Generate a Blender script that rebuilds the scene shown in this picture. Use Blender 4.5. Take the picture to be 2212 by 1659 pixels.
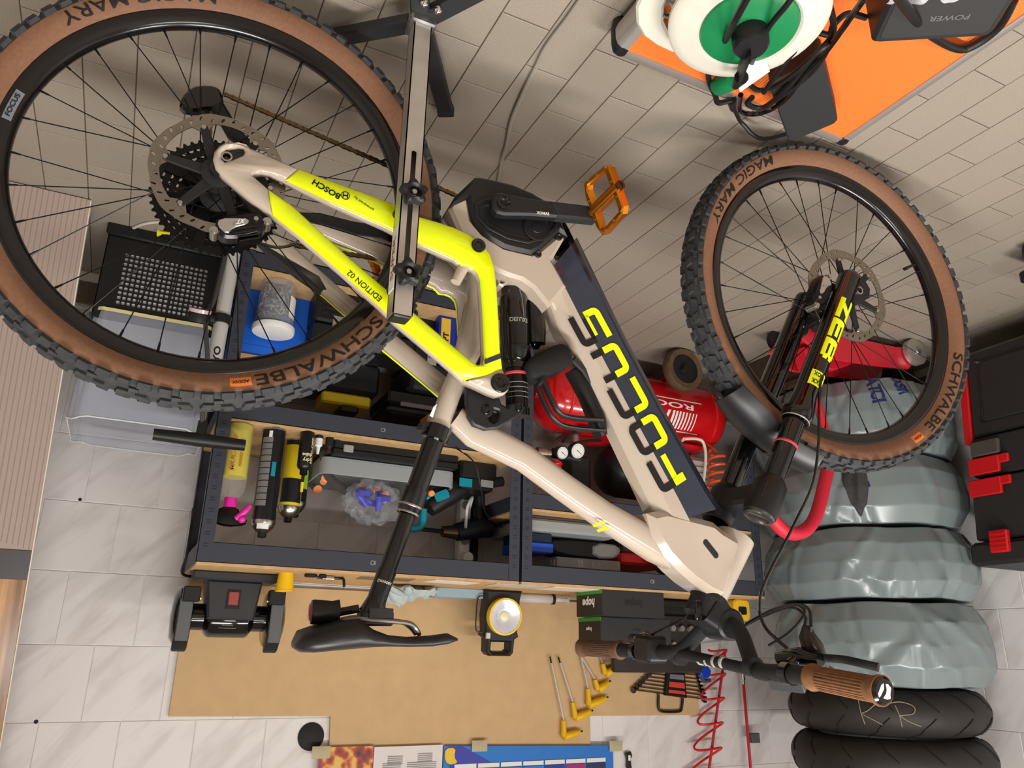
import bpy, math, random
from mathutils import Vector, Matrix
from mathutils.geometry import tessellate_polygon
random.seed(7)
V = Vector
PI = math.pi
SC = bpy.context.scene
COL = SC.collection
for o in list(bpy.data.objects):
    bpy.data.objects.remove(o)

# ------------------------------------------------------------------ camera
IMG_W, IMG_H, FPX = 2212.0, 1659.0, 1665.0
PITCH, YAW, ROLL = math.radians(19.13), math.radians(-26.0), math.radians(1.13)
CAM = V((0.0, 0.0, 1.11))
_fw = V((math.sin(YAW)*math.cos(PITCH), math.cos(YAW)*math.cos(PITCH), -math.sin(PITCH)))
_rt = V((math.cos(YAW), -math.sin(YAW), 0))
_up = _rt.cross(_fw)
_r = math.cos(ROLL)*_rt + math.sin(ROLL)*_up
_u = -math.sin(ROLL)*_rt + math.cos(ROLL)*_up
cam_data = bpy.data.cameras.new('camera')
cam = bpy.data.objects.new('camera', cam_data)
COL.objects.link(cam)
# the phone was held upside down: the picture's right is the room's left
cx, cy, cz = -_r, -_u, -_fw
cam.matrix_world = Matrix(((cx.x, cy.x, cz.x, CAM.x), (cx.y, cy.y, cz.y, CAM.y), (cx.z, cy.z, cz.z, CAM.z), (0, 0, 0, 1)))
cam_data.sensor_fit = 'HORIZONTAL'
cam_data.sensor_width = 36.0
cam_data.lens = FPX/IMG_W*36.0
cam_data.clip_start = 0.02
cam_data.clip_end = 60
SC.camera = cam

# ------------------------------------------------------------------ world, lights, exposure
world = bpy.data.worlds.new('room_air')
SC.world = world
world.use_nodes = True
world.node_tree.nodes['Background'].inputs[0].default_value = (0.9, 0.93, 1.0, 1)
world.node_tree.nodes['Background'].inputs[1].default_value = 0.12
SC.view_settings.view_transform = 'Standard'
SC.view_settings.look = 'None'
SC.view_settings.exposure = 0.14
SC.view_settings.gamma = 1.0
SC.view_settings.use_curve_mapping = False
CEIL = 2.45
def area_light(name, loc, sx, sy, power, col=(1, 0.95, 0.88), rot=(0, 0, 0)):
    l = bpy.data.lights.new(name, 'AREA')
    l.shape = 'RECTANGLE'; l.size = sx; l.size_y = sy; l.energy = power; l.color = col
    o = bpy.data.objects.new(name, l); COL.objects.link(o)
    o.location = loc; o.rotation_euler = rot
    return o
LAMPS = ((-0.1, 0.45), (-1.75, 0.35), (-0.8, -1.4))
for (lx, ly), pw in zip(LAMPS, (40, 36, 34)):
    area_light('ceiling_tube_light', (lx, ly, CEIL-0.08), 1.2, 0.22, pw, (1, 0.97, 0.935))

# ------------------------------------------------------------------ pixel -> point on a known plane
def ray(x, y): return _fw + (-(x-1106.0)/FPX)*_r + ((y-829.5)/FPX)*_u
def PZ(x, y, z=0.0):
    d = ray(x, y); return CAM + d*((z-CAM.z)/d.z)
def PY(x, y, Y):
    d = ray(x, y); return CAM + d*((Y-CAM.y)/d.y)
def PX(x, y, X):
    d = ray(x, y); return CAM + d*((X-CAM.x)/d.x)

# ------------------------------------------------------------------ materials
def lin(c):
    c = c/255.0
    return c/12.92 if c <= 0.04045 else ((c+0.055)/1.055)**2.4
def rgb(r, g, b): return (lin(r), lin(g), lin(b), 1.0)
MATS = {}
def mat(name, col, rough=0.5, metal=0.0, noise=0.0, nscale=60.0, bump=0.0, bscale=None, spec=0.5, alpha=None, trans=0.0,
        emit=None, objvar=0.0, coat=0.0, ior=1.45):
    if name in MATS: return MATS[name]
    m = bpy.data.materials.new(name); m.use_nodes = True
    nt = m.node_tree; b = nt.nodes['Principled BSDF']; L = nt.links.new
    c = rgb(*col)
    b.inputs['Base Color'].default_value = c
    b.inputs['Roughness'].default_value = rough
    b.inputs['Metallic'].default_value = metal
    b.inputs['Specular IOR Level'].default_value = spec
    b.inputs['IOR'].default_value = ior
    if coat: b.inputs['Coat Weight'].default_value = coat; b.inputs['Coat Roughness'].default_value = 0.08
    if trans: b.inputs['Transmission Weight'].default_value = trans
    if alpha is not None: b.inputs['Alpha'].default_value = alpha
    if emit: b.inputs['Emission Color'].default_value = rgb(*emit[0]); b.inputs['Emission Strength'].default_value = emit[1]
    tc = None
    if noise or bump:
        tc = nt.nodes.new('ShaderNodeTexCoord')
    src = None
    if noise:
        n = nt.nodes.new('ShaderNodeTexNoise'); n.inputs['Scale'].default_value = nscale; n.inputs['Detail'].default_value = 5
        L(tc.outputs['Object'], n.inputs['Vector'])
        mr = nt.nodes.new('ShaderNodeMapRange'); mr.inputs[1].default_value = 0.3; mr.inputs[2].default_value = 0.7
        mr.inputs[3].default_value = 1-noise; mr.inputs[4].default_value = 1+noise
        L(n.outputs['Fac'], mr.inputs[0]); src = mr.outputs[0]
    if objvar:
        oi = nt.nodes.new('ShaderNodeObjectInfo')
        mo = nt.nodes.new('ShaderNodeMapRange'); mo.inputs[3].default_value = 1-objvar; mo.inputs[4].default_value = 1+objvar
        L(oi.outputs['Random'], mo.inputs[0])
        if src:
            mm = nt.nodes.new('ShaderNodeMath'); mm.operation = 'MULTIPLY'
            L(src, mm.inputs[0]); L(mo.outputs[0], mm.inputs[1]); src = mm.outputs[0]
        else: src = mo.outputs[0]
    if src:
        vm = nt.nodes.new('ShaderNodeVectorMath'); vm.operation = 'SCALE'
        vm.inputs[0].default_value = c[:3]
        L(src, vm.inputs['Scale']); L(vm.outputs[0], b.inputs['Base Color'])
    if bump:
        n2 = nt.nodes.new('ShaderNodeTexNoise'); n2.inputs['Scale'].default_value = bscale or nscale; n2.inputs['Detail'].default_value = 4
        L(tc.outputs['Object'], n2.inputs['Vector'])
        bp = nt.nodes.new('ShaderNodeBump'); bp.inputs['Strength'].default_value = bump; bp.inputs['Distance'].default_value = 0.01
        L(n2.outputs['Fac'], bp.inputs['Height']); L(bp.outputs[0], b.inputs['Normal'])
    MATS[name] = m
    return m
BLK = mat('black_plastic', (22, 22, 23), 0.45, noise=0.1, nscale=300)
BLKG = mat('gloss_black', (9, 9, 10), 0.12, coat=0.5)
BLKM = mat('matte_black', (26, 26, 27), 0.7)
RUB = mat('black_rubber', (30, 30, 31), 0.75, noise=0.15, nscale=200)
STEEL = mat('steel', (190, 186, 180), 0.28, 1.0)
STEELM = mat('brushed_steel', (196, 190, 182), 0.42, 0.75, noise=0.1, nscale=25)
CHROME = mat('chrome', (225, 225, 225), 0.08, 1.0)
WHITE = mat('white_plastic', (232, 232, 230), 0.4)
BEIGE = mat('beige_gloss_paint', (184, 170, 154), 0.13, coat=0.6)
NEON = mat('neon_yellow_paint', (233, 248, 8), 0.22, coat=0.3)
NAVY = mat('navy_paint', (44, 51, 66), 0.22, coat=0.3, noise=0.06, nscale=20)
RACK = mat('rack_grey_paint', (56, 59, 70), 0.5, noise=0.06, nscale=500)
GREYC = mat('grey_case', (148, 152, 153), 0.5)
REDP = mat('red_paint', (196, 18, 24), 0.2, coat=0.4)
WOODE = mat('board_edge', (203, 172, 128), 0.7, noise=0.15, nscale=40)
CARD = mat('cardboard', (186, 146, 100), 0.8, noise=0.06, nscale=30)

# ------------------------------------------------------------------ mesh helpers
WL = {}
def poly_area(p): return 0.5*sum(p[i][0]*p[(i+1) % len(p)][1]-p[(i+1) % len(p)][0]*p[i][1] for i in range(len(p)))
def offset_poly(p, d):
    """move every edge of a ccw polygon inwards by d"""
    n = len(p); out = []
    for i in range(n):
        a, b, c = V(p[i-1]), V(p[i]), V(p[(i+1) % n])
        e1 = b-a; e2 = c-b
        if e1.length < 1e-9 or e2.length < 1e-9: out.append(tuple(b)); continue
        e1.normalize(); e2.normalize()
        n1 = V((-e1.y, e1.x)); n2 = V((-e2.y, e2.x))
        m = n1+n2
        if m.length < 1e-6: out.append(tuple(b+n1*d)); continue
        m.normalize(); k = m.dot(n1)
        out.append(tuple(b+m*(d/max(k, 0.45))))
    return out
def smooth_poly(p, it=1, keep=()):
    for _ in range(it):
        q = []
        for i in range(len(p)):
            a, b = p[i], p[(i+1) % len(p)]
            q.append((a[0]*.75+b[0]*.25, a[1]*.75+b[1]*.25)); q.append((a[0]*.25+b[0]*.75, a[1]*.25+b[1]*.75))
        p = q
    return p
def rrect(w, h, r, n=4, cx=0, cy=0):
    pts = []
    for (sx, sy, a0) in ((1, 1, 0), (-1, 1, 90), (-1, -1, 180), (1, -1, 270)):
        for k in range(n+1):
            a = math.radians(a0+90*k/n)
            pts.append((cx+sx*(w/2-r)+r*math.cos(a), cy+sy*(h/2-r)+r*math.sin(a)))
    return pts
def circ(r, n=24, cx=0, cy=0, ph=0): return [(cx+r*math.cos(ph+2*PI*i/n), cy+r*math.sin(ph+2*PI*i/n)) for i in range(n)]
def XYZ(s, t, w): return V((s, t, w))
def frame(o, ax, ay, az=None):
    """local frame -> map(s,t,w)"""
    o = V(o); ax = V(ax).normalized(); ay = V(ay); ay = (ay-ax*ay.dot(ax)).normalized()
    az = ax.cross(ay) if az is None else V(az).normalized()
    return lambda s, t, w: o+ax*s+ay*t+az*w
class MB:
    def __init__(s): s.v = []; s.f = []; s.mi = []; s.cm = 0
    def add(s, vs, fs):
        k = len(s.v); s.v += [V(p) for p in vs]; s.f += [[i+k for i in f] for f in fs]; s.mi += [s.cm]*len(fs); return s
    def box(s, x0, x1, y0, y1, z0, z1, mp=XYZ):
        vs = [mp(x, y, z) for z in (z0, z1) for y in (y0, y1) for x in (x0, x1)]
        return s.add(vs, [(0, 2, 3, 1), (4, 5, 7, 6), (0, 1, 5, 4), (2, 6, 7, 3), (0, 4, 6, 2), (1, 3, 7, 5)])
    def cbox(s, x0, x1, y0, y1, z0, z1, c=0.003, mp=XYZ):
        """box with chamfered long edges (rounded outline extruded, chamfered caps)"""
        p = [(x0+c, y0), (x1-c, y0), (x1, y0+c), (x1, y1-c), (x1-c, y1), (x0+c, y1), (x0, y1-c), (x0, y0+c)]
        return s.prism(p, z0, z1, mp=mp, bev=c)
    def rbox(s, w, h, d, r, mp=XYZ, bev=None, n=4):
        return s.prism(rrect(w, h, r, n), -d/2, d/2, mp=mp, bev=min(r, d/2)*.5 if bev is None else bev)
    def prism(s, poly, w0, w1, holes=(), mp=XYZ, bev=0.0):
        poly = [tuple(p) for p in poly]
        if poly_area(poly) < 0: poly = poly[::-1]
        hs = []
        for h in holes:
            h = [tuple(p) for p in h]
            hs.append(h[::-1] if poly_area(h) > 0 else h)
        loops = [poly]+hs
        if w1 < w0: w0, w1 = w1, w0
        ins = [offset_poly(l, bev) for l in loops] if bev else loops
        tri = tessellate_polygon([[V((p[0], p[1], 0)) for p in l] for l in ins])
        flat = [p for l in ins for p in l]; n = len(flat)
        k = len(s.v)
        s.v += [mp(p[0], p[1], w0) for p in flat]+[mp(p[0], p[1], w1) for p in flat]
        nf = 0
        for a, b, c in tri:
            pa, pb, pc = flat[a], flat[b], flat[c]
            ar = (pb[0]-pa[0])*(pc[1]-pa[1])-(pc[0]-pa[0])*(pb[1]-pa[1])
            if abs(ar) < 1e-14: continue
            if ar < 0: a, b, c = c, b, a
            s.f.append([k+c, k+b, k+a]); s.f.append([k+n+a, k+n+b, k+n+c]); nf += 2
        if bev:
            of = [p for l in loops for p in l]; k2 = len(s.v)
            s.v += [mp(p[0], p[1], w0+bev) for p in of]+[mp(p[0], p[1], w1-bev) for p in of]
            rows = [k, k2, k2+n, k+n]
        else: rows = [k, k+n]
        st = 0
        for l in loops:
            m = len(l)
            for i in range(m):
                a, b = st+i, st+(i+1) % m
                for r0, r1 in zip(rows, rows[1:]):
                    s.f.append([r0+a, r0+b, r1+b, r1+a]); nf += 1
            st += m
        s.mi += [s.cm]*nf
        return s
    def rings(s, rs, closed=False, caps=True):
        """skin a list of rings (same length)"""
        n = len(rs[0]); k = len(s.v)
        for r in rs: s.v += [V(p) for p in r]
        nf = 0; m = len(rs)
        for j in range(m if closed else m-1):
            a, b = k+j*n, k+((j+1) % m)*n
            for i in range(n):
                i2 = (i+1) % n
                s.f.append([a+i, a+i2, b+i2, b+i]); nf += 1
        if caps and not closed:
            s.f.append([k+i for i in range(n)][::-1]); s.f.append([k+(m-1)*n+i for i in range(n)]); nf += 2
        s.mi += [s.cm]*nf
        return s
    def cyl(s, a, b, r0, r1=None, n=16, caps=True):
        a, b = V(a), V(b); r1 = r0 if r1 is None else r1
        return s.tube([a, b], [r0, r1], n, caps=caps)
    def tube(s, pts, r, n=8, closed=False, caps=True, flat=1.0, upv=None):
        pts = [V(p) for p in pts]; m = len(pts)
        rr = r if isinstance(r, (list, tuple)) else [r]*m
        T = []
        for i in range(m):
            if closed: t = pts[(i+1) % m]-pts[i-1]
            else: t = pts[min(i+1, m-1)]-pts[max(i-1, 0)]
            T.append(t.normalized() if t.length > 1e-12 else V((0, 0, 1)))
        u = V(upv) if upv is not None else (V((0, 0, 1)) if abs(T[0].z) < 0.9 else V((1, 0, 0)))
        u = (u-T[0]*u.dot(T[0])).normalized()
        rs = []
        for i in range(m):
            u = (u-T[i]*u.dot(T[i]))
            u = u.normalized() if u.length > 1e-9 else T[i].orthogonal().normalized()
            w = T[i].cross(u)
            rs.append([pts[i]+(u*math.cos(2*PI*k/n)*flat+w*math.sin(2*PI*k/n))*rr[i] for k in range(n)])
        return s.rings(rs, closed, caps)
    def lathe(s, prof, mp=XYZ, n=32, a0=0.0, a1=2*PI, closedprof=False):
        """prof: (r, w) pairs about the w axis of mp"""
        full = abs(a1-a0-2*PI) < 1e-6
        m = n if full else n+1
        k = len(s.v); q = len(prof); nf = 0
        for i in range(m):
            a = a0+(a1-a0)*i/n; c, sn = math.cos(a), math.sin(a)
            for r, w in prof: s.v.append(mp(r*c, r*sn, w))
        for i in range(n):
            i2 = (i+1) % m
            for j in range(q if closedprof else q-1):
                j2 = (j+1) % q
                s.f.append([k+i*q+j, k+i2*q+j, k+i2*q+j2, k+i*q+j2]); nf += 1
        s.mi += [s.cm]*nf
        return s
    def sphere(s, c, r, n=12, sc=(1, 1, 1)):
        c = V(c); k = len(s.v); h = n//2; nf = 0
        for j in range(h+1):
            ph = PI*j/h
            for i in range(n):
                th = 2*PI*i/n
                s.v.append(c+V((r*sc[0]*math.sin(ph)*math.cos(th), r*sc[1]*math.sin(ph)*math.sin(th), r*sc[2]*math.cos(ph))))
        for j in range(h):
            for i in range(n):
                i2 = (i+1) % n
                s.f.append([k+j*n+i, k+(j+1)*n+i, k+(j+1)*n+i2, k+j*n+i2]); nf += 1
        s.mi += [s.cm]*nf
        return s
    def grid(s, fn, nu, nv, thick=None):
        k = len(s.v); nf = 0
        for j in range(nv+1):
            for i in range(nu+1): s.v.append(V(fn(i/nu, j/nv)))
        for j in range(nv):
            for i in range(nu):
                a = k+j*(nu+1)+i
                s.f.append([a, a+1, a+nu+2, a+nu+1]); nf += 1
        s.mi += [s.cm]*nf
        return s
    def build(s, name, m, parent=None, ang=38, kind=None, origin=None, label=None, fix=False):
        me = bpy.data.meshes.new(name)
        if parent is not None: off = WL[parent.name]
        elif origin is not None: off = V(origin)
        else:
            lo = V((min(p.x for p in s.v), min(p.y for p in s.v), min(p.z for p in s.v)))
            hi = V((max(p.x for p in s.v), max(p.y for p in s.v), max(p.z for p in s.v)))
            off = V(((lo.x+hi.x)/2, (lo.y+hi.y)/2, lo.z))
        me.from_pydata([tuple(p-off) for p in s.v], [], s.f)
        for mm in (m if isinstance(m, (list, tuple)) else [m]): me.materials.append(mm)
        if isinstance(m, (list, tuple)): me.polygons.foreach_set('material_index', s.mi)
        if fix:
            import bmesh
            bm = bmesh.new(); bm.from_mesh(me)
            bmesh.ops.remove_doubles(bm, verts=bm.verts, dist=1e-5)
            bmesh.ops.recalc_face_normals(bm, faces=bm.faces); bm.to_mesh(me); bm.free()
        me.shade_smooth()
        me.set_sharp_from_angle(angle=math.radians(ang))
        o = bpy.data.objects.new(name, me); COL.objects.link(o)
        if parent is not None: o.parent = parent; WL[o.name] = off
        else: o.location = off; WL[o.name] = off
        if kind: o['kind'] = kind
        if label: o['label'] = label
        return o
def tag(o, label, cat, group=None):
    o['label'] = label; o['category'] = cat
    if group: o['group'] = group
    return o
def thing(name, label, cat, loc, group=None):
    o = bpy.data.objects.new(name, None); COL.objects.link(o)
    o.empty_display_size = 0.05; o.location = V(loc); WL[o.name] = V(loc)
    return tag(o, label, cat, group)
def struct(name, mb, m, ang=38):
    o = mb.build(name, m, ang=ang); o['kind'] = 'structure'; return o
def spline(pts, n=8, closed=False):
    """Catmull-Rom through points"""
    pts = [V(p) for p in pts]; out = []; m = len(pts)
    seg = m if closed else m-1
    for i in range(seg):
        if closed: p0, p1, p2, p3 = pts[i-1], pts[i], pts[(i+1) % m], pts[(i+2) % m]
        else: p0, p1, p2, p3 = pts[max(i-1, 0)], pts[i], pts[i+1], pts[min(i+2, m-1)]
        for k in range(n):
            t = k/n
            out.append(0.5*((2*p1)+(p2-p0)*t+(2*p0-5*p1+4*p2-p3)*t*t+(3*p1-p0-3*p2+p3)*t*t*t))
    if not closed: out.append(pts[-1])
    return out
_txt = {}
def text2d(s, bold=0.0, shear=0.0, spacing=1.0):
    """outline text with the built-in font -> verts (cap height 1, starts at x=0), faces, width"""
    key = (s, bold, shear, spacing)
    if key in _txt: return _txt[key]
    cu = bpy.data.curves.new('t', 'FONT'); cu.body = s; cu.size = 1.0; cu.offset = bold; cu.shear = shear; cu.space_character = spacing
    cu.resolution_u = 3
    o = bpy.data.objects.new('t', cu); COL.objects.link(o)
    dg = bpy.context.evaluated_depsgraph_get()
    ev = o.evaluated_get(dg); me = ev.to_mesh()
    import bmesh
    bm = bmesh.new(); bm.from_mesh(me)      # horizontal cuts, so the letters can be bent over curved surfaces
    for yc in (-.1, 0.1, .2, .3, .4, .5, .6):
        bmesh.ops.bisect_plane(bm, geom=list(bm.verts)+list(bm.edges)+list(bm.faces), plane_co=(0, yc, 0), plane_no=(0, 1, 0), dist=1e-5)
    bm.verts.index_update()
    vs = [(v.co.x, v.co.y) for v in bm.verts]; fs = [[v.index for v in p.verts] for p in bm.faces]; bm.free()
    ev.to_mesh_clear(); bpy.data.objects.remove(o); bpy.data.curves.remove(cu)
    k = 1/0.70
    x0 = min((v[0] for v in vs), default=0); x1 = max((v[0] for v in vs), default=1)
    vs = [((x-x0)*k, y*k) for x, y in vs]
    _txt[key] = (vs, fs, (x1-x0)*k)
    return _txt[key]
def letter(mb, s, mp, h, w=None, bold=0.0, shear=0.0, center=True, spacing=1.0, depth=0.0):
    """add text to mb: mp(u, v) -> point; cap height h, optional total width w; centred on (0,0)"""
    vs, fs, tw = text2d(s, bold, shear, spacing)
    kx = (w/tw) if w else h
    ox = -tw*kx/2 if center else 0
    mb.add([mp(x*kx+ox, y*h-(h/2 if center else 0)) for x, y in vs], fs)
    return mb
# ================================================================== the room
YW, XL = 2.60, -2.80           # back wall, left wall
XR, YF = 1.9, -2.6             # walls behind the camera
def plaster(name, col): return mat(name, col, 0.8, noise=0.03, nscale=8)
PLAST = plaster('plaster', (214, 208, 200))
GROUTF = mat('floor_grout', (92, 80, 68), 0.9, noise=0.12, nscale=30)
GROUTW = mat('wall_grout', (226, 222, 220), 0.8)
TILEF = mat('floor_tile', (152, 142, 129), 0.5, noise=0.12, nscale=380, objvar=0.035, bump=0.08, bscale=300)
mb = MB(); mb.box(XL-.1, XR, YF, YW+.1, -0.12, -0.0025); floor = struct('floor', mb, GROUTF)
PX0, PITX, PITY, JO = -0.4605, 0.0998, 0.2, 0.0022
cells = []
for i in range(-24, 24):
    xa = PX0+i*PITX
    for j in range(-20, 10):
        ya = 1.016+0.2*j+(0.1 if i % 2 == 0 else 0.0)
        # column i spans x in [xa, xa+PITX]; joints of the column left of PX0 lie at 1.016 + 0.2 k
        x0, x1, y0, y1 = xa+JO/2, xa+PITX-JO/2, ya+JO/2, ya+PITY-JO/2
        if x1 < XL or x0 > XR or y1 < YF or y0 > YW-.001: continue
        x0 = max(x0, XL); y1 = min(y1, YW-.001)
        c = V(((x0+x1)/2, (y0+y1)/2, 0)); d = c-CAM; z = d.dot(_fw)
        vis = False
        if z > .2:
            px = 1106-FPX*d.dot(_r)/z; py = 829.5+FPX*d.dot(_u)/z
            vis = -60 < px < 2270 and -60 < py < 1700
        cells.append((vis, z if z > 0 else 99, (x0, x1, y0, y1)))
cells.sort(key=lambda c: (not c[0], c[1]))
def tile_mesh(w, h):
    t = MB(); c = 0.0012; b = [(-w/2, -h/2), (w/2, -h/2), (w/2, h/2), (-w/2, h/2)]
    i = [(-w/2+c, -h/2+c), (w/2-c, -h/2+c), (w/2-c, h/2-c), (-w/2+c, h/2-c)]
    t.add([(p[0], p[1], -.004) for p in b]+[(p[0], p[1], -c*.7) for p in b]+[(p[0], p[1], 0) for p in i],
          [(0, 1, 5, 4), (1, 2, 6, 5), (2, 3, 7, 6), (3, 0, 4, 7), (4, 5, 9, 8), (5, 6, 10, 9), (6, 7, 11, 10), (7, 4, 8, 11), (8, 9, 10, 11)])
    return t
_tm = {}
def tile_obj(name, w, h, m, parent, loc, rot=None):
    k = (round(w, 3), round(h, 3), m.name)
    if k not in _tm:
        t = tile_mesh(w, h); me = bpy.data.meshes.new(name); me.from_pydata([tuple(p) for p in t.v], [], t.f); me.materials.append(m); _tm[k] = me
    o = bpy.data.objects.new(name, _tm[k]); COL.objects.link(o); o.parent = parent; o.location = V(loc)-WL[parent.name]
    if rot: o.rotation_euler = rot
    return o
rest = MB()
for n, (vis, z, (x0, x1, y0, y1)) in enumerate(cells):
    if n < 300: tile_obj('tile', x1-x0, y1-y0, TILEF, floor, ((x0+x1)/2, (y0+y1)/2, random.uniform(-.0004, .0003)))
    else: rest.box(x0, x1, y0, y1, -.004, 0)
rest.build('remaining_tiles', TILEF, floor, kind='stuff')

def marble():
    m = bpy.data.materials.new('marbled_wall_tile'); m.use_nodes = True; nt = m.node_tree; b = nt.nodes['Principled BSDF']; L = nt.links.new
    tc = nt.nodes.new('ShaderNodeTexCoord'); oi = nt.nodes.new('ShaderNodeObjectInfo')
    ad = nt.nodes.new('ShaderNodeVectorMath'); ad.operation = 'ADD'
    sc = nt.nodes.new('ShaderNodeVectorMath'); sc.operation = 'SCALE'; sc.inputs['Scale'].default_value = 9.0
    cb = nt.nodes.new('ShaderNodeCombineXYZ'); L(oi.outputs['Random'], cb.inputs[0]); L(oi.outputs['Random'], cb.inputs[2])
    L(cb.outputs[0], sc.inputs[0]); L(tc.outputs['Object'], ad.inputs[0]); L(sc.outputs[0], ad.inputs[1])
    rt_ = nt.nodes.new('ShaderNodeMapping'); rt_.inputs['Rotation'].default_value = (0, 0, math.radians(-48)); L(ad.outputs[0], rt_.inputs[0])
    mp = nt.nodes.new('ShaderNodeMapping'); mp.inputs['Scale'].default_value = (4, 17, 5)
    L(rt_.outputs[0], mp.inputs[0])
    n = nt.nodes.new('ShaderNodeTexNoise'); n.inputs['Scale'].default_value = 1.0; n.inputs['Detail'].default_value = 6; n.inputs['Distortion'].default_value = 0.6
    L(mp.outputs[0], n.inputs['Vector'])
    r = nt.nodes.new('ShaderNodeValToRGB'); e = r.color_ramp.elements
    e[0].position = 0.30; e[0].color = rgb(212, 206, 204); e[1].position = 0.52; e[1].color = rgb(231, 227, 226)
    L(n.outputs['Fac'], r.inputs[0]); L(r.outputs[0], b.inputs['Base Color'])
    b.inputs['Roughness'].default_value = 0.32
    return m
TILEW = marble()
def tiled_wall(name, horiz0, horiz1, plane, axis, zrow0, joint0, nrows, nmax):
    """20 cm tiles in running bond on a wall; axis 'x' = back wall (runs along x), 'y' = side wall"""
    g = MB()
    if axis == 'x': g.box(horiz0, horiz1, plane+.0025, plane+.12, 0, CEIL)
    else: g.box(plane-.12, plane-.0025, horiz0, horiz1, 0, CEIL)
    w = struct(name, g, GROUTW)
    rest = MB(); n = 0; cand = []
    for rrow in range(-5, 9):
        z0 = zrow0+0.2*rrow; z1 = z0+.2
        z0 = max(z0, 0.10)
        if z1 <= z0+.01 or z0 > 2.0: continue
        k0 = int((horiz0-joint0)/.2)-2; k1 = int((horiz1-joint0)/.2)+2
        for k in range(k0, k1):
            a = joint0+.2*k+(0.1 if rrow % 2 else 0.0); b = a+.2
            a = max(a, horiz0); b = min(b, horiz1)
            if b-a < .01: continue
            cand.append((rrow, a, b, z0, z1))
    for (rrow, a, b, z0, z1) in cand:
        a2, b2, c2, d2 = a+.0013, b-.0013, z0+.0013, z1-.0013
        c = V(((a+b)/2, plane, (z0+z1)/2)) if axis == 'x' else V((plane, (a+b)/2, (z0+z1)/2))
        d = c-CAM; zz = d.dot(_fw); vis = False
        if zz > .2:
            px = 1106-FPX*d.dot(_r)/zz; py = 829.5+FPX*d.dot(_u)/zz; vis = -150 < px < 2370 and -150 < py < 1850
        if vis and n < nmax:
            n += 1
            if axis == 'x': tile_obj('tile', b2-a2, d2-c2, TILEW, w, c, (PI/2, 0, 0))
            else: tile_obj('tile', b2-a2, d2-c2, TILEW, w, c, (PI/2, 0, PI/2))
        elif axis == 'x': rest.box(a2, b2, plane, plane+.003, c2, d2)
        else: rest.box(plane-.003, plane, a2, b2, c2, d2)
    if rest.v: rest.build('remaining_tiles', TILEW, w, kind='stuff')
    return w
tiled_wall('wall_back', XL, XR, YW, 'x', 0.915, -0.064, 0, 200)
tiled_wall('wall_left', YF, YW, XL, 'y', 0.935, 1.782, 0, 90)
g = MB(); g.box(XR, XR+.1, YF, YW, 0, CEIL); struct('wall_right', g, PLAST)
g = MB(); g.box(XL-.1, XR+.1, YF-.1, YF, 0, CEIL); struct('wall_front', g, PLAST)
g = MB(); g.box(XL-.12, XR+.12, YF-.12, YW+.12, CEIL, CEIL+.1); struct('ceiling', g, mat('ceiling_paint', (226, 222, 214), 0.9))
SKT = mat('skirting_tile', (122, 106, 90), 0.5, noise=0.12, nscale=120)
g = MB()
g.cbox(XL+.009, XR, YW-.008, YW, 0, .098, .002); struct('baseboard_back', g, SKT)
g = MB(); g.cbox(XL, XL+.008, YF, YW-.009, 0, .098, .002); struct('baseboard_left', g, SKT)
CAULK = mat('caulk_bead', (205, 196, 184), 0.5, noise=0.2, nscale=14)
g = MB(); g.add([(XL+.008, YF, .001), (XL+.034, YF, .001), (XL+.008, YF, .022), (XL+.008, YW-.009, .001), (XL+.034, YW-.009, .001), (XL+.008, YW-.009, .022)],
                [(0, 1, 2), (3, 5, 4), (1, 4, 5, 2), (0, 2, 5, 3), (0, 3, 4, 1)]); struct('trim_1', g, CAULK)
g = MB(); g.add([(XL+.04, YW-.008, .001), (XL+.04, YW-.034, .001), (XL+.04, YW-.008, .022), (XR, YW-.008, .001), (XR, YW-.034, .001), (XR, YW-.008, .022)],
                [(0, 2, 1), (3, 4, 5), (1, 2, 5, 4), (0, 3, 5, 2), (0, 1, 4, 3)]); struct('trim_2', g, CAULK)
# two tube lamps on the ceiling
for k, (lx, ly) in enumerate(LAMPS):
    t = thing('tube_lamp', ('white tube lamp on the ceiling above the rear wheel', 'white tube lamp on the ceiling above the front wheel', 'white tube lamp on the ceiling behind the camera')[k], 'lamp', (lx, ly, CEIL), 'ceiling tube lamps')
    h = MB(); h.cbox(lx-.64, lx+.64, ly-.13, ly+.13, CEIL-.045, CEIL-.001, .006); h.build('housing', WHITE, t)
    h = MB(); h.cyl((lx-.6, ly, CEIL-.06), (lx+.6, ly, CEIL-.06), .013, n=12); h.build('tube', mat('lit_tube', (255, 250, 240), 0.4, emit=((255, 246, 232), 3.0)), t)
# ================================================================== the bicycle
_f = V((-1.244, -.12, -.026)).normalized()
_az, _el = math.radians(5.5), math.radians(3.5)
_n = V((math.sin(_az)*math.cos(_el), -math.cos(_az)*math.cos(_el), math.sin(_el)))
_n = (_n-_f*_n.dot(_f)).normalized()
_b = _f.cross(_n)
if _b.z < 0: _b = -_b
R0 = V((-.038, 1.163, .41))-.016*_n
def B(s, t, w=0.0): return R0+_f*s+_b*t+_n*w          # bike plane: s forward, t up, w towards the near side
def BK(x, y, w=0.0):
    d = ray(x, y); o = R0+_n*w; k = (o-CAM).dot(_n)/d.dot(_n); p = CAM+d*k-R0
    return (p.dot(_f), p.dot(_b))
def BL(pts, w=0.0): return [BK(x, y, w) for x, y in pts]
def B3(x, y, w=0.0): return B(*BK(x, y, w), w)
bike = thing('mountain_bicycle', 'electric full-suspension mountain bicycle in beige, neon yellow and navy held in a stand', 'bicycle', (R0.x-.62, R0.y-.06, 0.0))
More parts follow.
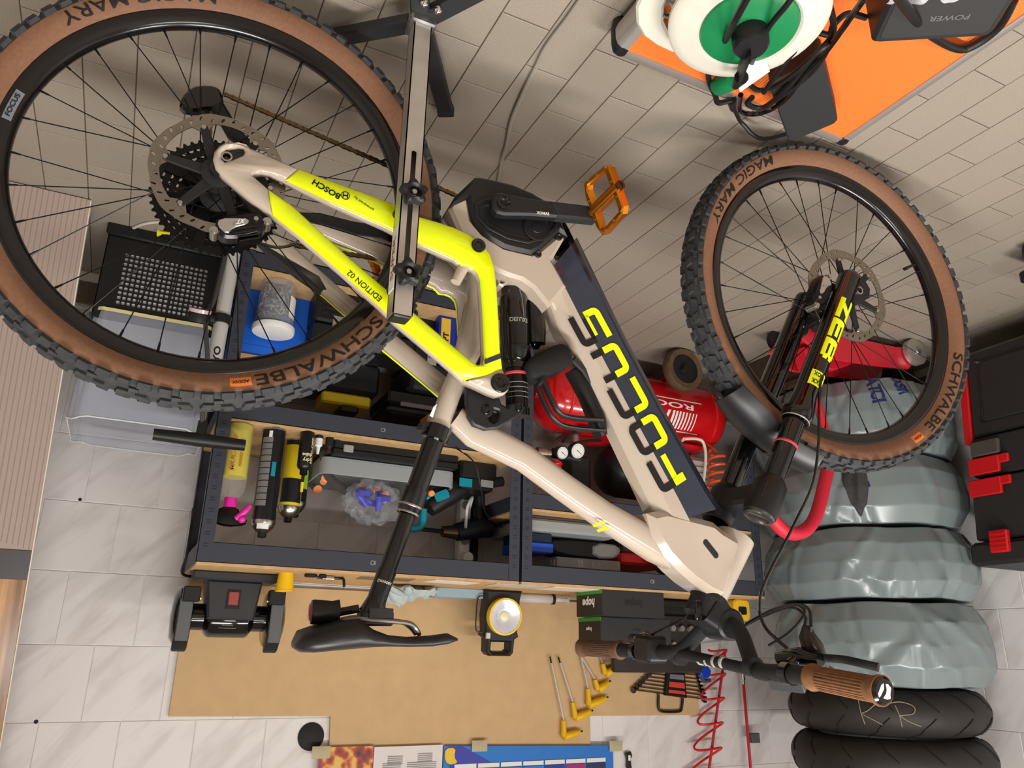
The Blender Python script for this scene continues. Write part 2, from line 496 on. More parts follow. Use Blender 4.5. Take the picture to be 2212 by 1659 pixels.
TAN = mat('tan_sidewall', (130, 92, 68), 0.6, noise=0.10, nscale=160)
TREAD = mat('tread_rubber', (56, 57, 58), 0.8, noise=0.2, nscale=90)
RIM = mat('rim_black', (14, 11, 12), 0.22, coat=0.3)
SPOKE = mat('spoke_black', (24, 22, 22), 0.3, 0.6)
ROTOR = mat('rotor_steel', (150, 142, 132), 0.38, 1.0, noise=0.12, nscale=40)
ANOD = mat('orange_anodised', (214, 128, 28), 0.22, 0.85)
GRIP = mat('brown_grip', (122, 82, 50), 0.7, noise=0.18, nscale=120)
LETT = mat('letter_black', (20, 18, 18), 0.5)
ORLAB = mat('orange_label', (226, 122, 52), 0.6)
WHT = mat('print_white', (236, 236, 232), 0.5)
SILV = mat('print_silver', (176, 174, 168), 0.4)

def wheel(name, s0, t0, ph, rot_r, label, words, tilt=None):
    mp0 = lambda a, b, w: B(s0+a, t0+b, w)
    m = MB()   # rim: U-shaped box section
    m.lathe([(.316, -.0165), (.318, -.0150), (.317, -.0135), (.309, -.0135), (.306, -.008), (.3055, 0), (.306, .008), (.309, .0135), (.317, .0135), (.318, .0150), (.316, .0165),
             (.309, .0165), (.296, .0115), (.2905, .006), (.2895, 0), (.2905, -.006), (.296, -.0115), (.309, -.0165)], mp0, 96, closedprof=True)
    W = m.build(name, RIM, bike, ang=50, label='gloss black rim')
    # casing: tan side walls, black crown
    m = MB()
    side = [(.3155, .0152), (.320, .0195), (.327, .0250), (.335, .0287), (.343, .0300), (.348, .0298)]
    m.lathe(side, mp0, 96); m.build('tan_sidewall', TAN, W)
    m = MB(); m.lathe([(r, -w) for r, w in side][::-1], mp0, 96); m.build('tan_sidewall', TAN, W)
    crown = [(.348, .0298), (.3535, .0285), (.3585, .025), (.3625, .019), (.365, .010), (.366, 0), (.365, -.010), (.3625, -.019), (.3585, -.025), (.3535, -.0285), (.348, -.0298)]
    m = MB(); m.lathe(crown, mp0, 96)
    m.build('tread_casing', TREAD, W)
    # knobs: (lateral u0,u1 as arc parameter on the crown), angular half width
    def crown_pt(u, h, a):
        # u in [-1,1]
        i = (u+1)/2*(len(crown)-1); k = min(int(i), len(crown)-2); q = i-k
        r = crown[k][0]*(1-q)+crown[k+1][0]*q; w = crown[k][1]*(1-q)+crown[k+1][1]*q
        nx, nw = (r-.335), w*1.0
        L = math.hypot(nx, nw); r += nx/L*h; w += nw/L*h
        return mp0(r*math.cos(a), r*math.sin(a), w)
    m = MB(); N = 78
    def knob(u0, u1, a, da, h, sk=0.0, tp=0.82):
        um = (u0+u1)/2; vs = []
        for hh, q in ((-.0012, 1.0), (h, tp)):
            for (uu, sa) in ((u0, -1), (u1, -1), (u1, 1), (u0, 1)):
                uq = um+(uu-um)*q; vs.append(crown_pt(uq, hh, a+sa*da*q+sk*(uq-um)))
        m.add(vs, [(4, 5, 6, 7), (0, 1, 5, 4), (1, 2, 6, 5), (2, 3, 7, 6), (3, 0, 4, 7)])
    st = 2*PI/N
    for i in range(N):
        a = ph+i*st
        if i % 2 == 0:
            knob(.05, .34, a, st*.30, .0052, .05); knob(-.34, -.05, a, st*.30, .0052, -.05)
            knob(.66, 1.0, a, st*.38, .0078); knob(-1.0, -.66, a, st*.38, .0078)
            knob(.42, .60, a+st*.45, st*.26, .0042); knob(-.60, -.42, a+st*.45, st*.26, .0042)
        else:
            knob(.10, .42, a, st*.28, .0052, -.05); knob(-.42, -.10, a, st*.28, .0052, .05)
            knob(.62, .94, a, st*.34, .0068); knob(-.94, -.62, a, st*.34, .0068)
    m.build('tread_knobs', TREAD, W, ang=20, kind='stuff')
    # hub
    m = MB()
    m.lathe([(.0001, .066), (.013, .066), (.013, .046), (.024, .044), (.024, .036), (.0295, .034), (.0295, .028), (.018, .022), (.018, -.022), (.0295, -.028), (.0295, -.034), (.016, -.04), (.016, -.066), (.0001, -.066)], mp0, 28)
    m.build('hub', BLK, W)
    # spokes and nipples
    nip = MB()
    for i in range(32):
        side_ = 1 if i % 2 == 0 else -1
        ar = ph+.05+2*PI*i/32; d = 1 if (i//2) % 2 == 0 else -1
        ah = ar+d*math.radians(64)
        a = mp0(.0285*math.cos(ah), .0285*math.sin(ah), side_*.0312); b = mp0(.2905*math.cos(ar), .2905*math.sin(ar), side_*.003)
        q = MB(); q.cyl(a, b, .0010, n=6); q.build('spoke', SPOKE, W)
        c = a+(b-a)*.955
        nip.cyl(b, c, .0021, .0016, n=6)
    nip.build('spoke_nipples', SPOKE, W, kind='stuff')
    # brake disc
    wd = .0445; no = 72; rr = rot_r
    outer = [(rr*(1+.022*math.sin(6*2*PI*i/no*1.0)**3)*math.cos(2*PI*i/no), rr*(1+.022*math.sin(6*2*PI*i/no)**3)*math.sin(2*PI*i/no)) for i in range(no)]
    ri = rr-.0165
    holes = [circ(ri, 48)]
    for i in range(36):
        a = 2*PI*i/36+ph; rc = rr-.0085+(.003 if i % 3 == 0 else (-.0025 if i % 3 == 1 else 0))
        holes.append([(rc*math.cos(a)+x*math.cos(a+.6)-y*math.sin(a+.6), rc*math.sin(a)+x*math.sin(a+.6)+y*math.cos(a+.6)) for x, y in rrect(.0078, .0034, .0015, 2)])
    m = MB(); m.prism(outer, wd-.0009, wd+.0009, holes, mp=mp0)
    for i in range(6):   # inner lugs
        a = 2*PI*i/6+ph
        m.prism([(ri*math.cos(a+e)+.0, ri*math.sin(a+e)) for e in (-.2, 0, .2)]+[((ri-.012)*math.cos(a+.06), (ri-.012)*math.sin(a+.06)), ((ri-.012)*math.cos(a-.06), (ri-.012)*math.sin(a-.06))], wd-.0009, wd+.0009, mp=mp0)
    disc = m.build('brake_disc', ROTOR, W, ang=30, label='steel brake disc')
    m = MB()
    for i in range(6):
        a = 2*PI*i/6+ph
        q = lambda r, e: (r*math.cos(a+e), r*math.sin(a+e))
        m.prism([q(.018, -.62), q(.040, -.22), q(ri-.006, -.075), q(ri-.003, .075), q(.046, .16), q(.018, .5)], wd-.0028, wd+.0030, mp=mp0, bev=.0012)
    m.lathe([(.026, wd-.004), (.026, wd+.006), (.019, wd+.008), (.012, wd+.008)], mp0, 24)
    m.build('disc_spider', BLKM, W, ang=30)
    m = MB()
    for i in range(6):
        a = 2*PI*i/6+ph; c = ((ri-.006)*math.cos(a), (ri-.006)*math.sin(a))
        m.cyl(mp0(*c, wd+.002), mp0(*c, wd+.0052), .0042, .0036, n=12)
    m.build('disc_rivets', STEEL, W, kind='stuff')
    # lettering bent round the near side wall
    def onside(rc):
        def f(u, v, a0):
            r = rc+v; a = a0+u/rc
            # height of the side wall profile at r
            w = .0305
            for (r0_, w0_), (r1_, w1_) in zip(side, side[1:]):
                if r0_ <= r <= r1_: w = w0_+(w1_-w0_)*(r-r0_)/(r1_-r0_)
            return mp0(r*math.cos(a), r*math.sin(a), w+.0007)
        return f
    for (txt, h, wd_, a0, mt) in words:
        f = onside(.3335); m = MB()
        if mt is ORLAB:
            m.grid(lambda u, v: f((u-.5)*wd_, (v-.5)*h, a0), 10, 8)
            m.build('tire_label', ORLAB, W)
            m = MB(); g = lambda u, v: f(u, v, a0)+_n*.0004
            letter(m, txt, g, h*.34, wd_*.8, .02); m.build('tire_label_print', LETT, W)
        else:
            g = (lambda u, v: f(-u, -v, a0)) if txt.startswith('MAGIC') else (lambda u, v: f(u, v, a0))
            letter(m, txt, g, h, wd_, .012); m.build('tire_lettering', mt, W)
    return W, mp0

def ang_of(x, y, s0, t0, w=.03):
    a, b = BK(x, y, w); return math.atan2(b-t0, a-s0)
FX, FT = 1.250, 0.0
rw = [('SCHWALBE', .0190, .225, ang_of(700, 765, 0, 0), LETT), ('ADDIX', .015, .031, ang_of(520, 822, 0, 0), ORLAB), ('MAGIC MARY', .0185, .245, ang_of(300, 0, 0, 0), LETT)]
rear, mpr = wheel('rear_wheel', 0, 0, .13, .1015, '', rw)
fw_ = [('SCHWALBE', .0190, .225, ang_of(2050, 850, FX, FT), LETT), ('ADDIX', .015, .031, ang_of(1983, 943, FX, FT), ORLAB), ('MAGIC MARY', .0185, .245, ang_of(1602, 400, FX, FT), LETT)]
front, mpf = wheel('front_wheel', FX, FT, .31, .1015, '', fw_)
# rim sticker and valve
m = MB()
a0 = ang_of(25, 225, 0, 0, .016)
for k in range(8):
    a, b = a0-.085+.17*k/8, a0-.085+.17*(k+1)/8
    m.add([mpr(r*math.cos(q), r*math.sin(q), w+.0006) for q in (a, b) for r, w in ((.297, .0120), (.3085, .0165))], [(0, 1, 3, 2)])
m.build('rim_sticker', mat('sticker_grey', (120, 124, 136), 0.4), rear)
m = MB(); letter(m, 'FOCUS', lambda u, v: mpr((.303+v)*math.cos(a0+u/.303), (.303+v)*math.sin(a0+u/.303), .0156+.0008+.0014*v/.0057*1.9), .006, .04, .02); m.build('rim_sticker_print', LETT, rear)
av = ang_of(1972, 573, FX, FT, 0)
m = MB(); m.cyl(mpf(.292*math.cos(av), .292*math.sin(av), 0), mpf(.262*math.cos(av), .262*math.sin(av), 0), .0030, n=10); m.cyl(mpf(.264*math.cos(av), .264*math.sin(av), 0), mpf(.252*math.cos(av), .252*math.sin(av), 0), .0038, n=10)
m.build('valve', BLK, front)

# ---- cassette on the far side of the rear hub
m = MB(); cassw = [-.036-.0036*k for k in range(12)]
teeth = [51, 45, 39, 33, 28, 24, 21, 18, 16, 14, 12, 10]
for k, (tn, w) in enumerate(zip(teeth, cassw)):
    r = tn*.0127/(2*PI)-.0008; pts = []
    for i in range(tn):
        for dr, da in ((-.0022, -.36), (.0028, -.12), (.0028, .12), (-.0022, .36)):
            a = 2*PI*(i+da*.9)/tn; pts.append(((r+dr)*math.cos(a), (r+dr)*math.sin(a)))
    holes = [circ(max(r-.0115, .012), 36)] if k < 6 else [circ(.012, 20)]
    m.prism(pts, w-.0009, w+.0009, holes, mp=mpr)
    if k < 6:
        for i in range(7):
            a = 2*PI*i/7+k*.16; q = lambda rr, e: (rr*math.cos(a+e), rr*math.sin(a+e))
            m.prism([q(r-.0105, -.10), q(r-.0105, .10), q(.022, .42+.2), q(.022, -.1+.2)], w-.0009, w+.0009, mp=mpr)
m.lathe([(.020, -.034), (.020, -.08), (.012, -.082)], mpr, 24)
m.build('cassette', mat('cassette_black', (26, 25, 25), 0.35, 0.5), bike, ang=25)
# ---- swing arm (both sides), traced at the near face
WN = .074
A_ = [(646, 363), (588, 338), (546, 320), (520, 309), (503, 306), (488, 305), (473, 313), (463, 326), (460, 342), (466, 362), (480, 377), (505, 398), (545, 432), (590, 464), (583, 430), (581, 408), (562, 391), (546, 378), (549, 373), (565, 370), (584, 372), (617, 387)]
B_ = [(646, 363), (700, 384), (780, 413), (848, 438), (890, 462), (945, 478), (981, 490), (1012, 504), (1042, 525), (1060, 548), (1069, 578), (1074, 620), (1078, 687), (1081, 750), (1086, 797), (1050, 811), (1005, 822), (980, 800), (915, 745), (856, 696), (819, 659), (730, 580), (641, 503), (590, 464), (583, 430), (581, 408), (633, 444), (689, 496), (760, 560), (827, 617), (877, 660), (940, 713), (987, 753), (1020, 780), (1032, 788), (1043, 787), (1047, 775), (1043, 676), (1038, 605), (1034, 590), (1025, 580), (1012, 574), (997, 572), (984, 558), (947, 542), (890, 517), (834, 488), (715, 435), (617, 387)]
C_ = [(1086, 797), (1094, 812), (1101, 830), (1099, 843), (1090, 852), (1077, 854), (1060, 848), (1035, 836), (1010, 825), (1005, 822), (1050, 811)]
sw_a, sw_b, sw_c = BL(A_, WN), BL(B_, WN), BL(C_, WN)
slot = BL([(478, 327), (488, 319), (515, 313), (527, 316), (530, 326), (525, 334), (498, 345), (486, 348), (478, 341)], WN)
m = MB()
for sg in (1, -1):
    pass
m.prism(sw_a, .052, WN, [slot], mp=B, bev=.004)
swing = m.build('swingarm', BEIGE, bike, ang=50)
m = MB(); m.prism(sw_a, -WN, -.052, [slot], mp=B, bev=.004); m.build('far_dropout', BEIGE, swing, ang=50)
for sg in (1, -1):
    m = MB(); m.prism(sw_c, sg*.046, sg*WN, mp=B, bev=.003); m.build('stay_tip', BEIGE, swing, ang=50)
for sg in (1, -1):
    m = MB(); m.prism(sw_b, sg*.050, sg*.0665, mp=B, bev=.003); m.build('stay_core', BEIGE, swing, ang=50)
    m = MB(); m.prism(sw_b, sg*.0660, sg*(WN+.0004), mp=B, bev=.0035); m.build('neon_stay', NEON, swing, ang=50)
# beige lower edge of the stays, bridges and the two pegs
m = MB()
m.tube(spline([B3(985, 545, .06), B3(1000, 560, .03), B3(1000, 562, -.03), B3(985, 545, -.06)], 5), .013, 10)
m.cyl(B3(1002, 574, .06), B3(984, 610, .06), .0105, .009, 14); m.cyl(B3(1002, 574, -.05), B3(984, 610, -.05), .0105, .009, 14)
m.build('stay_bridge', BEIGE, swing)
m = MB()   # axle insert and slot filling
m.prism(slot, .054, .062, mp=B); c = BK(490, 334, WN)
m.lathe([(.012, .0), (.012, .004), (.0075, .004), (.0075, -.002), (.0001, -.002)], lambda a, b, w: B(c[0]+a, c[1]+b, .062+w), 20)
m.build('axle_insert', BLKG, swing)
m = MB(); m.lathe([(.0085, .0), (.0085, .0022), (.0058, .0022), (.0058, .0)], lambda a, b, w: B(c[0]+a, c[1]+b, .0665+w), 20); m.build('axle_ring', STEEL, swing)
stripe = BL([(1047.5, 776), (1081.5, 763), (1083, 774), (1047.5, 787)], WN+.001)
m = MB(); m.prism(stripe, WN-.002, WN+.0009, mp=B); m.build('navy_band', NAVY, swing)
for (x, y, r, nm) in ((1034, 530, .0125, 'pivot_bolt'), (1081, 827, .0165, 'pivot_bolt')):
    c = BK(x, y, WN+.002); m = MB()
    m.lathe([(r, -.01), (r, .0016), (r*.86, .003), (r*.5, .003), (r*.4, .001), (.0001, .001)], lambda a, b, w: B(c[0]+a, c[1]+b, WN+.001+w), 28); m.build(nm, BLKG, swing)
def bike_text(parent, s, p0, p1, w, h, m_, bold=.02, width=None, nm='lettering', shear=0.0):
    """text along the pixel line p0 -> p1 (photo reads towards p1) on the plane w"""
    a, b = V(BK(*p0, w)), V(BK(*p1, w)); e = (b-a).normalized(); nrm = V((-e.y, e.x)); c = (a+b)/2
    if nrm.y < 0: nrm = -nrm
    mb = MB(); L = (b-a).length if width is None else width
    # keep a right-handed (s to the left for the viewer) text: reading direction is b-a
    letter(mb, s, lambda u, v: B(c.x+e.x*u+nrm.x*v, c.y+e.y*u+nrm.y*v, w), h, L, bold, shear); return mb.build(nm, m_, parent)
bike_text(swing, 'BOSCH', (734, 426), (676, 392), WN+.0012, .0098, LETT, .03)
bike_text(swing, 'powered by', (806, 454), (764, 425), WN+.0012, .0045, LETT, .01)
bike_text(swing, 'EDITION 02', (822, 648), (752, 588), WN+.0012, .0098, LETT, .005)
bike_text(swing, 'LI', (884, 692), (868, 679), WN+.0012, .0098, LETT, .005)
c = BK(746, 423, WN); m = MB()
m.prism(circ(.0072, 24, *c), WN, WN+.0012, [circ(.0062, 24, *c)], mp=B)
m.prism([(c[0]-.0045, c[1]-.001), (c[0]+.0045, c[1]-.001), (c[0]+.0045, c[1]+.001), (c[0]-.0045, c[1]+.001)], WN, WN+.0012, mp=B)
for sx in (-1, 1): m.prism([(c[0]+sx*.0035-.0008, c[1]-.0042), (c[0]+sx*.0035+.0008, c[1]-.0042), (c[0]+sx*.0035+.0008, c[1]+.0042), (c[0]+sx*.0035-.0008, c[1]+.0042)], WN, WN+.0012, mp=B)
m.build('round_emblem', LETT, swing)

# ---- front frame: lofted tubes
def loft(pts, na=10, expo=2.6):
    """pts: (s, t, half_in_plane, half_across[, w]) -> rings of super-ellipses"""
    rs = []; P = [V((p[0], p[1])) for p in pts]
    for i, p in enumerate(pts):
        d = (P[min(i+1, len(P)-1)]-P[max(i-1, 0)]).normalized(); nn = V((-d.y, d.x)); ring = []
        w0 = p[4] if len(p) > 4 else 0
        for k in range(na*2):
            a = 2*PI*k/(na*2); ca, sa = math.cos(a), math.sin(a)
            x = math.copysign(abs(ca)**(2/expo), ca)*p[2]; y = math.copysign(abs(sa)**(2/expo), sa)*p[3]
            ring.append(B(p[0]+nn.x*x, p[1]+nn.y*x, w0+y))
        rs.append(ring)
    return rs
def ctr(pairs, w=0.0, hw=.02):
    out = []
    for (x0, y0, x1, y1, h) in pairs:
        a, b = V(BK(x0, y0, w)), V(BK(x1, y1, w)); c = (a+b)/2; out.append((c.x, c.y, (a-b).length/2, h))
    return out
m = MB()
m.rings(loft(ctr([(1014, 560, 1040, 556, .022), (1012, 596, 1036, 592, .020), (1006, 650, 1041, 650, .020), (987, 752, 1043, 741, .019), (972, 795, 1014, 812, .0175), (950, 848, 992, 864, .0172), (921, 926, 967, 938, .0172)]), 12, 2.2))
m.rings(loft(ctr([(975, 925, 990, 880, .018), (1007, 961, 1040, 908, .018), (1118, 1014, 1145, 966, .019), (1200, 1074, 1232, 1030, .020), (1284, 1133, 1317, 1090, .022), (1393, 1204, 1433, 1156, .027), (1490, 1250, 1520, 1190, .032), (1530, 1262, 1560, 1205, .034)]), 12, 3.0))
# head tube
hl, hu = BK(1588, 1160, 0), BK(1532, 1283, 0)
m.rings(loft([(hl[0], hl[1], .036, .036), (hl[0]*.9+hu[0]*.1, hl[1]*.9+hu[1]*.1, .0365, .0365), (hl[0]*.5+hu[0]*.5, hl[1]*.5+hu[1]*.5, .034, .036), (hu[0], hu[1], .0335, .033)], 14, 2.0))
# gusset between head tube and tubes
g_ = BL([(1402, 1108), (1440, 1100), (1476, 1109), (1546, 1127), (1566, 1144), (1604, 1166), (1603, 1186), (1572, 1288), (1562, 1295), (1536, 1283), (1499, 1258), (1470, 1232), (1440, 1200), (1415, 1160)], .036)
m.prism(g_, -.0375, .0375, mp=B, bev=.012)
# motor shell
sh = BL([(969, 450), (983, 424), (1011, 428), (1018, 476), (1043, 505), (1089, 534), (1148, 548), (1166, 539), (1198, 512), (1212, 502), (1220, 515), (1193, 562), (1224, 618), (1186, 664), (1152, 622), (1128, 605), (1099, 596), (1074, 586), (1040, 560), (1000, 520)], .05)
m.prism(sh, -.052, .052, mp=B, bev=.006)
frm = m.build('frame', BEIGE, bike, ang=40)
# down tube: octagonal, beige upper half and navy lower half
Lp = BL([(1160, 612), (1201, 722), (1238, 778), (1309, 916), (1392, 1090), (1440, 1190)], 0)
Rp = BL([(1238, 520), (1322, 693), (1350, 750), (1420, 880), (1520, 1060), (1575, 1145)], 0)
Mid = BL([(1193, 571), (1250, 670), (1290, 748), (1361, 882), (1462, 1068), (1510, 1160)], .036)
def dt_rings(lower):
    rs = []
    for i in range(6):
        l, r, mm = V(Lp[i]), V(Rp[i]), V(Mid[i]); e = (r-l); ax = e.normalized(); T = e.length
        c = (mm-l).dot(ax)
        W_ = .037
        if not lower: prof = [(c, W_), (.022, W_-.001), (.004, W_*.62), (0, W_*.45), (0, -W_*.45), (.004, -W_*.62), (.022, -W_+.001), (c, -W_)]
        else: prof = [(c, -W_), (T-.024, -W_+.002), (T-.005, -W_*.62), (T, -W_*.42), (T, W_*.42), (T-.005, W_*.62), (T-.024, W_-.002), (c, W_)]
        rs.append([B(*(l+ax*q), w) for q, w in prof])
    return rs
m = MB(); m.rings(dt_rings(False)); m.build('down_tube', BEIGE, frm, ang=30, fix=True)
m = MB(); rr_ = dt_rings(True); m.rings(rr_[:-1]+[[a*.55+b*.45 for a, b in zip(rr_[-2], rr_[-1])]]); m.build('battery_cover', NAVY, frm, ang=30, label='navy lower half of the down tube', fix=True)
# FOCUS lettering, split along the colour border
a0_, a1_ = V(BK(1462, 1052, .0375)), V(BK(1252, 664, .0375)); e_ = (a1_-a0_); LL = e_.length; e_.normalize(); nb = V((-e_.y, e_.x))
if (V(Lp[2])-V(Mid[2])).dot(nb) < 0: nb = -nb       # nb points to the beige (upper) side
def fl(u, v, w): return B(a0_.x+e_.x*u+nb.x*v, a0_.y+e_.y*u+nb.y*v, .0372+w)
Hh = .0335; th = .0145; lw = LL/5.35
def ring_l(u0, u1, cut):
    """rounded letter ring; cut removes a side"""
    r = .013
    return [(u0, u1, cut)]
top, bot = MB(), MB()
def bar(mb, pts): mb.prism(pts, 0, .0008, mp=fl)
def rc(mb, u0, u1, v0, v1, rad=(0, 0, 0, 0)):
    """rectangle with rounded corners: rad for (u0v0,u1v0,u1v1,u0v1)"""
    pts = []
    for (cu, cv, r, a0) in ((u0, v0, rad[0], 180), (u1, v0, rad[1], 270), (u1, v1, rad[2], 0), (u0, v1, rad[3], 90)):
        if r == 0: pts.append((cu, cv)); continue
        cc = (cu+(r if cu == u0 else -r), cv+(r if cv == v0 else -r))
        for k in range(5):
            a = math.radians(a0+90*k/4); pts.append((cc[0]+r*math.cos(a), cc[1]+r*math.sin(a)))
    bar(mb, pts)
def corner(mb, cu, cv, su, sv, w, h, tu, tv, r):
    """L-shaped rounded corner: outer corner at (cu,cv), going su*w along u and sv*h along v, strokes tu (upright) and tv (bar)"""
    o = []
    for k in range(6):
        a = PI/2*k/5; o.append((cu+su*(r-r*math.cos(a)), cv+sv*(r-r*math.sin(a))))
    ri = max(r-tv, .002)
    inn = []
    for k in range(6):
        a = PI/2*k/5; inn.append((cu+su*(tu+ri-ri*math.cos(a)), cv+sv*(tv+ri-ri*math.sin(a))))
    pts = [(cu, cv+sv*h)]+o+[(cu+su*w, cv), (cu+su*w, cv+sv*tv)]+inn[::-1]+[(cu+su*tu, cv+sv*h)]
    bar(mb, pts)
tk = .0125; gap = .0005
for i, ch in enumerate('FOCUS'):
    u = i*LL/5.0+.002; w_ = LL/5.0-.012; R_ = .014
    T_ = Hh
    if ch == 'F':
        corner(top, u, T_, 1, -1, w_, T_-gap, tk*1.1, tk, R_)
        rc(bot, u, u+tk*1.25, -Hh*.75, -gap); rc(bot, u+tk, u+w_*.98, -tk*.95, -gap)
    if ch == 'O':
        corner(top, u, T_, 1, -1, w_/2, T_-gap, tk, tk, R_); corner(top, u+w_, T_, -1, -1, w_/2, T_-gap, tk, tk, R_)
        corner(bot, u, -Hh, 1, 1, w_/2, Hh-gap, tk, tk, R_); corner(bot, u+w_, -Hh, -1, 1, w_/2, Hh-gap, tk, tk, R_)
    if ch == 'C':
        corner(top, u, T_, 1, -1, w_, T_-gap, tk, tk, R_); corner(bot, u, -Hh, 1, 1, w_, Hh-gap, tk, tk, R_)
    if ch == 'U':
        rc(top, u, u+tk, gap, T_*.8); rc(top, u+w_-tk, u+w_, gap, T_*.8)
        corner(bot, u, -Hh, 1, 1, w_/2, Hh-gap, tk, tk, R_); corner(bot, u+w_, -Hh, -1, 1, w_/2, Hh-gap, tk, tk, R_)
    if ch == 'S':
        corner(top, u, T_, 1, -1, w_, T_-gap, tk, tk, R_); rc(top, u+tk*.6, u+w_*.8, gap, tk*.55)
        corner(bot, u+w_, -Hh, -1, 1, w_, Hh-gap, tk, tk, R_); rc(bot, u+w_*.2, u+w_-tk*.6, -tk*.55, -gap)
top.build('frame_lettering', LETT, frm); bot.build('frame_lettering', NEON, frm)
# ports, badges, bolts on the frame
m = MB(); p_ = BK(1533, 1186, .034); q_ = V(BK(1549, 1200, .034))-V(BK(1527, 1172, .034)); ang_ = math.atan2(q_.y, q_.x)
m.prism([(p_[0]+x*math.cos(ang_)-y*math.sin(ang_), p_[1]+x*math.sin(ang_)+y*math.cos(ang_)) for x, y in rrect(.040, .0115, .0056, 5)], .032, .0385, mp=B, bev=.0008); m.build('cable_port', BLKM, frm)
for (x, y) in ((1207, 512), (1162, 549)):
    c = BK(x, y, .053); m = MB(); m.lathe([(.0068, -.003), (.0068, .0025), (.0045, .0035), (.003, .0018), (.0001, .0018)], lambda a, b, w: B(c[0]+a, c[1]+b, .052+w), 18); m.build('frame_bolt', BLK, frm)
m = MB(); m.add([B3(x, y, .0225) for x, y in ((937, 878), (944, 873), (935, 902), (928, 898))], [(0, 1, 2, 3)])
m.build('white_sticker', WHT, frm)
bike_text(frm, '//', (1308, 1150), (1288, 1125), .0235, .020, NEON, .03, nm='frame_graphic')
# ---- motor cover, crank, pedal
cover = BL([(971, 446), (983, 424), (1000, 408), (1028, 381), (1062, 386), (1110, 398), (1150, 415), (1186, 436), (1205, 452), (1217, 484), (1228, 510), (1210, 500), (1196, 512), (1166, 538), (1148, 548), (1110, 540), (1089, 534), (1060, 518), (1043, 504), (1026, 484), (1017, 458), (1011, 428)], .058)
m = MB(); m.prism(cover, -.056, .060, mp=B, bev=.006); mot = m.build('motor_cover', BLK, bike, ang=35)
for k, (off, w) in enumerate(((.010, .0635), (.019, .061))):
    ov = offset_poly(BL([(1024, 470), (1022, 440), (1040, 428), (1080, 424), (1140, 428), (1185, 446), (1208, 470), (1204, 495), (1180, 518), (1140, 530), (1095, 520), (1050, 497)], .06)[::-1], 0)
    if poly_area(ov) < 0: ov = ov[::-1]
    m = MB(); m.prism(offset_poly(ov, off-.008), .058, w, [offset_poly(ov, off-.003)], mp=B, bev=.0008); m.build('cover_ridge', BLK, mot)
c1 = BK(1160, 492, .062)
m = MB(); m.lathe([(.026, -.003), (.026, .003), (.0235, .004), (.0225, .002), (.010, .002), (.009, .003), (.0001, .003)], lambda a, b, w: B(c1[0]+a, c1[1]+b, .060+w), 30); m.build('cover_cap', BLK, mot)
m = MB()   # battery lower guard (black strip in front)
m.prism(BL([(1214, 472), (1228, 498), (1250, 545), (1276, 603), (1276, 617), (1266, 604), (1240, 552), (1212, 500)], .03), -.036, .036, mp=B, bev=.002); m.build('lower_guard', BLKG, mot)
bb = BK(1084, 444, .085); pe = BK(1277, 462, .09)
def crank(sg):
    d = V((pe[0]-bb[0], pe[1]-bb[1])); Lc = d.length; d.normalize(); nn = V((-d.y, d.x))
    mp = lambda a, b, w: B(bb[0]+sg*(d.x*a+nn.x*b), bb[1]+sg*(d.y*a+nn.y*b), w*sg)
    q = MB()
    q.prism([(-.020, -.010), (-.012, -.019), (0, -.021), (.05, -.0165), (Lc-.02, -.0135), (Lc+.006, -.013), (Lc+.013, -.007), (Lc+.013, .007), (Lc+.006, .013), (Lc-.02, .0135), (.05, .0165), (0, .021), (-.012, .019), (-.020, .010)], .072, .094, mp=mp, bev=.004)
    return q, mp, Lc
q, mpc, Lc = crank(1); arm = q.build('crank_arm', BLK, bike)
m = MB(); m.prism([(Lc*.52, -.0148), (Lc+.008, -.0142), (Lc+.0145, -.007), (Lc+.0145, .007), (Lc+.008, .0142), (Lc*.52+.012, .0150)], .0705, .0955, mp=mpc, bev=.004); m.build('crank_boot', RUB, arm)
m = MB(); m.lathe([(.0115, -.002), (.0115, .0022), (.0075, .003), (.0052, .0005), (.0001, .0005)], lambda a, b, w: mpc(a, b, .0945+w), 24); m.build('crank_bolt', BLKG, arm)
e2 = V((pe[0]-bb[0], pe[1]-bb[1])).normalized()
m = MB(); letter(m, 'SAMOX', lambda u, v: mpc(.062+.01-u, -(-.0115)+v*(-1)*1.0, .0951), .0052, .024, .03)
m.build('crank_lettering', WHT, arm)
q, mpc2, _ = crank(-1); arm2 = q.build('crank_arm', BLK, bike)
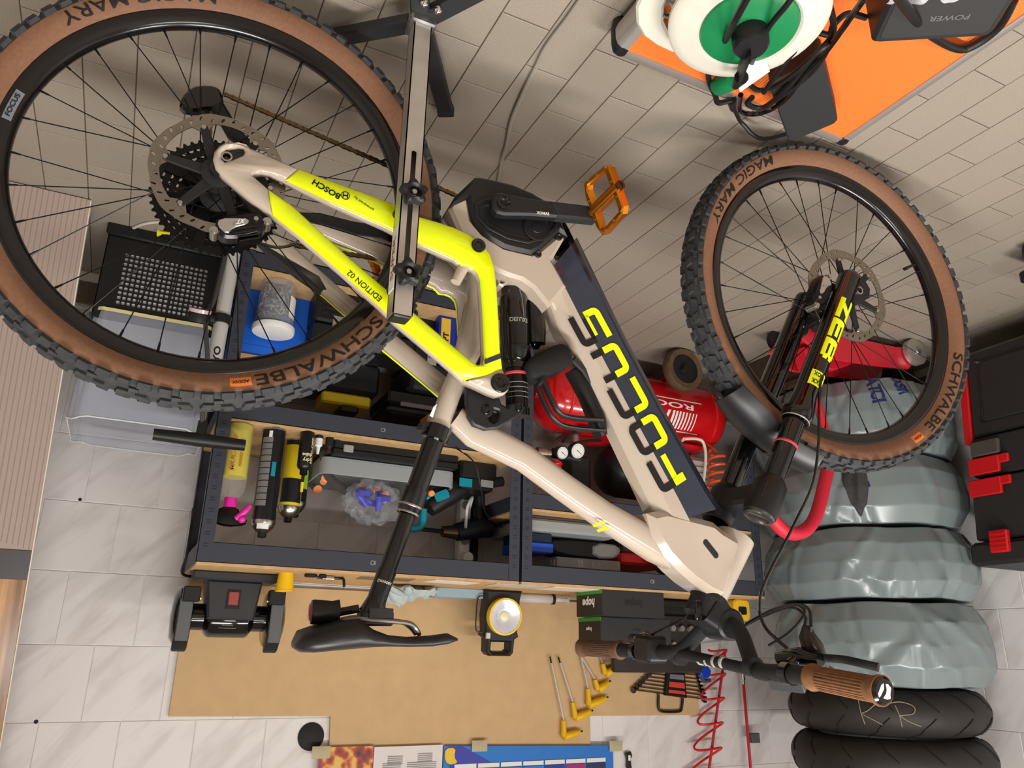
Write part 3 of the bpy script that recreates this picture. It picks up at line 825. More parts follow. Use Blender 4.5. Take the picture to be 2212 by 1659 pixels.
def pedal(c3, ax_, u_, name):
    """platform pedal: c3 inner end of the axle, ax_ outward, u_ along the platform length"""
    ax_ = V(ax_).normalized(); u_ = (V(u_)-ax_*V(u_).dot(ax_)).normalized(); nn = ax_.cross(u_)
    mp = lambda a, b, w: c3+u_*a+ax_*b+nn*w
    q = MB()
    out = [(-.050, .012), (-.052, .022), (-.046, .088), (-.036, .098), (.036, .098), (.046, .088), (.052, .022), (.050, .012), (.030, .004), (-.030, .004)]
    holes = [[(-.010, .018), (-.010, .084), (-.037, .082), (-.042, .022), (-.036, .016)], [(.010, .018), (.010, .084), (.037, .082), (.042, .022), (.036, .016)]]
    q.prism(out, -.0075, .0075, holes, mp=mp, bev=.0022)
    q.cyl(mp(0, 0, 0), mp(0, .100, 0), .0098, n=14)
    P_ = q.build(name, ANOD, bike, label='orange anodised platform pedal')
    q = MB()
    for (a, b) in ((-.047, .03), (-.043, .06), (-.040, .09), (.047, .03), (.043, .06), (.040, .09), (-.014, .09), (.014, .09), (-.018, .010), (.018, .010)):
        q.cyl(mp(a, b, -.010), mp(a, b, .010), .0018, n=8)
    q.build('grip_pins', STEEL, P_, kind='stuff')
    q = MB(); q.lathe([(.0085, .0), (.0085, .004), (.005, .004), (.004, .002), (.0001, .002)], lambda a, b, w: mp(a, .099+w, b), 16); q.build('axle_cap', BLKG, P_)
    q = MB(); q.cyl(mp(0, -.014, 0), mp(0, .004, 0), .0075, n=12); q.build('pedal_axle', BLK, P_)
    return mp
pa = B(*pe, .097)
tgt0, tgt1 = B3(1258, 420, .13), B3(1300, 508, .13)
pedal(pa, _n, _f*.35+_b*.94, 'pedal')
pb = B(bb[0]-(pe[0]-bb[0]), bb[1]-(pe[1]-bb[1]), -.097)
pedal(pb, -_n, _f*.35+_b*.94, 'pedal')
# chain ring, chain and derailleur on the far side
CRW = -.064
m = MB(); tn = 36; r = tn*.0127/(2*PI); pts = []
for i in range(tn):
    for dr, da in ((-.0022, -.36), (.0028, -.12), (.0028, .12), (-.0022, .36)):
        a = 2*PI*(i+da*.9)/tn; pts.append((bb[0]+(r+dr)*math.cos(a), bb[1]+(r+dr)*math.sin(a)))
m.prism(pts, CRW-.001, CRW+.001, [circ(.04, 24, *bb)], mp=B); m.build('chain_ring', BLK, bike)
CW = -.0555
j_lo = V(BK(478, 205, CW)); j_up = V((.048, -.062))
dl = V(BK(440, 232, CW))
def chain_path():
    P = []
    t0 = V(bb)
    # lower run: from lower pulley to the underside of the chain ring
    a = V(BK(486, 204, CW)); b = V((bb[0]-.005, bb[1]-r))
    P += [a+(b-a)*k/30 for k in range(31)]
    for k in range(1, 20): 
        th_ = -PI/2+PI*k/20; P.append(V((bb[0]+r*math.cos(th_), bb[1]+r*math.sin(th_))))
    ru = .055; b2 = V((bb[0]+.005, bb[1]+r)); a2 = V((0.005, ru))
    P += [b2+(a2-b2)*k/38 for k in range(39)]
    for k in range(1, 14):
        th_ = PI/2+PI*.95*k/14; P.append(V((ru*math.cos(th_), ru*math.sin(th_))))
    c = V((BK(455, 250, CW))); d = P[-1]
    P += [d+(c-d)*k/6 for k in range(1, 7)]
    P += [c+(a-c)*k/5 for k in range(1, 5)]
    return P
cp = chain_path(); acc = [0]
for i in range(1, len(cp)): acc.append(acc[-1]+(cp[i]-cp[i-1]).length)
m = MB(); n_l = int(acc[-1]/.0127); i = 0
def at_len(L):
    k = max(j for j in range(len(acc)) if acc[j] <= L+1e-9); k = min(k, len(cp)-2)
    d = acc[k+1]-acc[k]; return cp[k]+(cp[k+1]-cp[k])*((L-acc[k])/d if d else 0)
for i in range(n_l):
    p0, p1 = at_len(i*.0127), at_len((i+1)*.0127); d = (p1-p0).normalized(); nn = V((-d.y, d.x)); w = .0030 if i % 2 else .0020
    pl = [p0+nn*.0038-d*.001, p0-nn*.0038-d*.001, (p0+p1)/2-nn*.0026, p1-nn*.0038+d*.001, p1+nn*.0038+d*.001, (p0+p1)/2+nn*.0026]
    for sg in (-1, 1): m.prism([(p.x, p.y) for p in pl], CW+sg*w-.0005, CW+sg*w+.0005, mp=B)
    m.cyl(B(p0.x, p0.y, CW-.0035), B(p0.x, p0.y, CW+.0035), .0022, n=6)
m.build('chain', mat('chain_bronze', (118, 98, 70), 0.3, 0.9), bike, kind='stuff', ang=25)
m = MB()
cage = BL([(386, 237), (392, 210), (415, 187), (450, 184), (472, 190), (480, 205), (484, 228), (470, 236), (440, 238), (425, 242)], -.05)
m.prism(smooth_poly(cage, 1), -.066, -.046, mp=B, bev=.004); der = m.build('derailleur', BLKG, bike)
m = MB(); m.tube([B3(470, 230, -.05), B3(505, 290, -.052), B3(540, 320, -.05)], [.012, .013, .011], 10); m.build('derailleur_arm', BLK, der)
# ---- rear brake
def caliper(name, C3, ex, ey, flip=1, fins=True):
    """brake caliper block; ex along the fins, ey outwards from the hub"""
    ex = V(ex).normalized(); ez = _n; ey = ex.cross(ez) if flip > 0 else ez.cross(ex)
    mp = lambda a, b, w: C3+ex*a+ey*b+ez*w
    q = MB(); q.prism(smooth_poly([(-.036, -.010), (-.030, -.020), (.004, -.022), (.030, -.018), (.038, -.006), (.034, .012), (.014, .018), (-.020, .018), (-.036, .010)], 1), -.012, .016, mp=mp, bev=.004)
    P_ = q.build(name, mat('caliper_grey', (40, 38, 40), 0.25, 0.7), bike)
    q = MB(); q.prism(smooth_poly([(-.034, -.005), (-.028, -.016), (.0, -.012), (.014, -.008), (.010, .0), (-.012, .002), (-.024, .012)], 1), .014, .019, mp=mp, bev=.001)
    q.build('caliper_plate', mat('caliper_silver', (196, 194, 192), 0.2, 0.9), P_)
    if fins:
        q = MB()
        for k in range(4): q.box(-.014+.002*k, .022, .004+.006*k, .0062+.006*k, -.008, .018-.001*k, mp)
        q.build('cooling_fins', BLKG, P_)
    for (a, b) in ((-.040, .0), (.040, -.002)):
        q = MB(); q.cyl(mp(a, b, -.012), mp(a, b, .014), .0068, n=14); q.cyl(mp(a, b, .014), mp(a, b, .018), .0045, n=10); q.build('mount_bolt', STEEL, P_)
    for (a, b) in ((-.008, -.004), (.024, -.006)):
        q = MB(); q.cyl(mp(a, b, .015), mp(a, b, .021), .0036, n=10); q.build('pin', STEEL, P_)
    return P_, mp
e_r = B3(600, 470, .055)-B3(460, 490, .055)
rc_, mprc = caliper('rear_brake', B3(520, 497, .052), e_r, None, 1)
m = MB(); letter(m, 'XT', lambda u, v: B3(520, 478, .075)+(-e_r.normalized())*u*-1*-1+(_b*.97)*v*1.0, .0075, .014, .02, .3); m.build('brake_lettering', WHT, rc_)
m = MB(); m.tube([B3(596, 470, .05), B3(575, 440, .05), B3(530, 410, .052), B3(500, 405, .052)], .006, 8); m.prism(BL([(500, 402), (516, 402), (588, 466), (592, 486), (560, 480), (530, 440)], .052), .044, .056, mp=B, bev=.002); m.build('brake_bracket', BLKM, rc_)
m = MB(); m.tube(spline([B3(562, 525, .06), B3(595, 534, .06), B3(628, 530, .058), B3(652, 515, .05)], 6), .0026, 8); m.build('brake_hose', BLKG, rc_)
# ---- chain guide plate seen through the rear wheel, far stay guard
m = MB(); m.prism(BL([(556, 528), (600, 548), (690, 600), (708, 632), (690, 634), (640, 600), (575, 548)], -.06), -.068, -.050, mp=B, bev=.002); m.build('stay_guard', RUB, swing)
m = MB(); m.prism(BL([(640, 460), (690, 462), (760, 480), (835, 492), (838, 520), (770, 512), (700, 492), (640, 480)], -.055), -.066, -.048, mp=B, bev=.003); m.build('stay_guard', RUB, swing)
# ---- shock
sa, sb = BK(1108, 615, 0), BK(1118, 905, 0)
ds = V((sb[0]-sa[0], sb[1]-sa[1])); Ls = ds.length; ds.normalize(); dn = V((-ds.y, ds.x))
def SHK(a, b, w): return B(sa[0]+ds.x*a+dn.x*b, sa[1]+ds.y*a+dn.y*b, w)
smp = lambda a, b, w: SHK(w, a, b)
m = MB(); m.lathe([(.0001, .003), (.018, .003), (.0215, .010), (.0215, .020), (.026, .030), (.0265, .085), (.0255, .118), (.0275, .120), (.0275, .142), (.022, .150), (.0235, .160), (.0001, .160)], smp, 28); shock = m.build('rear_shock', BLKG, bike)
m = MB(); m.lathe([(.0198, .150), (.0198, Ls-.02), (.022, Ls-.018), (.022, Ls-.004), (.0001, Ls-.004)], smp, 24); m.build('shock_shaft', mat('shaft_black', (12, 12, 13), .18), shock)
m = MB(); m.lathe([(.0202, .166), (.0216, .167), (.0216, .1705), (.0202, .1715)], smp, 24); m.build('shock_ring', mat('red_ring', (196, 62, 66), .5), shock)
dside = 1 if V((V(BK(1140, 700, 0))-V(BK(1110, 700, 0)))).dot(dn) > 0 else -1
rmp = lambda a, b, w: SHK(w, dside*.040+a, b)
m = MB(); m.lathe([(.0001, .018), (.010, .018), (.019, .028), (.0195, .03), (.0195, .092), (.018, .110), (.010, .112), (.006, .118), (.0001, .118)], rmp, 24); m.tube([SHK(.022, 0, 0), SHK(.022, dside*.03, 0)], .013, 10); m.build('shock_reservoir', BLKG, shock)
m = MB(); letter(m, 'DELUXE', lambda u, v: SHK(.075+v, dside*-1*u*-1, 0)+_n*.0268*math.sqrt(max(.1, 1-(u/.028)**2)), .0075, .034, .01); m.build('shock_lettering', SILV, shock)
m = MB()
for k in range(4): m.lathe([(.0199, .186+.0085*k), (.0201, .186+.0085*k), (.0201, .1868+.0085*k), (.0199, .1868+.0085*k)], smp, 20)
m.build('sag_marks', SILV, shock)
m = MB(); c = BK(1082, 608, .02)
m.prism(BL([(1068, 560), (1082, 556), (1106, 570), (1098, 590), (1094, 614), (1086, 620), (1076, 616), (1074, 600)], .02), -.024, .024, [circ(.0042, 14, *c)], mp=B, bev=.003); m.build('shock_mount', BEIGE, frm)
# rocker link (black)
lk = BL([(1009, 826), (1030, 838), (1052, 850), (1078, 856), (1084, 872), (1098, 880), (1102, 872), (1112, 870), (1128, 872), (1133, 882), (1128, 893), (1110, 905), (1075, 925), (1050, 928), (1024, 918), (1013, 900), (1008, 870)], .034)
hole = BL([(1068, 883), (1078, 886), (1081, 893), (1074, 908), (1066, 913), (1058, 908), (1056, 902), (1064, 896)], .034)
m = MB(); m.prism(lk, .018, .034, [hole], mp=B, bev=.003); m.prism(lk, -.034, -.018, [hole], mp=B, bev=.003); link = m.build('rocker_link', BLK, bike, ang=40)
for (x, y, r_) in ((1051, 853, .006), (1051, 885, .0085), (1122, 881, .007)):
    c = BK(x, y, .035); m = MB(); m.lathe([(r_, -.002), (r_, .002), (r_*.7, .003), (r_*.5, .001), (.0001, .001)], lambda a, b, w: B(c[0]+a, c[1]+b, .0345+w), 18); m.build('link_bolt', BLKG, link)
# ---- seat post and saddle
ps, pe_ = BK(944, 935, 0), BK(812, 1300, 0)
dp = V((pe_[0]-ps[0], pe_[1]-ps[1])); Lp_ = dp.length; dp.normalize(); dq = V((-dp.y, dp.x))
pmp = lambda a, b, w: B(ps[0]+dp.x*w+dq.x*a, ps[1]+dp.y*w+dq.y*a, b)
m = MB(); m.lathe([(.0175, -.012), (.0225, -.010), (.0225, .014), (.0175, .016), (.0172, .100), (.0205, .101), (.0205, .128), (.0185, .140), (.0135, .142), (.0001, .142)], pmp, 28); spost = m.build('seat_post_lower', BLKG, bike)
m = MB(); m.lathe([(.0205, .1275), (.0209, .128), (.0209, .1305), (.0205, .131)], pmp, 24); m.lathe([(.0186, .139), (.0192, .1395), (.0192, .142), (.0186, .1425)], pmp, 24); m.build('seal_ring', STEEL, spost)
m = MB(); m.tube([pmp(.024, -.012, .003), pmp(.030, .0, .003), pmp(.024, .012, .003)], .006, 8); m.build('seat_clamp', BLK, spost)
m = MB(); m.lathe([(.0135, .13), (.0135, Lp_-.05), (.0150, Lp_-.048), (.0150, Lp_-.004), (.019, Lp_+.012), (.021, Lp_+.018), (.0001, Lp_+.018)], pmp, 24); m.build('seat_post_upper', BLKG, spost)
m = MB(); letter(m, 'limotec', lambda u, v: pmp(-u, .0152*math.sqrt(max(.05, 1-(u/.0152)**2)), Lp_-.03-v*-1), .0055, .022, .01); m.build('post_lettering', SILV, spost)
# saddle: lofted shell in (s, t): sections along s, each a half pipe across w
SAD = [  # s, top t, bottom t, half width
]
sad = BL([(632, 1385), (640, 1362), (668, 1352), (720, 1338), (760, 1333), (800, 1358), (835, 1372), (880, 1376), (930, 1373), (965, 1368), (986, 1378)], 0)
sadt = BL([(634, 1400), (650, 1407), (680, 1408), (730, 1403), (770, 1400), (800, 1397), (840, 1396), (880, 1397), (930, 1396), (965, 1391), (986, 1384)], 0)
hwid = [.030, .060, .070, .070, .062, .048, .036, .029, .024, .019, .008]
rs = []
for (b_, t_, hw) in zip(sad, sadt, hwid):
    c_ = V(((b_[0]+t_[0])/2, 0)); zt, zb = max(b_[1], t_[1]), min(b_[1], t_[1]); ring = []
    for k in range(20):
        a = 2*PI*k/20; ca, sa_ = math.cos(a), math.sin(a)
        y = math.copysign(abs(ca)**.75, ca)*hw; z = (zt+zb)/2+math.copysign(abs(sa_)**.6, sa_)*(zt-zb)/2
        if sa_ < 0: y *= .93
        ring.append(B(c_.x, z, y))
    rs.append(ring)
m = MB(); m.rings(rs); saddle = m.build('saddle', mat('saddle_black', (28, 27, 28), .42, noise=.12, nscale=400), bike, ang=60, label='black saddle')
m = MB()
for sg in (-1, 1):
    m.tube(spline([B(*BK(700, 1352, 0), sg*.022), B(*BK(760, 1336, 0), sg*.022), B(*BK(800, 1338, 0), sg*.022), B(*BK(870, 1344, 0), sg*.022), B(*BK(890, 1354, 0), sg*.020), B(*BK(902, 1370, 0), sg*.010)], 5), .0036, 8)
m.build('saddle_rail', mat('rail_grey', (120, 116, 112), .3, .9), saddle)
m = MB(); m.rbox(.05, .045, .022, .006, mp=lambda a, b, w: B(BK(810, 1335, 0)[0]+a, BK(810, 1335, 0)[1]+w, b)); m.box(-.018, .018, -.026, .026, -.022, -.008, mp=lambda a, b, w: B(BK(815, 1346, 0)[0]+a, BK(815, 1346, 0)[1]+w, b)); m.build('rail_clamp', BLK, saddle)
t1, t2 = BK(672, 1322, 0), BK(732, 1320, 0)
tmp_ = lambda a, b, w: B(t1[0]+(t2[0]-t1[0])/abs(t2[0]-t1[0])*w, t1[1]+a, b)
m = MB(); m.lathe([(.0001, .0), (.017, .0), (.018, .004), (.0165, .030), (.0185, .040), (.010, .042), (.0001, .042)], lambda a, b, w: tmp_(a, b, w), 24); m.tube([tmp_(0, 0, .04), tmp_(-.006, 0, .07)], .006, 8); tl = m.build('rear_light', BLK, saddle)
m = MB(); m.lathe([(.0001, -.004), (.012, -.003), (.0165, .0005), (.0172, .004)], tmp_, 24); m.build('red_lens', mat('red_lens', (120, 14, 22), .1, coat=.6), tl)
# ---- fork
def leg_axis(w): return (V((1.2396, -.030)), V((.9713, .4756))) if w > 0 else (V((1.2396, -.030)), V((.9713, .4756)))
fa, fb = leg_axis(1); fd = (fb-fa); FL_ = fd.length; fd.normalize(); fn = V((-fd.y, fd.x))
def FK(a, b, w, wc=0.0): return B(fa.x+fd.x*w+fn.x*a, fa.y+fd.y*w+fn.y*a, wc+b)
LWR = .36
m = MB()
for sg in (1, -1):
    m.lathe([(.0001, -.008), (.016, -.008), (.022, -.002), (.0235, .006), (.0235, LWR-.05), (.027, LWR-.03), (.0295, LWR-.012), (.0295, LWR), (.026, LWR+.006), (.020, LWR+.006)], lambda a, b, w: FK(a, b, w, sg*.066), 28)
# arch joining the lowers behind the crown
m.tube(spline([FK(-.004, 0, LWR-.03, .066), FK(-.020, 0, LWR+.02, .055), FK(-.030, 0, LWR+.045, 0), FK(-.020, 0, LWR+.02, -.055), FK(-.004, 0, LWR-.03, -.066)], 6), .011, 10)
fork = m.build('fork', BLKG, bike, ang=50, label='gloss black suspension fork')
for sg in (1, -1):
    m = MB(); m.lathe([(.0203, LWR-.01), (.0203, FL_-.035)], lambda a, b, w: FK(a, b, w, sg*.066), 28); m.build('stanchion', mat('stanchion_black', (10, 10, 11), .1, coat=.4), fork)
m = MB(); m.lathe([(.0208, LWR+.060), (.0222, LWR+.061), (.0222, LWR+.0645), (.0208, LWR+.0655)], lambda a, b, w: FK(a, b, w, .066), 28); m.build('travel_ring', mat('pink_ring', (205, 60, 76), .5), fork)
m = MB(); m.lathe([(.0262, LWR+.0055), (.0272, LWR+.0065), (.0264, LWR+.0085)], lambda a, b, w: FK(a, b, w, .066), 28); m.build('seal_lip', STEELM, fork)
# crown
m = MB()
for sg in (1, -1):
    m.lathe([(.0215, FL_-.075), (.0305, FL_-.06), (.0315, FL_-.012), (.030, FL_+.002), (.026, FL_+.004)], lambda a, b, w: FK(a, b, w, sg*.066), 28)
cro = [(.070, -.022), (.078, .0), (.066, .026), (.034, .032), (-.034, .032), (-.066, .026), (-.078, 0), (-.070, -.022), (-.03, -.040), (.03, -.040)]
ch_ = V(BK(1597, 1152, 0)); off_ = (ch_-(fa+fd*(FL_-.03))); oa = off_.dot(fn)
m.prism([(-.088, -.024), (-.09, .0), (-.06, .018), (-.03, .024+oa), (.03, .024+oa), (.06, .018), (.09, 0), (.088, -.024), (.03, -.022), (-.03, -.022)] if oa > 0 else
        [(-.088, .024), (-.09, .0), (-.06, -.018), (-.03, -.03+oa), (.03, -.03+oa), (.06, -.018), (.09, 0), (.088, .024), (.03, .022), (-.03, .022)],
        FL_-.058, FL_-.016, mp=lambda a, b, w: FK(b, a, w, 0), bev=.006)
m.build('fork_crown', BLK, fork, ang=40)
m = MB(); m.lathe([(.026, FL_+.003), (.0285, FL_+.003), (.0275, FL_+.008), (.022, FL_+.009), (.018, FL_+.006), (.0001, FL_+.006)], lambda a, b, w: FK(a, b, w, .066), 28)
m.build('fork_cap', mat('cap_metal', (110, 110, 112), .2, .9), fork)
for sg in (1, -1):
    m = MB()
    m.prism([(-.016, -.012), (.030, -.020), (.040, -.004), (.036, .014), (-.012, .045)], -.010, .010, mp=lambda a, b, w: B(FX-.006+a, FT+b-.004, sg*.066+w), bev=.003)
    m.build('fork_dropout', BLK, fork)
m = MB(); c = BK(1857, 627, .08); m.lathe([(.009, 0), (.009, .004), (.0058, .004), (.0058, .0)], lambda a, b, w: B(c[0]+a, c[1]+b, .0765+w), 20); m.build('axle_end', STEEL, fork)
def fork_decal(txt, a_mid, h, width, mt, nm, a_sh=0.0):
    """text wrapped round the near leg; reads upwards along the leg"""
    q = MB()
    def g(u, v):
        r = .0239; th = v/r+a_sh
        return FK(-r*math.sin(th)*fsg, r*math.cos(th), a_mid+u, .066)
    fsg = 1
    letter(q, txt, g, h, width, .09, .0); return q.build(nm, mt, fork)
def leg_strip(mb, f, n=7):
    """f(k, q): k along the strip, q across -> (along leg, round the leg)"""
    r = .0239
    def g(k, q):
        a, v = f(k, q); th = v/r+.08; return FK(-r*math.sin(th), r*math.cos(th), a, .066)
    mb.grid(g, 3, n)
zq = MB(); Hz = .034
def zr(a0, a1, v0, v1, sh=0.0): leg_strip(zq, lambda k, q: (a0+(a1-a0)*k, v0+(v1-v0)*q), 8)
def zl(a0, a1, v0, v1, wd): leg_strip(zq, lambda k, q: (a0+(a1-a0)*q-wd/2+wd*k, v0+(v1-v0)*q), 8)
h2 = Hz/2
zr(.072, .122, h2-.010, h2); zr(.072, .122, -h2, -h2+.010); zl(.079, .115, -h2, h2, .015)
zr(.126, .139, -h2, h2); zr(.138, .172, h2-.0085, h2); zr(.138, .168, -.004, .004); zr(.138, .172, -h2, -h2+.0085)
zr(.176, .189, -h2, h2); zr(.188, .220, h2-.0085, h2); zr(.188, .220, -.004, .004); zr(.188, .220, -h2, -h2+.0085); zr(.214, .226, -h2+.006, -.002); zr(.214, .226, .002, h2-.006)
zq.build('fork_lettering', NEON, fork)
q = MB()
def leg_patch(a0, a1, t0, t1, mt, nm):
    q = MB(); r = .0239
    q.grid(lambda u, v: FK(-r*math.sin(t0+(t1-t0)*v), r*math.cos(t0+(t1-t0)*v), a0+(a1-a0)*u, .066), 8, 6); return q.build(nm, mt, fork)
leg_patch(.258, .292, -.75, .75, NEON, 'fork_label')
def leg_text(txt, a_c, t_c, h, wd, mt, rr=.0243):
    q = MB()
    letter(q, txt, lambda u, v: FK(rr*math.sin(t_c+u/rr), rr*math.cos(t_c+u/rr), a_c+v, .066), h, wd, .03); return q.build('fork_label_print', mt, fork)
leg_text('SHOX', .266, 0, .009, .026, LETT); leg_text('ROCK', .283, 0, .009, .026, LETT)
# front brake
e_f = B(*(fa+fd*.08), .05)-B(*fa, .05)
fc_, mpfc = caliper('front_brake', B3(1768, 634, .050), e_f, None, -1, fins=False)
m = MB(); m.tube(spline([B3(1776, 690, .05), B3(1790, 760, .06), B3(1772, 830, .095), B3(1769, 900, .098), B3(1768, 960, .10), B3(1755, 1045, .10), B3(1712, 1140, .10), B3(1668, 1225, .10), B3(1642, 1290, .12), B3(1650, 1350, .16), B3(1702, 1402, .22)], 8), .0027, 8); m.build('front_brake_hose', BLKG, fc_)
m = MB(); c = BK(1730, 706, -.05); m.lathe([(.0001, .004), (.006, .004), (.008, .002), (.020, .002), (.022, -.002), (.020, -.006), (.0001, -.006)], lambda a, b, w: B(c[0]+a, c[1]+b, -.05+w), 20); m.build('speed_sensor', BLK, fork)
m = MB(); m.lathe([(.0001, .0065), (.004, .006), (.0055, .004)], lambda a, b, w: B(c[0]+a, c[1]+b, -.05+w), 14); m.build('sensor_reflector', mat('pale_red', (214, 150, 146), .3), fork)
# mudguard over the front tyre
m = MB(); am0, am1 = ang_of(1548, 868, FX, FT, 0), ang_of(1745, 1030, FX, FT, 0)
def mudg(u, v, d=0.0):
    a = am0+(am1-am0)*u; w = (v-.5)*2; r = .392-.030*abs(w)**2.2+d; wd_ = .055*(.72+.28*math.sin(PI*min(1, u*1.4+.15)))
    return B(FX+r*math.cos(a), FT+r*math.sin(a), w*wd_)
m.grid(lambda u, v: mudg(u, v), 18, 10); m.grid(lambda u, v: mudg(u, 1-v, .0022), 18, 10)
m.build('mudguard', mat('mudguard_black', (34, 34, 35), .38), bike, ang=70)
# ---- headset, stem, handlebar
m = MB(); hd = (V(hu)-V(hl)).normalized(); hn = V((-hd.y, hd.x))
HD = lambda a, b, w: B(hu[0]+hd.x*w+hn.x*a, hu[1]+hd.y*w+hn.y*a, b)
m.lathe([(.030, -.002), (.0325, .002), (.0325, .010), (.029, .016), (.028, .046), (.0001, .046)], HD, 26); hs = m.build('headset', BLK, bike)
m = MB(); c = BK(1510, 1318, .03)
m.prism([(c[0]+x, c[1]+y) for x, y in rrect(.012, .034, .005)], .026, .031, mp=B, bev=.001); m.build('headset_port', BLKG, hs)
cl = V((.926, .668)); st_a = HD(0, 0, .024); st_b = B(cl.x, cl.y, 0)
m = MB()
rs = []
sdir = (cl-V((hu[0]+hd.x*.02, hu[1]+hd.y*.02))); 
p0_ = V((hu[0]+hd.x*.004, hu[1]+hd.y*.004)); p1_ = V((hu[0]+hd.x*.046, hu[1]+hd.y*.046))
for (q, hh, ww) in ((0, .031, .031), (.25, .030, .031), (.6, .026, .028), (1.0, .026, .029)):
    c_ = (p0_+p1_)/2*(1-q)+cl*q; d_ = (cl-(p0_+p1_)/2).normalized(); nn_ = V((-d_.y, d_.x)); ring = []
    for (x, y) in rrect(2*hh, 2*ww, .009, 3): ring.append(B(c_.x+nn_.x*x, c_.y+nn_.y*x, y))
    rs.append(ring)
m.rings(rs); m.prism(circ(.028, 20, cl.x, cl.y), -.031, .031, mp=B, bev=.004)
stem = m.build('stem', BLK, bike, ang=40)
for (a, b) in ((.018, -.018), (.018, .018)):
    for w in (-.016, .016):
        m = MB(); m.cyl(B(cl.x+.020, cl.y+b, w), B(cl.x+.028, cl.y+b, w), .0042, n=10); m.build('stem_bolt', STEELM, stem)
bar = spline([B(.838, .7334, -.385), B(.8662, .7296, -.25), B(.892, .725, -.13), B(.905, .716, -.095), B(.920, .682, -.055), B(.926, .668, -.025), B(.926, .668, .025), B(.926, .684, .055), B(.915, .728, .095), B(.906, .737, .13), B(.8852, .731, .25), B(.8882, .7363, .385)], 6)
m = MB(); m.tube(bar, .0135, 14); hb = m.build('handlebar', BLKM, bike, ang=60)
m = MB(); m.cyl(B(.899, .724, -.112), B(.912, .738, .112), .0098, n=12); m.build('crossbar', BLKM, hb)
m = MB()
for k in range(4): m.cyl(B(.905, .731, -.04+.022*k), B(.905, .731, -.034+.022*k), .0101, n=12)
m.build('crossbar_marks', SILV, hb)
for w in (-.108, .108):
    m = MB(); m.cyl(B(.905, .731, w-.010), B(.905, .731, w+.010), .016, n=14); m.build('crossbar_clamp', BLK, hb)
def grip(pa, pb, mt):
    d = (pb-pa); L = d.length; d.normalize(); u = _b-d*_b.dot(d); u.normalize(); w = d.cross(u)
    mp = lambda a, b, z: pa+u*a+w*b+d*z
    q = MB(); prof = [(.0136, 0), (.0165, .001), (.0182, .006), (.0165, .014)]
    q.lathe([(.0135, 0), (.0182, .001), (.0195, .006), (.0172, .016), (.0160, .024), (.0162, L-.020), (.0178, L-.010), (.0198, L-.004), (.0198, L), (.0135, L)], mp, 28)
    for k in range(26):
        a = 2*PI*k/26; q.cyl(mp(.0158*math.cos(a), .0158*math.sin(a), .024), mp(.0160*math.cos(a), .0160*math.sin(a), L-.02), .0013, n=5)
    g = q.build('grip', mt, hb, label='brown ribbed grip')
    q = MB(); q.lathe([(.0001, L+.004), (.015, L+.004), (.0175, L+.001), (.0175, L-.003)], mp, 24); q.build('grip_plug', BLKG, g) if False else None
    return mp, L
def pt(k): return bar[k]
g1a, g1b = B(.8868, .7315, .262), B(.8882, .7363, .392); g2a, g2b = B(.8662, .7296, -.262), B(.838, .7334, -.392)
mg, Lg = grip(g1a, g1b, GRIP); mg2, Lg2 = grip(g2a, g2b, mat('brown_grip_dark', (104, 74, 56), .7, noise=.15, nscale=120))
for (mp, L) in ((mg, Lg), (mg2, Lg2)):
    q = MB(); q.lathe([(.0001, L+.0045), (.0150, L+.0045), (.0180, L+.001), (.0180, L-.004)], mp, 24); q.build('bar_plug', BLKG, hb)
q = MB()   # white emblem on the near plug
for poly in ([(-.009, .005), (-.004, .010), (.004, .008), (.009, .008), (.010, .003), (.008, -.004), (.003, .001), (-.002, .003), (-.009, .002)], [(-.010, -.002), (-.003, -.002), (.005, -.008), (.007, -.011), (.002, -.012), (-.008, -.006)]):
    q.prism(poly, Lg+.0045, Lg+.0052, mp=mg)
q.build('plug_emblem', WHT, hb)
def lever(bx, sg, s_of):
    """brake lever: clamp, master cylinder, blade"""
    c = B(s_of[0], s_of[1], bx)
    P_ = MB(); P_.cyl(B(s_of[0], s_of[1], bx-.008), B(s_of[0], s_of[1], bx+.008), .0175, n=18)
    P_.tube([B(s_of[0]+.010, s_of[1]-.020, bx-sg*.035), B(s_of[0]+.022, s_of[1]-.024, bx), B(s_of[0]+.026, s_of[1]-.022, bx+sg*.040)], [.0105, .0135, .0095], 12)
    P_.tube([B(s_of[0], s_of[1]-.012, bx), B(s_of[0]+.02, s_of[1]-.022, bx)], .008, 8)
    q = P_.build('brake_lever', BLKG, hb, ang=50)
    z = MB(); z.tube(spline([B(s_of[0]+.030, s_of[1]-.024, bx+sg*.030), B(s_of[0]+.046, s_of[1]-.024, bx+sg*.060), B(s_of[0]+.044, s_of[1]-.022, bx+sg*.095), B(s_of[0]+.052, s_of[1]-.018, bx+sg*.122)], 5), [.006]*15+[.0065], 10, flat=.55, upv=_f); z.build('lever_blade', BLKM, q)
    z = MB(); z.sphere(B(s_of[0]+.030, s_of[1]-.030, bx+sg*.012), .008, 12); z.build('lever_knob', BLKG, q)
    z = MB(); z.cyl(B(s_of[0]+.022, s_of[1]-.012, bx+sg*.055), B(s_of[0]+.030, s_of[1]-.008, bx+sg*.055), .005, n=12); z.build('lever_screw', STEEL, q)
    return q
lev1 = lever(.215, 1, (.889, .731)); lev2 = lever(-.215, -1, (.874, .728))
m = MB(); m.prism(rrect(.056, .020, .004), -.004, .004, mp=frame(B3(1700, 1480, .19), _n+_f*.4, _b*.4+_f*.3), bev=.001); m.tube([B(.895, .731, .17), B3(1690, 1470, .18)], .008, 8); m.build('remote_paddle', mat('remote_grey', (52, 54, 56), .5), hb)
m = MB(); m.rbox(.06, .05, .045, .010, mp=frame(B(.882, .722, -.175), _n, _b)); m.build('shifter_body', BLK, hb)
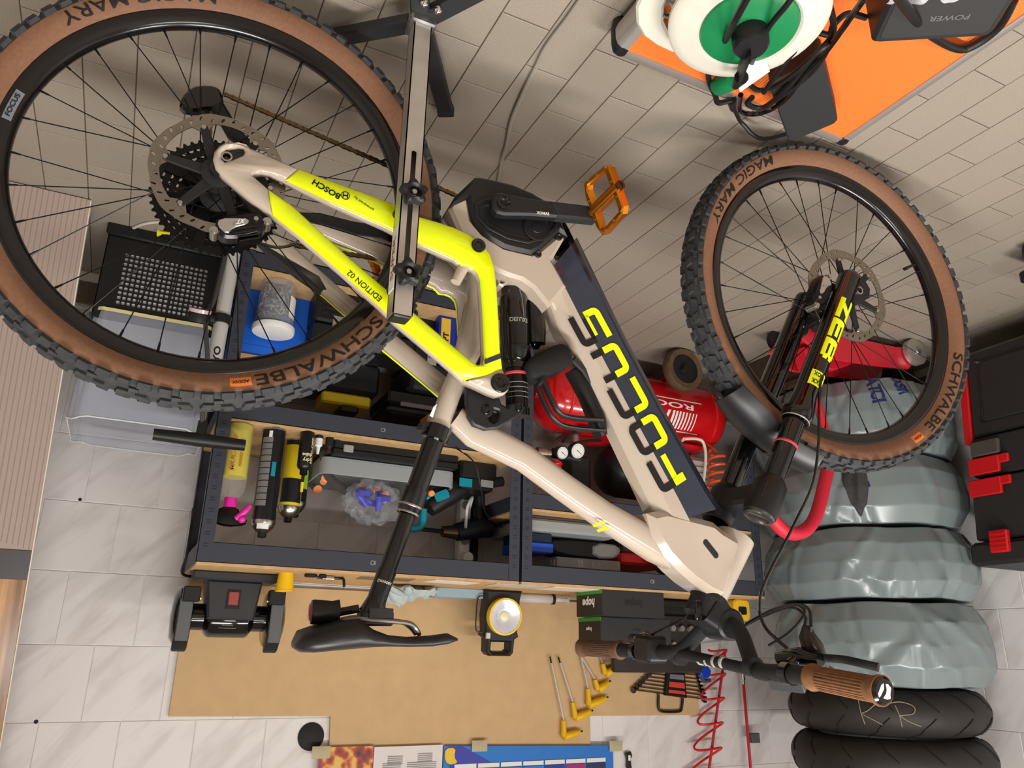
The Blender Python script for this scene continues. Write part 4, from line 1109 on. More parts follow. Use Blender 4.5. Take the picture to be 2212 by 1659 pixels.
m = MB(); m.tube(spline([B3(1752, 1352, .24), B3(1748, 1318, .22), B3(1722, 1306, .18), B3(1668, 1318, .10), B3(1612, 1348, .03)], 7), .0025, 8); m.tube(spline([B3(1738, 1352, .22), B3(1738, 1330, .2), B3(1708, 1312, .15), B3(1652, 1330, .07), B3(1608, 1352, .02)], 7), .0025, 8)
m.tube(spline([B3(1400, 1375, -.2), B3(1470, 1340, -.15), B3(1515, 1310, -.05)], 7), .0025, 8)
m.tube(spline([B3(1660, 1395, .14), B3(1700, 1370, .16), B3(1730, 1340, .17), B3(1738, 1318, .17), B3(1722, 1306, .16)], 7), .0025, 8)
m.tube([B3(1752, 1352, .24), B3(1746, 1395, .225)], .0025, 8); m.tube([B3(1738, 1352, .22), B3(1738, 1395, .215)], .0025, 8)
m.build('control_cables', BLK, bike, kind='stuff')
m = MB(); m.tube([B3(1742, 1352, .23), B3(1744, 1375, .228), B3(1756, 1400, .226), B3(1768, 1425, .225)], [.006, .013, .0165, .014], 14); m.build('lever_reservoir', mat('reservoir_brown', (46, 36, 34), .25, .4), hb)
# ---- bottle cage with tool pouch on the down tube
m = MB()
cg = [BL([(1150, 808), (1160, 800), (1190, 850), (1206, 880), (1225, 895), (1300, 910), (1304, 925), (1230, 918), (1205, 905), (1185, 875)], .035)]
for sg in (1, -1):
    m.tube(spline([B3(1172, 822, sg*.034), B3(1190, 862, sg*.037), B3(1206, 890, sg*.036), B3(1232, 902, sg*.030), B3(1300, 908, sg*.018)], 5), .0068, 8, flat=.6)
    m.tube(spline([B3(1160, 835, sg*.030), B3(1180, 880, sg*.034), B3(1196, 905, sg*.034), B3(1226, 922, sg*.028), B3(1306, 930, sg*.014)], 5), .0062, 8, flat=.6)
    m.tube([B3(1172, 822, sg*.034), B3(1160, 835, sg*.030)], .005, 8)
m.prism(BL([(1232, 800), (1250, 790), (1280, 840), (1308, 905), (1312, 938), (1298, 944), (1280, 900), (1262, 855)], .012), -.016, .016, mp=B, bev=.003)
m.build('bottle_cage', BLK, bike, ang=50)
m = MB(); pch = BL([(1139, 790), (1141, 780), (1150, 770), (1196, 746), (1214, 741), (1228, 745), (1237, 758), (1240, 780), (1234, 790), (1180, 813), (1154, 816), (1146, 806)], .036)
m.prism(pch, -.038, .038, mp=B, bev=.006); m.build('tool_pouch', mat('pouch_black', (13, 13, 14), .8, noise=.2, nscale=300), bike, ang=60)
m = MB(); m.tube([B3(1238, 776, .02), B3(1262, 800, .015), B3(1290, 850, .01)], .007, 8); m.build('pouch_strap', BLK, bike)
# frame detail sitting on the head of the down tube
# ================================================================== the bicycle stand
SX, SY, STOP = -.312, 1.030, .640
stand = thing('bicycle_stand', 'brushed steel bicycle stand post with two black star knobs and dark legs', 'stand', (SX, SY, 0))
m = MB(); hw = .0155
slotw = .0042
# square tube with a slot through its front face: four sides
zt, zb, sl0, sl1 = STOP, .035, .352, STOP-.055
m.prism([(-hw, zb), (hw, zb), (hw, zt), (-hw, zt)], hw-.0018, hw, [rrect(slotw*2, sl1-sl0, slotw, 4, 0, (sl0+sl1)/2)], mp=lambda a, b, w: V((SX+a, SY-w, b)))
m.prism([(-hw, zb), (hw, zb), (hw, zt), (-hw, zt)], -hw, -hw+.0018, [rrect(slotw*2, sl1-sl0, slotw, 4, 0, (sl0+sl1)/2)], mp=lambda a, b, w: V((SX+a, SY-w, b)))
m.box(SX-hw, SX-hw+.0018, SY-hw, SY+hw, zb, zt); m.box(SX+hw-.0018, SX+hw, SY-hw, SY+hw, zb, zt)
m.build('post', STEELM, stand, ang=25)
m = MB(); m.cbox(SX-hw+.001, SX+hw-.001, SY-hw+.001, SY+hw-.001, zt-.004, zt+.004, .002); m.build('end_cap', BLK, stand)
def star_knob(c):
    q = MB(); pts = []
    for i in range(60):
        a = 2*PI*i/60; r = .0195+.0035*math.cos(5*a+.6); pts.append((r*math.cos(a), r*math.sin(a)))
    mp = lambda a, b, w: V((c.x+a, c.y-w, c.z+b))
    q.prism(pts, .0, .020, [circ(.0085, 20)], mp=mp, bev=.004); k = q.build('star_knob', BLK, stand, ang=45)
    q = MB(); q.lathe([(.0086, .003), (.0086, .010), (.0001, .010)], mp, 18); q.build('knob_core', BLK, k)
    q = MB(); q.lathe([(.0052, .009), (.0052, .0135), (.0042, .0145), (.0001, .0145)], mp, 6); q.cyl(mp(0, 0, .002), mp(0, 0, -.075), .004, n=10); q.build('bolt', STEEL, k)
    q = MB(); q.cyl(mp(0, 0, -.034), mp(0, 0, -.066), .010, n=14); q.build('hook_sleeve', RUB, k)
for (x, y) in ((880, 420), (868, 592)):
    p = PY(x, y, SY-hw-.003); star_knob(V((SX, p.y, p.z)))
m = MB(); m.cbox(SX+hw, SX+hw+.0015, SY-hw+.003, SY+hw-.003, .49, .60, .0004); m.build('label', WHT, stand)
m = MB(); letter(m, 'SUPER', lambda u, v: V((SX+hw+.0018, SY+v, .545-u)), .012, .075, .02); m.build('label_print', mat('print_red', (190, 40, 30), .5), stand)
LEGM = mat('stand_leg_grey', (34, 34, 36), .55)
lj = V((SX, SY, .055))
def stand_leg(end, z0=.06):
    e = V(end); d = (e-V((SX, SY, 0))); d.z = 0; L = d.length; d.normalize(); s_ = V((-d.y, d.x, 0))
    a = V((SX, SY, .072))+d*.016; b = V((e.x, e.y, .014)); ax = (b-a).normalized(); up_ = s_.cross(ax)*-1
    mp = lambda u, v, w: a+ax*u+s_*v+ax.cross(s_)*w
    q = MB(); q.prism([(0, -.0165), ((b-a).length, -.0165), ((b-a).length, .0165), (0, .0165)], -.010, .010, mp=mp, bev=.003); g = q.build('leg', LEGM, stand, ang=30)
    q = MB(); q.prism([((b-a).length-.005, -.0172), ((b-a).length+.014, -.0172), ((b-a).length+.014, .0172), ((b-a).length-.005, .0172)], -.012, .012, mp=mp, bev=.003); q.build('rubber_end', RUB, g)
    q = MB(); q.sphere(a+ax*.01+V((0, -.022, .012)), .008, 10); q.build('wing_nut', CHROME, g)
stand_leg((-.462, 1.300, 0)); stand_leg((-.165, 1.235, 0)); stand_leg((-.15, .66, 0)); stand_leg((-.55, .72, 0))
m = MB(); m.cbox(SX-.022, SX+.022, SY-.022, SY+.022, .034, .098, .003); m.build('leg_bracket', mat('zinc', (150, 150, 150), .35, .9), stand)
# ================================================================== workbench racks
YB, YBK = 2.165, 2.585
CHIP = mat('chipboard', (196, 160, 112), .75, noise=.12, nscale=60)
def rack(x0, x1, levels, label):
    """x0 > x1; levels: list of (rail_low, rail_high)"""
    t = thing('workbench_rack', label, 'rack', ((x0+x1)/2, (YB+YBK)/2, 0))
    pw = .037
    for (xa, sx) in ((x0, -1), (x1, 1)):
        for (ya, sy) in ((YB, 1), (YBK, -1)):
            q = MB(); xs = sorted((xa, xa+sx*pw)); ys = sorted((ya, ya+sy*.0018))
            q.box(xs[0], xs[1], ys[0], ys[1], .004, .905)
            xs2 = sorted((xa, xa+sx*.0018)); ys2 = sorted((ya, ya+sy*pw)); q.box(xs2[0], xs2[1], ys2[0], ys2[1], .004, .905)
            p = q.build('post', RACK, t)
            q = MB(); q.cbox(min(xa, xa+sx*(pw+.002))-.001, max(xa, xa+sx*(pw+.002))+.001, min(ya, ya+sy*(pw+.002))-.001, max(ya, ya+sy*(pw+.002))+.001, 0, .006, .0015); q.build('foot', BLK, p)
            if sy > 0:   # slots in the front posts
                q = MB(); k = 0; z = .05; xm = xa+sx*pw*.5
                while z < .89:
                    for dz in (0, .007): q.prism(rrect(.013, .0022, .001, 2, xm, z+dz), 0, .0004, mp=lambda a, b, w: V((a, YB-w, b)))
                    z += .030
                q.build('post_slots', mat('slot_dark', (30, 31, 36), .7), p, kind='stuff')
    for (za, zb) in levels:
        q = MB()
        q.box(x1+.004, x0-.004, YB+.002, YB+.0035, za, zb); q.box(x1+.004, x0-.004, YB+.002, YB+.018, za, za+.0015); q.box(x1+.004, x0-.004, YB+.002, YB+.018, zb-.0015, zb)
        r = q.build('front_rail', RACK, t)
        q = MB(); xm = (x0+x1)/2
        q.prism(rrect(.012, .012, .005, 4, xm, (za+zb)/2), 0, .0012, [rrect(.009, .009, .004, 4, xm, (za+zb)/2)], mp=lambda a, b, w: V((a, YB+.002-w, b))); q.box(xm-.008, xm-.006, YB+.0002, YB+.002, (za+zb)/2-.006, (za+zb)/2+.006); q.build('rail_clip', STEELM, r)
        q = MB(); q.box(x1+.004, x0-.004, YBK-.0035, YBK-.002, za, zb); q.build('back_rail', RACK, t)
        for xa, s in ((x0, -1), (x1, 1)):
            q = MB(); xs = sorted((xa+s*.002, xa+s*.0035)); q.box(xs[0], xs[1], YB+.02, YBK-.02, za, zb); q.build('side_rail', RACK, t)
        q = MB(); q.cbox(x1+.002, x0-.002, YB+(.0 if zb > .9 else .004), YBK-.004, zb, zb+.008, .0008); q.build('shelf_board', CHIP, t)
    return t
rack(-.165, -1.095, [(.855, .907), (.466, .518), (.004, .052)], 'dark grey metal rack bay with three chipboard levels beside the ribbed panel')
rack(-1.100, -2.082, [(.855, .907), (.630, .678)], 'dark grey metal rack bay standing over the red compressor')
ZT, ZM, ZL, ZR = .915, .526, .060, .686
# ---- brown boards on the wall
PANEL = mat('brown_wall_board', (206, 173, 128), .8, noise=.05, nscale=20)
q = MB(); yb0, yb1 = YW-.014, YW-.004
brd = [(-.187, .93), (-.187, 1.305), (-.655, 1.311), (-.660, 1.400), (-1.602, 1.424), (-1.602, 1.325), (-2.10, 1.330), (-2.10, .93)]
o = MB().prism(brd, 0, .010, mp=lambda a, b, w: V((a, yb0+w, b)), bev=.0008).build('wall_board', PANEL); tag(o, 'large brown fibreboard sheet fixed to the tiles above the workbench', 'board')
# stains
# ---- on the bench: grinder
t = thing('bench_grinder', 'black bench grinder with a red switch at the end of the workbench', 'grinder', (-.29, 2.36, ZT))
GX, GY, GZ = -.290, 2.40, 1.035
q = MB(); q.cbox(GX-.115, GX+.115, GY-.09, GY+.06, ZT, ZT+.024, .004); base = q.build('base', mat('grinder_grey', (48, 49, 52), .5), t)
q = MB(); q.prism([(-.075, 0), (.075, 0), (.062, .105), (-.062, .105)], -.055, .055, mp=lambda a, b, w: V((GX+a, GY+w-.01, ZT+.022+b)), bev=.006); q.build('pedestal', mat('grinder_grey', (48, 49, 52), .5), t)
q = MB(); q.box(GX-.018, GX+.018, GY-.068, GY-.064, ZT+.048, ZT+.098); q.build('switch_recess', BLK, t)
q = MB(); q.cbox(GX-.0135, GX+.0135, GY-.0715, GY-.066, ZT+.052, ZT+.088, .002); q.build('switch', mat('switch_red', (150, 72, 64), .4), t)
ax = lambda a, b, w: V((GX+w, GY+a, GZ+b))
q = MB(); q.lathe([(.0001, -.13), (.036, -.13), (.036, -.066), (.050, -.056), (.054, -.048), (.054, .048), (.050, .056), (.036, .066), (.036, .13), (.0001, .13)], ax, 36); q.build('motor_housing', BLKG, t)
for sg in (-1, 1):
    q = MB(); q.lathe([(.0001, .100), (.070, .100), (.076, .104), (.076, .134), (.070, .140), (.058, .148), (.0001, .152)], lambda a, b, w: ax(a, b, w*sg), 36); g = q.build('wheel_guard', BLKG, t)
    q = MB(); q.prism([(-.074, .012), (-.074, .055), (-.045, .085), (-.028, .092), (-.02, .06), (-.03, 0)], .101, .139, mp=lambda a, b, w: V((GX+w*sg, GY+a, GZ+b)), bev=.003); q.build('spark_guard', BLK, g)
    q = MB(); q.lathe([(.0645, .106), (.066, .108), (.066, .132), (.0645, .134)], lambda a, b, w: ax(a, b, w*sg), 36); q.build('grinding_wheel', GREYC, g)
    q = MB(); q.cbox(GX+sg*.120-.017, GX+sg*.120+.017, GY-.083, GY-.0765, GZ-.045, GZ+.065, .002); q.build('guard_strip', mat('strip_grey', (92, 94, 96), .4), g)
    q = MB(); q.cbox(GX+sg*.112-.022, GX+sg*.112+.022, GY-.11, GY-.075, GZ-.075, GZ-.035, .003); q.build('tool_rest', BLK, g)
    q = MB(); q.cyl((GX+sg*.086, GY-.09, GZ-.045), (GX+sg*.098, GY-.09, GZ-.045), .006, n=10); q.build('rest_bolt', CHROME, g)
q = MB()
for k, (s_, w_) in enumerate((('----------------', .045), ('---------', .03), ('CE', .016), ('-----------', .036))):
    letter(q, s_, lambda u, v: V((GX+.005-u*-1*-1*-1, GY-.0545*math.cos(.10+.012*k*12), GZ+.030-.008*k+v)), .0045, w_, .02)
q.build('rating_print', SILV, t)
q = MB(); q.tube(spline([(GX+.09, GY+.02, ZT+.012), (-.150, GY-.05, ZT+.010), (-.150, GY-.1, ZT-.03), (-.152, GY-.08, .80), (-.155, GY, .74)], 6), .004, 8); q.build('power_cord', BLK, t)
# yellow cup
def pot(name, label, cat, c, z0, prof, m, n=28, group=None):
    q = MB(); q.lathe(prof, lambda a, b, w: V((c[0]+a, c[1]+b, z0+w)), n); o = q.build(name, m); tag(o, label, cat, group); return o
pot('yellow_cup', 'yellow plastic cup standing beside the grinder', 'cup', (-.412, 2.26), ZT, [(.0001, .0), (.020, 0), (.0245, .046), (.0255, .046), (.0255, .050), (.0235, .050), (.0195, .003), (.0001, .003)], mat('yellow_plastic', (238, 190, 20), .4))
# key ring and hooks beside the cup
t = thing('key_bunch', 'bunch of black keys with a metal tool beside the yellow cup', 'keys', (-.49, 2.24, ZT))
q = MB(); q.prism(smooth_poly([(-.018, -.012), (.012, -.014), (.02, 0), (.008, .013), (-.015, .01)], 1), 0, .010, mp=lambda a, b, w: V((-.475+a, 2.235+b, ZT+w)), bev=.003); q.build('key_head', BLK, t)
q = MB(); q.prism(smooth_poly([(-.010, -.008), (.010, -.008), (.012, .006), (-.008, .01)], 1), 0, .012, mp=lambda a, b, w: V((-.507+a, 2.222+b, ZT+w)), bev=.003); q.build('key_head', BLK, t)
q = MB(); q.cyl((-.515, 2.255, ZT+.008), (-.545, 2.250, ZT+.009), .007, n=12); q.build('socket', CHROME, t)
q = MB(); q.tube(spline([(-.50, 2.27, ZT+.006), (-.56, 2.262, ZT+.006), (-.572, 2.25, ZT+.008), (-.575, 2.245, ZT+.03)], 5), .004, 8); q.build('hook', BLK, t)
# rubber glove (crumpled)
def crumple(name, label, cat, c, rx, ry, rz, m, seed, amp=.45, n=40, z0=None, group=None):
    random.seed(seed); ph = [(random.uniform(0, 6.28), random.uniform(2, 9), random.uniform(2, 9), random.uniform(-6, 6)) for _ in range(10)]
    q = MB()
    for j in range(n//2+1):
        p = PI*j/(n//2)
        for i in range(n):
            th = 2*PI*i/n; r = 1.0
            for k, (a, b, d, e) in enumerate(ph): r += amp/10*math.sin(a+b*th*round(1)+0*d+round(d)*p*1.3+math.sin(e+2*th)*1.5)*math.sin(p)
            q.v.append(V((c[0]+rx*r*math.sin(p)*math.cos(th), c[1]+ry*r*math.sin(p)*math.sin(th), c[2]+rz*max(-1, r*math.cos(p)))))
    h = n//2
    for j in range(h):
        for i in range(n): q.f.append([j*n+i, (j+1)*n+i, (j+1)*n+(i+1) % n, j*n+(i+1) % n]); q.mi.append(0)
    o = q.build(name, m, ang=50); tag(o, label, cat, group); return o
GLOVE = mat('pale_glove', (176, 190, 190), .55, noise=.06, nscale=30)
t = thing('crumpled_glove', 'crumpled pale blue rubber glove lying behind the saddle', 'glove', (-.835, 2.44, ZT))
random.seed(4)
def rag(u, v, c, sx, sy, hh, sd):
    x = (u-.5)*2; y = (v-.5)*2
    z = hh*(.55+.25*math.sin(7*u+3*v+sd)+.22*math.sin(11*v-6*u+sd*2)+.13*math.sin(17*u+13*v))*max(0, 1-.55*(x*x+y*y))
    w = 1+.16*math.sin(9*math.atan2(y, x)+sd)
    return V((c[0]+sx*x*w, c[1]+sy*y*w, ZT+.002+max(0, z)))
q = MB(); q.grid(lambda u, v: rag(u, v, (-.835, 2.45), .085, .06, .075, 1.2), 30, 22); q.build('glove_body', GLOVE, t, ang=30)
for k, (dx, dy) in enumerate(((.06, -.06), (.02, -.075), (-.05, -.06))):
    q = MB(); q.tube(spline([(-.835+dx*.5, 2.45+dy*.5, ZT+.03), (-.835+dx, 2.45+dy*.9, ZT+.022), (-.835+dx*1.4, 2.45+dy*1.1, ZT+.010)], 4), [.014]*5+[.012, .010, .009, .006], 10, flat=.6); q.build('glove_finger', GLOVE, t)
# paper sheets and tray on the bench
for k, (x, y, sx, sy, a, c, lb) in enumerate(((-.70, 2.26, .16, .10, .1, (120, 104, 84), 'dark brown paper strip lying near the bench edge'), (-.90, 2.24, .15, .09, -.1, (226, 220, 212), 'white sheet of paper on the bench behind the seat post'), (-1.12, 2.23, .18, .10, .05, (196, 186, 176), 'greyish paper sheet lying before the work lamp'), (-1.32, 2.24, .20, .12, -.05, (222, 206, 192), 'pinkish paper sheet lying between work lamp and black cartons'))):
    q = MB(); q.prism([(-sx/2, -sy/2), (sx/2, -sy/2), (sx/2, sy/2), (-sx/2, sy/2)], 0, .0008+.0004*k, mp=lambda u, v, w: V((x+u*math.cos(a)-v*math.sin(a), y+u*math.sin(a)+v*math.cos(a), ZT+.0002+w)))
    o = q.build('paper_sheet', mat('paper_%d' % k, c, .8)); tag(o, lb, 'paper', 'papers on the workbench')
t = thing('flat_box', 'light blue flat carton lying behind the work lamp', 'box', (-1.01, 2.47, ZT))
q = MB(); q.cbox(-1.10, -.93, 2.44, 2.54, ZT, ZT+.030, .002); q.build('carton', mat('pale_blue', (150, 172, 184), .6), t); q = MB(); q.cbox(-.929, -.89, 2.44, 2.54, ZT, ZT+.028, .002); q.build('flap', mat('pale_grey', (196, 192, 188), .6), t)
# work lamp
t = thing('work_lamp', 'black and yellow round work lamp standing on the bench', 'lamp', (-1.165, 2.44, ZT))
LX, LY, LZ = -1.165, 2.43, ZT+.083
lf = frame((LX, LY, LZ), (1, 0, 0), (0, .12, 1))
q = MB(); q.prism([(-.068, -.083), (.068, -.083), (.062, -.05), (.066, .0), (.060, .05), (.066, .066), (.052, .075), (.050, .118), (.040, .128), (-.040, .128), (-.050, .118), (-.052, .075), (-.066, .066), (-.060, .05), (-.066, 0), (-.062, -.05)], -.045, .006, [[(-.034, .084), (.034, .084), (.034, .110), (.026, .116), (-.026, .116), (-.034, .110)]], mp=lf, bev=.006); q.build('lamp_body', BLK, t)
q = MB(); q.lathe([(.060, .0), (.060, .030), (.054, .031), (.054, .0)], lf, 40); q.build('yellow_ring', mat('lamp_yellow', (232, 200, 40), .4), t)
q = MB(); q.lathe([(.0001, .020), (.018, .019), (.028, .022), (.046, .027), (.055, .029)], lf, 40); q.build('reflector', mat('reflector', (214, 214, 224), .25, .3), t)
q = MB(); q.lathe([(.0001, .0245), (.012, .0235), (.0165, .0205)], lf, 24); q.build('led_chip', mat('led_pale', (236, 232, 190), .3), t)
q = MB(); q.cbox(-.010, .010, -.010, .010, .028, .036, .002, mp=lambda a, b, w: lf(.058+a*.8, .062+b, w-.006)); q.build('side_button', STEELM, t)
q = MB(); q.tube(spline([lf(.066, -.06, 0), lf(.088, -.055, -.01), lf(.09, 0, -.01), lf(.086, .05, -.01), lf(.066, .055, 0)], 4), .0022, 6); q.build('wire_hook', BLK, t)
# fix lamp face towards the camera: lf's third axis
# syringe
t = thing('syringe', 'clear plastic syringe lying between work lamp and black boxes', 'syringe', (-1.36, 2.49, ZT))
q = MB(); q.cyl((-1.25, 2.50, ZT+.017), (-1.39, 2.49, ZT+.017), .0155, n=18); q.build('barrel', mat('syringe_clear', (214, 210, 206), .3, alpha=.75), t)
q = MB(); q.cyl((-1.388, 2.49, ZT+.017), (-1.398, 2.489, ZT+.017), .018, n=18); q.build('flange', BLK, t); q = MB(); q.cyl((-1.398, 2.489, ZT+.017), (-1.45, 2.486, ZT+.017), .008, n=12); q.cyl((-1.45, 2.486, ZT+.017), (-1.453, 2.486, ZT+.017), .014, n=14); q.build('plunger', WHITE, t)
# two black cartons with a green edge
def hope_box(x0, x1, y0, y1, z0, z1, label, word, tsz):
    t = thing('parts_box', label, 'box', ((x0+x1)/2, (y0+y1)/2, z0), 'black parts boxes on the bench')
    q = MB(); q.cbox(x0, x1, y0, y1, z0, z1, .0015); q.build('carton', mat('carton_black', (38, 38, 39), .45), t)
    q = MB(); q.cbox(x1-.0006, x1+.0006, y0+.002, y1-.002, z0+.002, z1-.002, .0003); q.build('end_panel', mat('carton_brown', (44, 38, 33), .5), t)
    q = MB(); q.box(x1-.0008, x1+.0010, y0, y1, z0+.0005, z0+.013); q.build('green_strip', mat('green_print', (58, 150, 52), .5), t)
    q = MB(); letter(q, word, lambda u, v: V((x1+.0014, (y0+y1)/2+u, (z0+z1)/2+v)), tsz, None, .04, .15); q.build('box_lettering', WHT, t)
    q = MB(); letter(q, word, lambda u, v: V(((x0+x1)/2+u, y0-.0006, (z0+z1)/2+v)), tsz*.9, None, .04, .15); q.build('box_lettering', mat('emboss_black', (22, 22, 23), .3), t)
hope_box(-1.640, -1.395, 2.17, 2.33, ZT, ZT+.082, 'black carton with large white lettering and green edge standing on the bench', 'hope', .026)
hope_box(-1.700, -1.42, 2.22, 2.36, ZT+.0825, ZT+.160, 'black carton with tiny lettering stacked on the larger lettered carton', 'hope', .012)
# socket set case behind the stem
t = thing('socket_case', 'open dark socket case with red labels behind the handlebar', 'case', (-1.86, 2.30, ZT))
q = MB(); q.cbox(-2.06, -1.66, 2.38, 2.56, ZT, ZT+.05, .006); q.build('case_base', BLK, t)
q = MB(); q.cbox(-2.06, -1.66, 2.50, 2.535, ZT+.05, ZT+.26, .006); q.build('case_lid', mat('case_dark', (52, 46, 44), .5), t)
for k in range(3):
    q = MB(); q.cbox(-1.72+.0-.05*0, -1.68, 2.494, 2.4995, ZT+.09+.045*k, ZT+.115+.045*k, .001); q.build('red_label', mat('label_red', (206, 84, 70), .5), t)
for k in range(14):
    q = MB(); xx = -1.75-.042*(k % 7); zz = ZT+.10+.06*(k//7); q.cyl((xx, 2.485, zz), (xx, 2.499, zz), .011, n=12); q.build('socket', STEELM, t)
q = MB(); q.cbox(-1.66, -1.655, 2.30, 2.5, ZT+.0, ZT+.07, .002) if False else q.cbox(-1.98, -1.66, 2.36, 2.378, ZT+.01, ZT+.03, .003); q.build('handle', BLK, t)
# yellow-black tape measure at the bench end
t = thing('tape_measure', 'yellow and black tape measure at the tyre end of the workbench', 'tape measure', (-2.03, 2.25, ZT))
q = MB(); q.prism(rrect(.075, .075, .018), -.018, .018, mp=lambda a, b, w: V((-2.035+a, 2.25+w, ZT+.0375+b)), bev=.005); q.build('tape_body', mat('tape_yellow', (226, 184, 40), .45), t)
q = MB(); q.prism(rrect(.04, .03, .008), -.0195, .0195, mp=lambda a, b, w: V((-2.035+a, 2.25+w, ZT+.040+b)), bev=.002); q.build('tape_grip', BLK, t)
# ---- things on the wall
YELH = mat('key_handle_yellow', (236, 186, 18), .4)
def hex_key(p_tip, p_grip, p_end, p_nub, label):
    """T-handle hex key hung on the board: tip, start of handle, end of handle, far end of the cross grip"""
    yk = YW-.030
    a, b, c, d = [PY(x, y, yk) for x, y in (p_tip, p_grip, p_end, p_nub)]
    t = thing('t_handle_hex_key', label, 'hex key', (c.x, YW-.015, a.z), 'yellow T-handle hex keys')
    q = MB(); q.cyl(a, b, .0032, n=6); q.build('shaft', mat('shaft_pale', (206, 204, 200), .3, .6), t)
    q = MB(); e = a+(a-b).normalized()*.022; q.cyl(a, e, .0032, n=6); q.build('dark_tip', BLK, t)
    ex = (b-a).normalized(); mid = (c+d)/2
    q = MB(); q.tube([b, b+(c-b)*.55, c], [.0090, .0105, .0135], 12, flat=.9); q.tube([c-(d-c)*.06, c, c+(d-c)*.5, d], [.010, .0155, .0160, .010], 12, flat=.85); q.build('handle', YELH, t, ang=60)
    q = MB(); q.cyl(d, d+(d-c).normalized()*.012, .0034, n=6); q.build('short_tip', BLK, t)
    q = MB(); q.cyl(c+V((0, -.013, 0)), c+V((0, .012, 0)), .003, n=10); q.build('hanging_hole', BLK, t)
hex_key((1191, 1432), (1217, 1556), (1218, 1591), (1252, 1581), 'longest yellow T-handle hex key, its handle nearest the blue calendar')
hex_key((1210, 1432), (1237, 1517), (1243, 1551), (1275, 1537), 'yellow T-handle hex key hanging next to the longest one')
hex_key((1252, 1405), (1270, 1488), (1272, 1523), (1308, 1508), 'yellow T-handle hex key in the middle of the five, its shaft touching another')
hex_key((1256, 1420), (1285, 1468), (1292, 1490), (1314, 1474), 'smaller yellow T-handle hex key crossing the middle one')
hex_key((1290, 1400), (1302, 1434), (1308, 1456), (1330, 1442), 'smallest yellow T-handle hex key, its shaft hidden by the far grip')
# spanner set in a black holder
t = thing('spanner_set', 'black holder with a row of chrome combination spanners on the brown board', 'spanner set', (-1.95, YW-.02, 1.12))
yk = YW-.028
hold = [(1443, 1432), (1476, 1434), (1482, 1508), (1436, 1502)]
hp = [PY(x, y, yk) for x, y in hold]
q = MB(); q.prism([(p.x, p.z) for p in hp], 0, .020, mp=lambda a, b, w: V((a, yk-.008+w, b)), bev=.003); h = q.build('holder', BLK, t)
for k, (u0, u1, c_) in enumerate(((.05, .28, (120, 120, 118)), (.32, .5, (120, 120, 118)), (.55, .75, (214, 66, 50)), (.80, .92, (214, 66, 50)))):
    a = hp[0]+(hp[3]-hp[0])*u0; b = hp[1]+(hp[2]-hp[1])*u0; c = hp[1]+(hp[2]-hp[1])*u1; d = hp[0]+(hp[3]-hp[0])*u1
    q = MB(); q.prism([((p*.8+((a+b+c+d)/4)*.2).x, (p*.8+((a+b+c+d)/4)*.2).z) for p in (a, b, c, d)], -.001, .001, mp=lambda a_, b_, w: V((a_, yk-.0085+w, b_))); q.build('holder_label', mat('lab_%d%d%d' % c_, c_, .5), h)
lp = [PY(x, y, yk) for x, y in ((1424, 1500), (1424, 1528), (1432, 1537), (1468, 1537), (1474, 1528), (1476, 1508))]
q = MB(); q.tube(spline([p+V((0, .004, 0)) for p in lp], 4), .005, 8); q.build('hanger_loop', BLK, h)
for k in range(9):
    f = k/8
    a = PY(1428-60*f**.9+0, 1434+56*f, yk+.006); b = PY(1500+18*f, 1442+68*f, yk+.006); r = .0065+.006*f
    q = MB(); d = (b-a).normalized(); q.tube([a, b], [.0030+.0012*f, .0030+.0012*f], 8, flat=.6)
    pr = V((-d.z, 0, d.x)); fr = lambda c0: (lambda u, v, w: c0+d*u+pr*v+V((0, w, 0)))
    q.prism(circ(r, 16), -.003, .003, [circ(r*.55, 10)], mp=fr(a))
    q.prism([(-.004, -r*.7), (r*.4, -r), (r*1.5, -r*.9), (r*1.5, -r*.4), (r*.5, -r*.35), (r*.5, r*.35), (r*1.5, r*.4), (r*1.5, r*.9), (r*.4, r), (-.004, r*.7)], -.003, .003, mp=fr(b))
    q.build('spanner', mat('spanner_chrome', (176, 168, 160), .16, 1.0), t)
# black round pad on the tiles
q = MB(); q.lathe([(.0001, .007), (.036, .007), (.040, .004), (.040, 0)], lambda a, b, w: V((-.603+a, YW-.0002-w, 1.369+b)), 40); o = q.build('round_pad', BLKM, origin=(-.603, YW, 1.329)); tag(o, 'matte black round pad stuck on the white tiles', 'pad')
